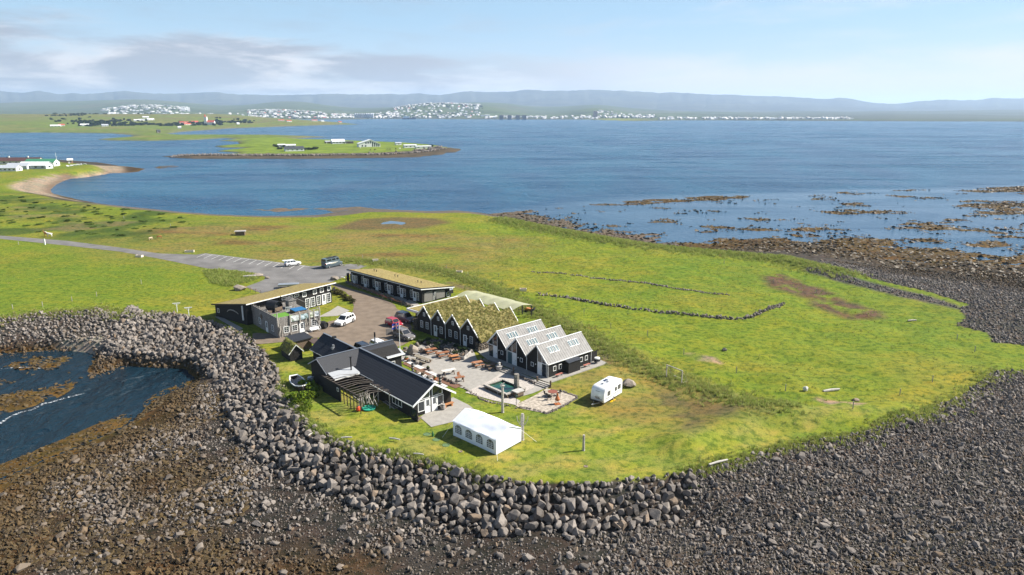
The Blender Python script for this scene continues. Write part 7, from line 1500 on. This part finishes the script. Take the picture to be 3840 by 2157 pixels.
p = fa(930, 370)
T = empty('modern_house', p, R(24), 'large white modern gabled house on the island', 'house'); w, d, ev, rg = 28, 11, 4.2, 9
MB().prism([(-w / 2, 0, -.6), (w / 2, 0, -.6), (w / 2, 0, ev - 1), (w * .06, 0, rg), (-w / 2, 0, ev)], (0, d, 0)).build('wall', WWALL, T); MB().slab([(-w / 2 - .5, -.6, ev + .3), (-w / 2 - .5, d + .6, ev + .3), (w * .06, d + .6, rg + .5), (w * .06, -.6, rg + .5)], .4).slab([(w / 2 + .5, -.6, ev - .9), (w / 2 + .5, d + .6, ev - .9), (w * .06, d + .6, rg + .5), (w * .06, -.6, rg + .5)], .4).build('roof', WROOF, T)
for k in range(4): MB().box(w * .12 + k * 2.7, w * .12 + k * 2.7 + 1.3, -.12, -.001, .5, 6.2 - k * .9).build('tall_window', GLASS, T)
for a, b, c, e in ((-5.5, -3.6, 4.4, 6.0), (-2.5, -.6, 4.6, 6.4), (-10, -8.5, .8, 2.8), (-6, -4.2, .6, 2.4), (.6, 1.9, 4.6, 7.4)): MB().box(a, b, -.12, -.001, c, e).build('window', GLASS, T)
long_house(fa(1003, 365), R(-3), 8, 5, 2.6, 3.6, WWALL, GROOF, 'small white hut between the modern house and the sheds', 'hut', 1, 'hut'); long_house(fa(1033, 372), R(-4), 16, 6, 3.2, 3.8, WWALL, WROOF, 'taller long white shed on the island', 'shed', 3, 'shed'); long_house(fa(1066, 373.5), R(-4), 20, 5, 2.6, 3.1, WWALL, WROOF, 'lower long white shed at the island point', 'shed', 3, 'shed')
for k, (a, b) in enumerate(((905, 374), (932, 378.5), (944, 379), (974, 377.5), (980, 378), (996, 376.5), (1006, 376))): p = fa(a, b); horse(p[0], p[1], p[2], k * 1.7, HD if k not in (0, 6) else HW_, ('dark horse grazing in the island paddock' if k not in (0, 6) else 'pale horse in the island paddock, %s' % ('nearest the modern house' if k == 0 else 'nearest the sheds')), 1.35, True, 'horses on the island')
ibm = [leafy('island_shrub', (.03, .05, .02), (.085, .10, .035), (4, 3.5, 2.6), 380, 780 + i, .8) for i in range(3)]
for k, (a, b) in enumerate(((693, 369), (699, 370), (718, 370), (765, 378), (775, 377), (785, 377), (793, 376), (797, 375), (705, 376), (1085, 370))): p = fa(a, b); T = empty('garden_shrub', p, k, 'dark shrub round the island gardens', 'shrub', 'island shrubs'); put('foliage', ibm[k % 3], T)
IW = D([(430, 394), (482, 390.5), (560, 391), (624, 391), (765, 391), (860, 390.5), (942, 389), (1000, 387), (1049, 383.8), (1085, 379), (1112, 374)], -4)
x, y, r = along(IW, 2.6, 1500, 141); n = len(x)
T = empty('island_sea_wall', (0, 0, 0), 0, 'long boulder wall along the near shore of the island', 'sea wall'); z = np.array([HF(a, b) for a, b in zip(x, y)])
scatter('wall_boulders', np.stack([x, y, np.maximum(z, SEA) + .7], -1), r.uniform(.8, 1.7, n)[:, None] * r.uniform(.8, 1.2, (n, 3)), r.uniform(0, 6.28, (n, 3)), r.integers(0, 12, n), var, T, {'tint': np.zeros(n)})
# ------------------------------------------------------------------ farms on the western shore
for k, (a, b, w, wm, rm, l) in enumerate(((140, 320, 30, WWALL, WROOF, 'long low white farmhouse nearest the left inlet'), (156, 320, 18, WWALL, RROOF, 'white cottage with a red roof beside the long farmhouse'), (213, 317, 26, WWALL, WROOF, 'white farmhouse beside the dark trees'), (265, 319, 20, GWALL, GROOF, 'grey gabled barn on the western farmland'),
      (345, 305.5, 22, WWALL, WROOF, 'first of the white farm cottages on the crest'), (357, 304.5, 24, WWALL, GROOF, 'second of the white farm cottages on the crest'), (368, 305.5, 24, WWALL, WROOF, 'lower white cottage among those on the crest'), (380, 304, 26, WWALL, WROOF, 'rightmost white cottage on the crest'),
      (458, 312, 20, CWALL, RROOF, 'low red-roofed farm shed on the western shore'), (470, 312, 24, WWALL, RROOF, 'red-roofed farm building in the middle of the farmyard'), (491, 312, 26, WWALL, RROOF, 'tall white house with a steep red roof'), (471, 298, 26, CWALL, RROOF, 'cream house with a red roof near the church'), (400, 334, 8, OLDWOOD, DROOF, 'lonely dark hut by the inlet shore'), (452, 324, 10, GWALL, WROOF, 'small pale shed above the shingle bay'),
      (600, 313.5, 10, WWALL, WROOF, 'little white hut on the farther farmland'), (708, 305, 28, WWALL, RROOF, 'red-roofed farm near the far point'), (728, 305, 24, WWALL, RROOF, 'second red-roofed farm near the far point'), (792, 305, 30, WWALL, RROOF, 'white and red farm on the far point'), (812, 306, 18, WWALL, GROOF, 'small white farm on the far point'), (856, 309, 16, CWALL, RROOF, 'lone house at the tip of the far point'))):
    long_house(fa(a, b), R(-5 + (k * 37) % 24), w * .8, 10, 3.4, 7.5 if k == 10 else 6.0, wm, rm, l, 'farmhouse', 3 if k < 12 else 2)
p = fa(516, 299.5); T = empty('white_church', p, 0, 'white church with a tower and red roof on the western shore', 'church'); MB().box(-4, 4, 0, 8, -1, 24).prism([(-4.2, -.2, 24), (4.2, -.2, 24), (4.2, 8.2, 24), (-4.2, 8.2, 24)], (0, 0, .6)).build('tower', WWALL, T); MB().prism([(4, 0, -1), (4, 11, -1), (4, 11, 8), (4, 5.5, 14), (4, 0, 8)], (22, 0, 0)).build('nave', WWALL, T); MB().slab([(4, -.5, 8), (26.5, -.5, 8), (26.5, 5.5, 14.4), (4, 5.5, 14.4)], .3).slab([(4, 11.5, 8), (26.5, 11.5, 8), (26.5, 5.5, 14.4), (4, 5.5, 14.4)], .3).build('roof', RROOF, T); MB().lathe([(3.4, 24.6), (.2, 33)], 4).build('spire', RROOF, T)
dk = [leafy('spruce_mass', (.010, .022, .012), (.028, .048, .024), (14, 10, 11), 420, 800 + i, 1.8) for i in range(3)]
for k, (a, b) in enumerate(((226, 315.5), (231, 316), (243, 316.5))): p = fa(a, b); T = empty('spruce_clump', p, k, 'dark spruce beside the white farmhouse', 'tree', 'spruces at the farm'); T.scale = (.8, .8, .9 if k else 1.2); put('crown', dk[k], T); MB().tube([(0, 0, -1), (0, 0, 6)], .5, 5).build('trunk', OLDWOOD, T)
tv = bpy.data.collections.new('tree_variants')
for me in dk: tv.objects.link(bpy.data.objects.new('tree', me))
tpx, tpy = [], []
for u0, u1, v0, v1, n in ((110, 460, 295.5, 297.5, 190), (180, 300, 296.5, 298.5, 60), (540, 640, 306, 310, 60), (440, 560, 296, 299, 70), (300, 350, 314, 315.5, 10)):
    for _ in range(n): p = fa(rng.uniform(u0, u1), rng.uniform(v0, v1)); tpx.append(p); tpy.append(rng.uniform(.28, .6))
n = len(tpx)
tag(scatter('dark_plantation', np.array(tpx), np.array(tpy)[:, None] * rng.uniform(.8, 1.2, (n, 3)), rng.uniform(0, 6.28, (n, 3)) * [0, 0, 1], rng.integers(0, 3, n), tv), 'dark plantation of conifers behind the farmland', kind='stuff')
# ------------------------------------------------------------------ the town across the bay
def town_house(w, d, h, rg, wm, rm, seed):
    b = MB().prism([(-w / 2, 0, -4), (-w / 2, d, -4), (-w / 2, d, h), (-w / 2, d / 2, rg), (-w / 2, 0, h)], (w, 0, 0)).mesh('wall', wm)
    r_ = MB().slab([(-w / 2 - .5, -.6, h + .1), (w / 2 + .5, -.6, h + .1), (w / 2 + .5, d / 2, rg + .3), (-w / 2 - .5, d / 2, rg + .3)], .3).slab([(-w / 2 - .5, d + .6, h + .1), (w / 2 + .5, d + .6, h + .1), (w / 2 + .5, d / 2, rg + .3), (-w / 2 - .5, d / 2, rg + .3)], .3).mesh('roof', rm)
    g = MB(); nw = max(2, int(w / 6)); nf = max(1, int(h / 3.5))
    for k in range(nw):
        for j in range(nf): x = -w / 2 + w * (k + .5) / nw; g.box(x - 1.1, x + 1.1, -.12, -.01, 1 + j * 3.3, 2.8 + j * 3.3)
    return b, r_, g.mesh('windows', GLASS)
SC_T = .72
VAR = [town_house(*[q * SC_T if not isinstance(q, bpy.types.Material) else q for q in a], i) for i, a in enumerate(((26, 14, 6, 10, WWALL, GROOF), (22, 13, 6, 10.5, WWALL, RROOF), (34, 18, 10, 12, WWALL, WROOF), (20, 14, 9, 12, CWALL, DROOF), (48, 22, 8, 9, WWALL, WROOF), (30, 16, 13, 14, GWALL, GROOF), (70, 28, 10, 11, GWALL, WROOF), (24, 18, 24, 24.6, CWALL, GROOF)))]
CL = ((0, 200, 4600, 5000, 26, (4, 6, 0), 'white building in the low western end of the far town'), (285, 500, 5000, 6500, 62, (2, 5, 5, 3, 0), 'white block on the terraced hillside west of the church'), (170, 440, 4500, 4900, 22, (6, 4, 0), 'long pale building behind the dark plantation'), (640, 830, 4800, 6200, 44, (0, 1, 0, 3), 'small white house on the slope in the middle of the town'),
      (500, 660, 4500, 5400, 18, (0, 2, 4), 'pale house among the trees round the white slab block'), (820, 880, 4700, 5600, 10, (0, 1, 2), 'white house between the slope and the harbour head'), (850, 1010, 4900, 5500, 26, (0, 2, 3, 1), 'white house at the head of the harbour'), (1000, 1210, 4900, 6600, 56, (0, 0, 1, 2, 3), 'white house on the hill above the harbour'), (1180, 1500, 4300, 5000, 34, (4, 6, 2, 4), 'pale harbour warehouse near the water'), (1490, 1640, 4700, 5600, 18, (0, 2, 3), 'white house east of the tower block'), (1650, 2120, 4000, 4700, 34, (6, 4, 4, 2), 'low pale shed along the eastern shore'))
tot = 0
FARH = MB()
for ci, (u0, u1, y0, y1, n, vs, lab) in enumerate(CL):
    for k in range(n * 5):
        u = rng.uniform(u0, u1); yy = y0 + (y1 - y0) * rng.uniform(0, 1) ** 1.2; xx = (u - 1288) * KD / FPX * yy * 1.0; zz = HTN(xx, yy)
        if zz < SEA + 1.5: continue
        rz = float(rng.uniform(.1, 1.0)); v = VAR[vs[int(rng.integers(0, len(vs)))]]
        if k < n and tot < 298:
            T = empty('town_house', (xx, yy, zz), rz, lab, 'house', 'far-town buildings, ' + ('low western end', 'terraced hillside', 'behind the plantation', 'middle slope', 'round the slab block', 'before the harbour head', 'harbour head', 'harbour hill', 'harbour front', 'east of the tower', 'eastern shore')[ci]); put('wall', v[0], T); put('roof', v[1], T); put('windows', v[2], T); tot += 1
        else:
            w_, d_, h_ = rng.uniform(11, 24), rng.uniform(9, 13), rng.uniform(4, 8); Tm = Rz(rz, (xx, yy + 25, HTN(xx, yy + 25))); FARH.prism([(-w_ / 2, 0, -4), (-w_ / 2, d_, -4), (-w_ / 2, d_, h_), (-w_ / 2, d_ / 2, h_ + 3), (-w_ / 2, 0, h_)], (w_, 0, 0), Tm)
tag(FARH.build('town_mass', M('town_render', (.42, .42, .42), .8, .7, .012, col2=(.78, .76, .74))), 'dense pale mass of the farther town houses', kind='stuff')
def tpos(u, yy): xx = (u - 1288) * KD / FPX * yy; return (xx, yy, HTN(xx, yy))
p = tpos(588, 4500); T = empty('white_hospital', p, 0, 'big white slab block standing alone by the church', 'building'); MB().box(-70, 10, 0, 20, -4, 26).build('slab', WWALL, T); MB().box(15, 60, 0, 26, -4, 30).build('tower_block', GWALL, T)
for j in range(4): MB().box(-68, 8, -.3, -.01, 3 + j * 6, 6 + j * 6).build('window_band', GLASS, T)
p = tpos(1493, 4650); T = empty('tower_block', p, .2, 'tall pinkish tower block on the eastern rise', 'building'); MB().box(-11, 11, 0, 20, -5, 46).build('tower', M('pink_render', (.42, .30, .26), .8), T)
for j in range(9): MB().box(-10, 10, -.3, -.01, 2 + j * 4.6, 4 + j * 4.6).build('window_band', GLASS, T)
p = tpos(930, 4950); T = empty('grain_silos', p, 0, 'row of pale cylindrical silos at the harbour', 'silo')
for k in range(9): MB().lathe([(7, -4), (7, 26), (5, 29), (.5, 30)], 12, Matrix.Translation((k * 15 - 70, 0, 0))).build('silo', GWALL, T)
for k, u in enumerate((1262, 1282, 1302, 1318)): p = tpos(u, 4500); T = empty('apartment_tower', p, 0, 'brick-red apartment tower at the harbour, number from the left: %s' % ('first', 'second', 'third', 'fourth')[k], 'building', 'apartment towers'); MB().box(-13, 13, 0, 16, -4, 30).build('tower', M('brick_red', (.20, .13, .12), .8), T); MB().box(-12, 12, -.3, -.01, 3, 26).build('window_band', GLASS, T)
p = tpos(1044, 4870); T = empty('trawler', (p[0], 4700, SEA), .1, 'dark-hulled ship moored at the harbour', 'ship'); MB().prism([(-45, 0, 0), (40, 0, 0), (52, 0, 9), (-45, 0, 7)], (0, 12, 0)).build('hull', M('navy_hull', (.03, .05, .10), .6), T); MB().box(-35, 5, 2, 10, 7, 19).build('superstructure', WHITE, T); MB().tube([(20, 6, 8), (20, 6, 26)], .8, 5).build('mast', WHITE, T)
gt = []
for u0, u1, y0, y1, n in ((640, 860, 4700, 5800, 130), (500, 640, 4450, 4900, 70), (850, 1000, 4900, 5500, 60), (1000, 1220, 4950, 6300, 120), (0, 300, 4500, 5000, 80), (1500, 1640, 4600, 5200, 40), (300, 500, 4900, 6000, 40)):
    for _ in range(n):
        yy = rng.uniform(y0, y1); q = tpos(rng.uniform(u0, u1), yy)
        if q[2] > SEA + 1.5: gt.append(q)
n = len(gt); tag(scatter('town_trees', np.array(gt), rng.uniform(.4, .95, n)[:, None] * [1.4, 1, .7] , rng.uniform(0, 6.28, (n, 3)) * [0, 0, 1], rng.integers(0, 3, n), tv), 'dark trees scattered between the town houses', kind='stuff')
